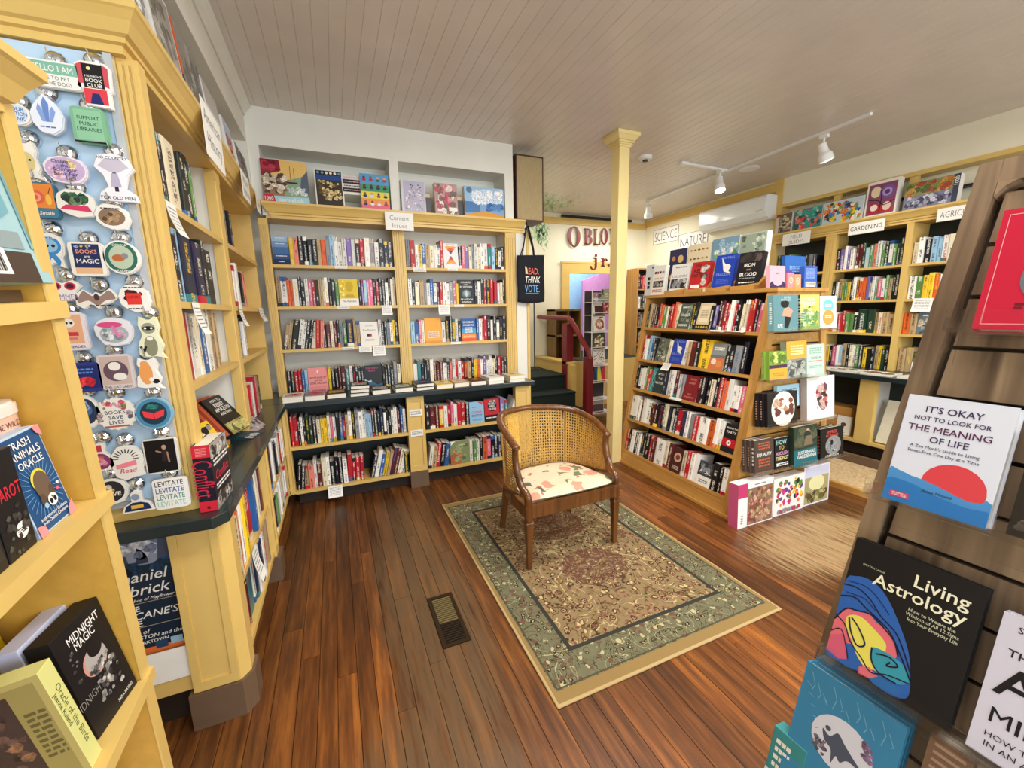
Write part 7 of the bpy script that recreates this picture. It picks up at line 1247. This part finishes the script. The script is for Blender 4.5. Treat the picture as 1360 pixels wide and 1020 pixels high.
# cane: woven strips following the curved back between top rail and seat
CANE = mat('woven_cane', 0xC2984A, .5, noise=.2, scale=60); CANEL = mat('new_cane_patch', 0xDCAE52, .5, noise=.15, scale=60)
BOT = spline([(.972, 2.22, .47), (.966, 2.33, .445), (.975, 2.46, .44), (1.035, 2.575, .44), (1.15, 2.642, .44), (1.32, 2.668, .44), (1.49, 2.642, .44), (1.597, 2.58, .44), (1.652, 2.47, .445), (1.668, 2.37, .455), (1.668, 2.265, .48)], 7)
cum = [0]
for a, b_ in zip(TOP, TOP[1:]): cum.append(cum[-1] + (b_ - a).length)
def cpt(s, t):
    s = max(0, min(cum[-1], s)); i = 0
    while i < len(cum) - 2 and cum[i + 1] < s: i += 1
    f = (s - cum[i]) / max(cum[i + 1] - cum[i], 1e-6); a = TOP[i].lerp(TOP[i + 1], f); b_ = BOT[i].lerp(BOT[i + 1], f); return b_.lerp(a, t)
Ltot = cum[-1]
def strip(mb, pts, off, w):
    for p, q in zip(pts, pts[1:]):
        d = (q - p).normalized(); nrm = Vector((p.x - 1.32, p.y - 2.25, 0)).normalized(); side = d.cross(nrm).normalized() * w / 2; o_ = nrm * off
        mb.add([tuple(p - side + o_), tuple(p + side + o_), tuple(q + side + o_), tuple(q - side + o_)], [(0, 1, 2, 3)])
segs = [(.03, .40, 'left'), (.42, .98, 'back'), (1.0, Ltot - .03, 'right')]
for s0, s1, nm in segs:
    mb = MB(CO); k = int((s1 - s0) / .0195)
    for i in range(k + 1): s = s0 + (s1 - s0) * i / k; strip(mb, [cpt(s, t / 3) for t in range(4)], 0, .0092)
    for j in range(20):
        t = (j + .5) / 20; m2 = max(6, int((s1 - s0) / .04)); strip(mb, [cpt(s0 + (s1 - s0) * i / m2, t) for i in range(m2 + 1)], .0008, .0092)
    for i in range(int((s1 - s0) / .039)):   # diagonal strands
        s = s0 + i * .039
        for dr in (1, -1):
            pts = [cpt(s + dr * .42 * t / 6, t / 6) for t in range(7) if s0 <= s + dr * .42 * t / 6 <= s1]
            if len(pts) > 1: strip(mb, pts, -.0008, .0042)
    tag(mb.build('cane_panel', CANE, chr_), kind='stuff')
mb = MB(CO)
for s in range(9): strip(mb, [cpt(.50 + s * .0115, .12 + .86 * t / 6) for t in range(7)], -.002, .010)
for j in range(24): strip(mb, [cpt(.495 + .102 * i / 4, .12 + .86 * (j + .5) / 24) for i in range(5)], -.0028, .0052)
tag(mb.build('cane_patch', CANEL, chr_), kind='stuff')
m = MB(CO)
m.tube([p + Vector((0, 0, .0)) for p in BOT], .010, 6); m.build('lower_rail', CHAIRW, chr_, smooth=True)
# cushion
def floral():
    m, nt, b = newmat('floral_cloth'); N = nt.nodes.new; L = nt.links.new; b.inputs['Roughness'].default_value = .85
    tc = N('ShaderNodeTexCoord'); nz = N('ShaderNodeTexNoise'); nz.inputs['Scale'].default_value = 14; L(tc.outputs['Object'], nz.inputs['Vector'])
    wob = N('ShaderNodeMix'); wob.data_type = 'VECTOR'; wob.inputs[0].default_value = .1; L(tc.outputs['Object'], wob.inputs[4]); L(nz.outputs['Color'], wob.inputs[5])
    def vor(sc):
        n = N('ShaderNodeTexVoronoi'); n.voronoi_dimensions = '2D'; n.inputs['Scale'].default_value = sc; L(wob.outputs[1], n.inputs['Vector']); s = N('ShaderNodeSeparateColor'); L(n.outputs['Color'], s.inputs[0]); return n.outputs['Distance'], s
    def M(op, a, c):
        n = N('ShaderNodeMath'); n.operation = op; L(a, n.inputs[0]); 
        if isinstance(c, float): n.inputs[1].default_value = c
        else: L(c, n.inputs[1])
        return n.outputs[0]
    def mix(f, a, c):
        n = N('ShaderNodeMix'); n.data_type = 'RGBA'; L(f, n.inputs[0])
        for k, q in ((6, a), (7, c)):
            if isinstance(q, int): n.inputs[k].default_value = hx(q) + (1,)
            else: L(q, n.inputs[k])
        return n.outputs[2]
    d1, s1 = vor(6.2); d2, s2 = vor(9.0); d3, s3 = vor(20.0)
    c = mix(nz.outputs['Fac'], 0xCDC3A6, 0xD8CFB6)
    c = mix(M('MULTIPLY', M('LESS_THAN', d2, .34), M('GREATER_THAN', s2.outputs[0], .58)), c, 0x6E7A52)
    c = mix(M('MULTIPLY', M('LESS_THAN', d2, .22), M('LESS_THAN', s2.outputs[1], .25)), c, 0x55605A)
    c = mix(M('MULTIPLY', M('LESS_THAN', d1, .40), M('GREATER_THAN', s1.outputs[0], .45)), c, 0xF0C9AC)
    c = mix(M('MULTIPLY', M('LESS_THAN', d1, .24), M('GREATER_THAN', s1.outputs[0], .45)), c, 0xE2947E)
    c = mix(M('MULTIPLY', M('LESS_THAN', d3, .16), M('GREATER_THAN', s3.outputs[0], .72)), c, 0xB8685A)
    L(c, b.inputs['Base Color']); return m
cu = thing('seat_cushion', 'cream floral seat cushion with peach roses lying on the chair seat', 'cushion', (1.33, 2.355, .44)); m = MB(); K = 36; R_ = 7
edge = spline([(x, y, 0) for x, y in [(1.012, 2.128), (1.30, 2.118), (1.645, 2.15), (1.638, 2.34), (1.60, 2.50), (1.50, 2.60), (1.32, 2.635), (1.14, 2.60), (1.045, 2.5), (1.005, 2.33), (1.012, 2.128)]], 4)[:-1]
K = len(edge); vs = []; fs = []
for sgn in (1, -1):
    for r in range(R_):
        f = 1 - r / R_ * .999
        hgt = .034 * (1 - f ** 4) ** .5 if sgn > 0 else -.006 * (1 - f ** 6)
        for p in edge: vs.append(((p.x - 1.33) * f, (p.y - 2.355) * f, .012 + hgt + .003 * math.sin(9 * p.x + 5 * r) * (1 - f)))
for sgn in (0, 1):
    o = sgn * R_ * K
    for r in range(R_ - 1):
        for i in range(K): a, b_, c, d = o + r * K + i, o + r * K + (i + 1) % K, o + (r + 1) * K + (i + 1) % K, o + (r + 1) * K + i; fs.append((a, b_, c, d) if sgn == 0 else (d, c, b_, a))
    fs.append(tuple(o + (R_ - 1) * K + i for i in range(K)) if sgn == 0 else tuple(o + (R_ - 1) * K + i for i in range(K))[::-1])
m.add(vs, fs); m.build('cover', floral(), cu, smooth=True)
MB().tube([(p.x - 1.33, p.y - 2.355, .012) for p in edge], .0035, 6, closed=True).build('piping', mat('dark_piping', 0x55584A, .8), cu)
# ------------------------------------------------------------------ speaker, tote bag, hook
spk = thing('wall_speaker', 'brown wooden speaker box with tan cloth front hung beside the back bookcase', 'speaker', (1.78, 3.99, 2.50)); SW = wood('speaker_walnut', 0x3A1E12, 0x5A3220, .4, 2)
MB().box(0, .305, 0.012, .30, 0, .62).build('cabinet', SW, spk)
m = MB(); m.box(0, .305, 0, .012, 0, .014).box(0, .305, 0, .012, .606, .62).box(0, .012, 0, .012, .014, .606).box(.293, .305, 0, .012, .014, .606); m.build('front_frame', SW, spk)
MB().box(.012, .293, .003, .012, .014, .606).build('grille_cloth', mat('tan_grille_cloth', 0xAE9A72, .9, noise=.16, scale=9, stretch=(30, 30, 2)), spk)
tb = thing('tote_bag', 'black cotton tote bag READ THINK VOTE hanging by the stairs', 'bag', (1.765, 3.955, 1.69)); NAVY = mat('black_cotton', 0x14161E, .9, noise=.15, scale=40)
m = MB(); nx, nz_ = 10, 12; vs = []; fs = []
for sd in (0, 1):
    for j in range(nz_ + 1):
        for i in range(nx + 1):
            u, v = i / nx, j / nz_; bulge = .022 * math.sin(PI * u) * (1 - v * .7) * (1 if sd == 0 else -.6); x = u * .305 + .004 * math.sin(7 * v); z = v * .47 - (.015 * math.sin(PI * u) if j == 0 else 0) + (.012 * (u - .5) if j == nz_ else 0)
            vs.append((x, -bulge + (.0 if sd == 0 else .012), z))
q = (nx + 1) * (nz_ + 1)
for sd in (0, 1):
    for j in range(nz_):
        for i in range(nx): a = sd * q + j * (nx + 1) + i; f = (a, a + 1, a + nx + 2, a + nx + 1); fs.append(f if sd == 0 else f[::-1])
for i in range(nx): fs.append((i + 1, i, q + i, q + i + 1))
for j in range(nz_): a = j * (nx + 1); fs += [(a, a + nx + 1, q + a + nx + 1, q + a), (a + nx, q + a + nx, q + a + 2 * nx + 1, a + 2 * nx + 1)]
m.add(vs, fs); m.build('body', NAVY, tb, smooth=True)
for k, P in enumerate(([(.03, -.004, .45), (.07, -.01, .58), (.09, -.02, .70), (.105, -.025, .745), (.12, -.02, .72), (.17, -.01, .55), (.185, -.004, .45)], [(.06, .014, .45), (.085, .012, .6), (.105, .008, .735), (.125, .01, .7), (.20, .012, .45)])):
    MB().tube(spline(P, 5), .012, 6, flat=(.25, 1.0)).build('strap', NAVY, tb)
a = MB(); art(a, [('t', 'READ.', .5, .66, .14, 0xE06A5A, .52, 'bold'), ('t', 'THINK', .5, .48, .14, 'W', .56, 'ital'), ('t', 'VOTE.', .5, .29, .16, 0x6FA8E0, .56, 'bold'), ('r', .24, .17, .74, .185, 0x6FA8E0), ('p', [(.26, .6), (.34, .6), (.3, .74), (.24, .76)], 0xF0D0A0)], .305, .47, T(0, -.0245, 0)); a.build('print', PRINT, tb)
hk = thing('coat_hook', 'black and white wall hook holding the tote bag at the bookcase end', 'hook', (1.87, 3.999, 2.40)); MB().box(-.02, .02, -.008, 0, -.06, .06).build('plate', WHITEP, hk)
MB().tube(spline([(0, -.008, .02), (0, -.045, .03), (0, -.06, .055), (0, -.05, .075)], 4), .006, 6).build('prong', BLACKM, hk); MB().tube(spline([(0, -.008, -.02), (-.02, -.04, -.05), (-.03, -.05, -.03)], 4), .006, 6).build('prong', BLACKM, hk)
# ------------------------------------------------------------------ ceiling fittings
tr = thing('track_light', 'white ceiling track with three spot heads near the garden bookcase', 'light', (4.43, 3.8, 3.2)); O = T(-4.43, -3.8, -3.2)
MB(O).box(-.017, .017, 0, 0, 0, 0) if False else None
def rail(p, q):
    p, q = Vector(p), Vector(q); d = (q - p).normalized(); s = Vector((-d.y, d.x, 0)) * .017
    m = MB(O); m.add([tuple(p - s), tuple(p + s), tuple(q + s), tuple(q - s)] + [tuple(v + Vector((0, 0, .022))) for v in (p - s, p + s, q + s, q - s)], [(3, 2, 1, 0), (4, 5, 6, 7), (0, 1, 5, 4), (1, 2, 6, 5), (2, 3, 7, 6), (3, 0, 4, 7)]); m.build('track_rail', WHITEP, tr)
rail((4.343, 2.316, 3.177), (4.449, 3.81, 3.177)); rail((4.449, 3.81, 3.177), (4.495, 5.25, 3.177)); rail((4.449, 3.81, 3.177), (3.738, 3.794, 3.177))
MB(O).box(3.70, 3.80, 3.765, 3.825, 3.168, 3.199).build('feed_box', WHITEP, tr)
def emis(name, col, st):
    m, nt, b = newmat(name); b.inputs['Emission Color'].default_value = hx(col) + (1,); b.inputs['Emission Strength'].default_value = st; return m
BULB = emis('lit_bulb', 0xFFF0D0, 18.0); BULB2 = emis('dim_bulb', 0xFFF4E0, 2.5)
def head(x, y, tgt, lit, nm):
    p = Vector((x, y, 3.06)); d = (Vector(tgt) - p).normalized(); qz = d.to_track_quat('Z', 'Y').to_matrix().to_4x4(); M = T(*p) @ qz
    m = MB(O); m.box(x - .02, x + .02, y - .035, y + .035, 3.15, 3.178); m.tube([(x, y, 3.15), (x, y, 3.075)], .009, 8); m.build('head_stem', WHITEP, tr)
    h_ = MB(O @ M).lathe([(.02, -.05), (.036, -.045), (.038, .03), (.058, .06), (.062, .12), (.056, .12), (.05, .075), (.001, .07)], 20).build('spot_head', WHITEP, tr, smooth=False)
    MB(O @ M).lathe([(.001, .08), (.044, .085), (.044, .115), (.03, .125), (.001, .128)], 18).build('bulb', BULB if lit else BULB2, h_)
    spot(nm, p + d * .16, tgt, 55 if lit else 26, (1.0, .93, .82), 120, .05)
head(4.41, 2.72, (4.9, 2.4, 1.5), False, 'spot_a'); head(4.33, 3.808, (4.1, 3.4, 1.5), True, 'spot_b'); head(4.49, 5.2, (4.9, 5.6, 1.4), False, 'spot_c')
sd = thing('smoke_detector', 'white round smoke detector with a dark centre on the ceiling by the post', 'detector', (3.221, 3.808, 3.2))
MB().lathe([(.07, 0), (.07, -.02), (.055, -.035), (.02, -.037), (.001, -.037)], 24).build('housing', WHITEP, sd); MB(T(0, 0, -.037)).lathe([(.028, 0), (.03, -.012), (.001, -.014)], 16).build('sensor', BLACKM, sd)
cd_ = thing('ceiling_disc', 'flat white round cover plate on the ceiling beyond the track light', 'cover plate', (4.66, 3.69, 3.2)); MB().lathe([(.11, 0), (.11, -.006), (.09, -.014), (.001, -.014)], 28).build('plate', WHITEP, cd_)
ac = thing('air_conditioner', 'white wall mounted air conditioner above the oak display', 'air conditioner', (5.25, 4.41, 2.72)); ACW = mat('white_glossy_plastic', 0xEEF0EE, .18, noise=.01, coat=.3)
m = MB(); pf_ = [(.22, 0), (.10, 0), (.03, .03), (.0, .09), (.0, .27), (.02, .30), (.22, .30)]; m.prism([(-a + .22, b_) for a, b_ in []] or [(y, z) for y, z in pf_], 'y', -.54, .54); m.build('housing', ACW, ac, bevel=.006)
MB().box(-.004, .002, -.53, .53, .095, .265).build('front_panel', ACW, ac); MB().prism([(.03, .028), (.10, -.003), (.10, -.008), (.025, .022)], 'y', -.48, .48).build('louver', ACW, ac); MB().box(-.006, -.002, -.50, -.40, .11, .118).build('status_light', CHROME, ac)
# ------------------------------------------------------------------ greeting card rack by the handrail
cr = thing('card_rack', 'tall white wire rack of greeting cards behind the red handrail', 'rack', (3.5, 4.96, 0)); WIRE = mat('white_wire', 0xEDEDED, .4); O = T(-3.5, -4.96, 0)
for x in (3.33, 3.70):
    for y in (4.93, 5.14): MB(O).tube([(x, y, .0), (x, y, 1.88)], .008, 6).build('upright', WIRE, cr)
MB(O).box(3.34, 3.69, 5.13, 5.14, .12, 1.86).build('back_plate', mat('dark_rack_back', 0x3A3238, .6), cr)
lev = (.10, .30, .56, .80, 1.04, 1.28, 1.52, 1.70)
for z in lev:
    m = MB(O); m.box(3.33, 3.70, 4.90, 5.13, z - .006, z).tube([(3.33, 4.895, z + .03), (3.70, 4.895, z + .03)], .005, 6); m.build('wire_shelf', WIRE, cr)
CARDS = [(3.35, .11, .20, 'dark brown card in the lowest pocket of the wire rack', 0x5A4A4C, [('r', 0, .6, 1, 1, 0xB8B0B0)]), (3.37, .57, .23, 'bright painted boxed card, second pocket from the floor in the wire rack', 0x2A6A8A, [('p', [(.3, 0), (.7, 0), (.6, 1), (.4, 1)], 0xE8D84A), ('p', [(.7, 0), (1, 0), (1, 1), (.8, 1)], 0xC83A4A), ('p', [(0, 0), (.3, 0), (.1, 1), (0, 1)], 0x1F3A5A)]),
    (3.36, .81, .22, 'white card with fine black dots in the middle of the wire rack', 'W', [('blobs', 95, 60, (0x4A4A4A, 0x8A8A8A, 0xB87A7A), .05, .05, .95, .95, .06, 0)]), (3.36, 1.05, .2, 'dark card of pale green flowers in the wire rack', 0x4A4A34, [('blobs', 96, 30, (0xD8DCA8, 0xA8B880, 0xC8607A, 0xE8E8C8), .03, .03, .97, .97, .16, 0)]),
    (3.36, 1.29, .215, 'white card with a flower wreath in the wire rack', 'W', [('e', .5, .48, .38, .38, 0xB8785A), ('blobs', 97, 24, (0xC8906A, 0x4A6A4A, 0xD8B8A0, 0x8A3A3A), .14, .14, .86, .84, .12, 0), ('e', .5, .48, .2, .2, 'W'), ('r', .5, .86, .8, .94, 'K')]), (3.52, 1.53, .17, 'red and pink leafy card high on the right of the wire rack', 0xB84A5A, [('blobs', 98, 40, (0xE08A8A, 0x6A2A3A, 0xF0C0B0, 0x8A3A3A), 0, 0, 1, 1, .14, 0)]),
    (3.345, 1.53, .16, 'dark red card box high on the left of the wire rack', 0x6A2430, [('r', .2, .05, .95, .7, 0x4A2A20), ('r', 0, .72, 1, 1, 0xC8C0C0), ('r', 0, .0, .16, .7, 'W')]), (3.49, 1.71, .17, 'sage green invitation card on top of the wire rack', 0xA8A88A, [('blobs', 99, 24, (0x5A6A4A, 0x3A4A3A), .0, .5, .25, 1, .1, 0), ('blobs', 100, 24, (0x5A6A4A, 0x3A4A3A), .75, 0, 1, .9, .1, 0), ('lines', .3, .35, .7, .7, 3, 0xE0E0D0)]),
    (3.34, 1.70, .13, 'grey and white street scene card on top left of the wire rack', 0x9A9EA4, [('blobs', 101, 20, (0xD8D8DC, 0x4A4A50, 0xB87A7A), 0, 0, 1, 1, .22, 0)])]
for x, z, h, lab, base, items in CARDS:
    w = .2 if h > .185 else .155
    cover_book('greeting_card', lab, w, h, .012, T(x, 4.92, z) @ RX(math.radians(-7)), base, items, cat='card')
# ------------------------------------------------------------------ small oak bookshelf in the far corner behind the post
ob = thing('narrow_bookshelf', 'narrow oak bookshelf against the far right wall behind the pale post', 'bookcase', (5.0, 6.0, 0))
for x in (0, .44): MB().box(x, x + .02, 0, .3, 0, 2.3).build('upright', OAK, ob)
for z in (.3, .62, .94, 1.26, 1.58, 1.92, 2.28): MB().box(.02, .44, 0, .3, z, z + .02).build('shelf', OAK, ob)
MB().box(.02, .44, .29, .3, 0, 2.3).build('back_panel', DARK, ob)
for z, sp, nm in ((1.942, 'K M K R R R R P K G K', 'top'), (1.602, 'K W D K W V K K C', 'second'), (1.282, 'K M G K E K K', 'third'), (.962, 'R K W K B K', 'fourth')):
    row(FY(5.02, 6.03, z), .42, sp, '%s shelf of narrow far oak bookshelf' % nm, .2, .26, .2, 'books on the narrow far bookshelf')
th = thing('thermostat', 'small white thermostat on the far right wall near the corner', 'thermostat', (5.469, 6.30, 2.35)); MB().box(-.025, 0, -.05, .05, -.06, .06).build('body', WHITEP, th, bevel=.005)
# right bay low counter: card holder, tilted pale boards
tag(MB(T(4.93, 2.62, .22)).box(.0, .2, -.14, .14, 0, .30).build('wooden_crate', OAKY, bevel=.003), 'dark oak crate under the garden counter', 'crate')
cover_book('book', 'small white book with a brown bird on a crate under the garden counter', .13, .2, .02, frame((4.918, 2.60, .225), (0, -1, 0), (1, 0, 0), (0, 0, 1)) @ RX(math.radians(-3)), 'W', [('e', .5, .55, .2, .16, 0x6A4A3A), ('l', [(.5, .5), (.55, .38)], .04, 0x6A4A3A), ('lines', .3, .1, .7, .15, 1, 'G')])
tag(MB(frame((4.90, 2.23, .235), (0, -1, 0), (1, 0, 0), (0, 0, 1)) @ RX(math.radians(-20))).box(0, .26, 0, .02, 0, .44).build('leaning_board', mat('cream_board', 0xDDD6BE, .7)), 'cream board leaning in the low bay of the garden bookcase', 'board')
flush_books(max(40, 300 - NBOOK[0]))
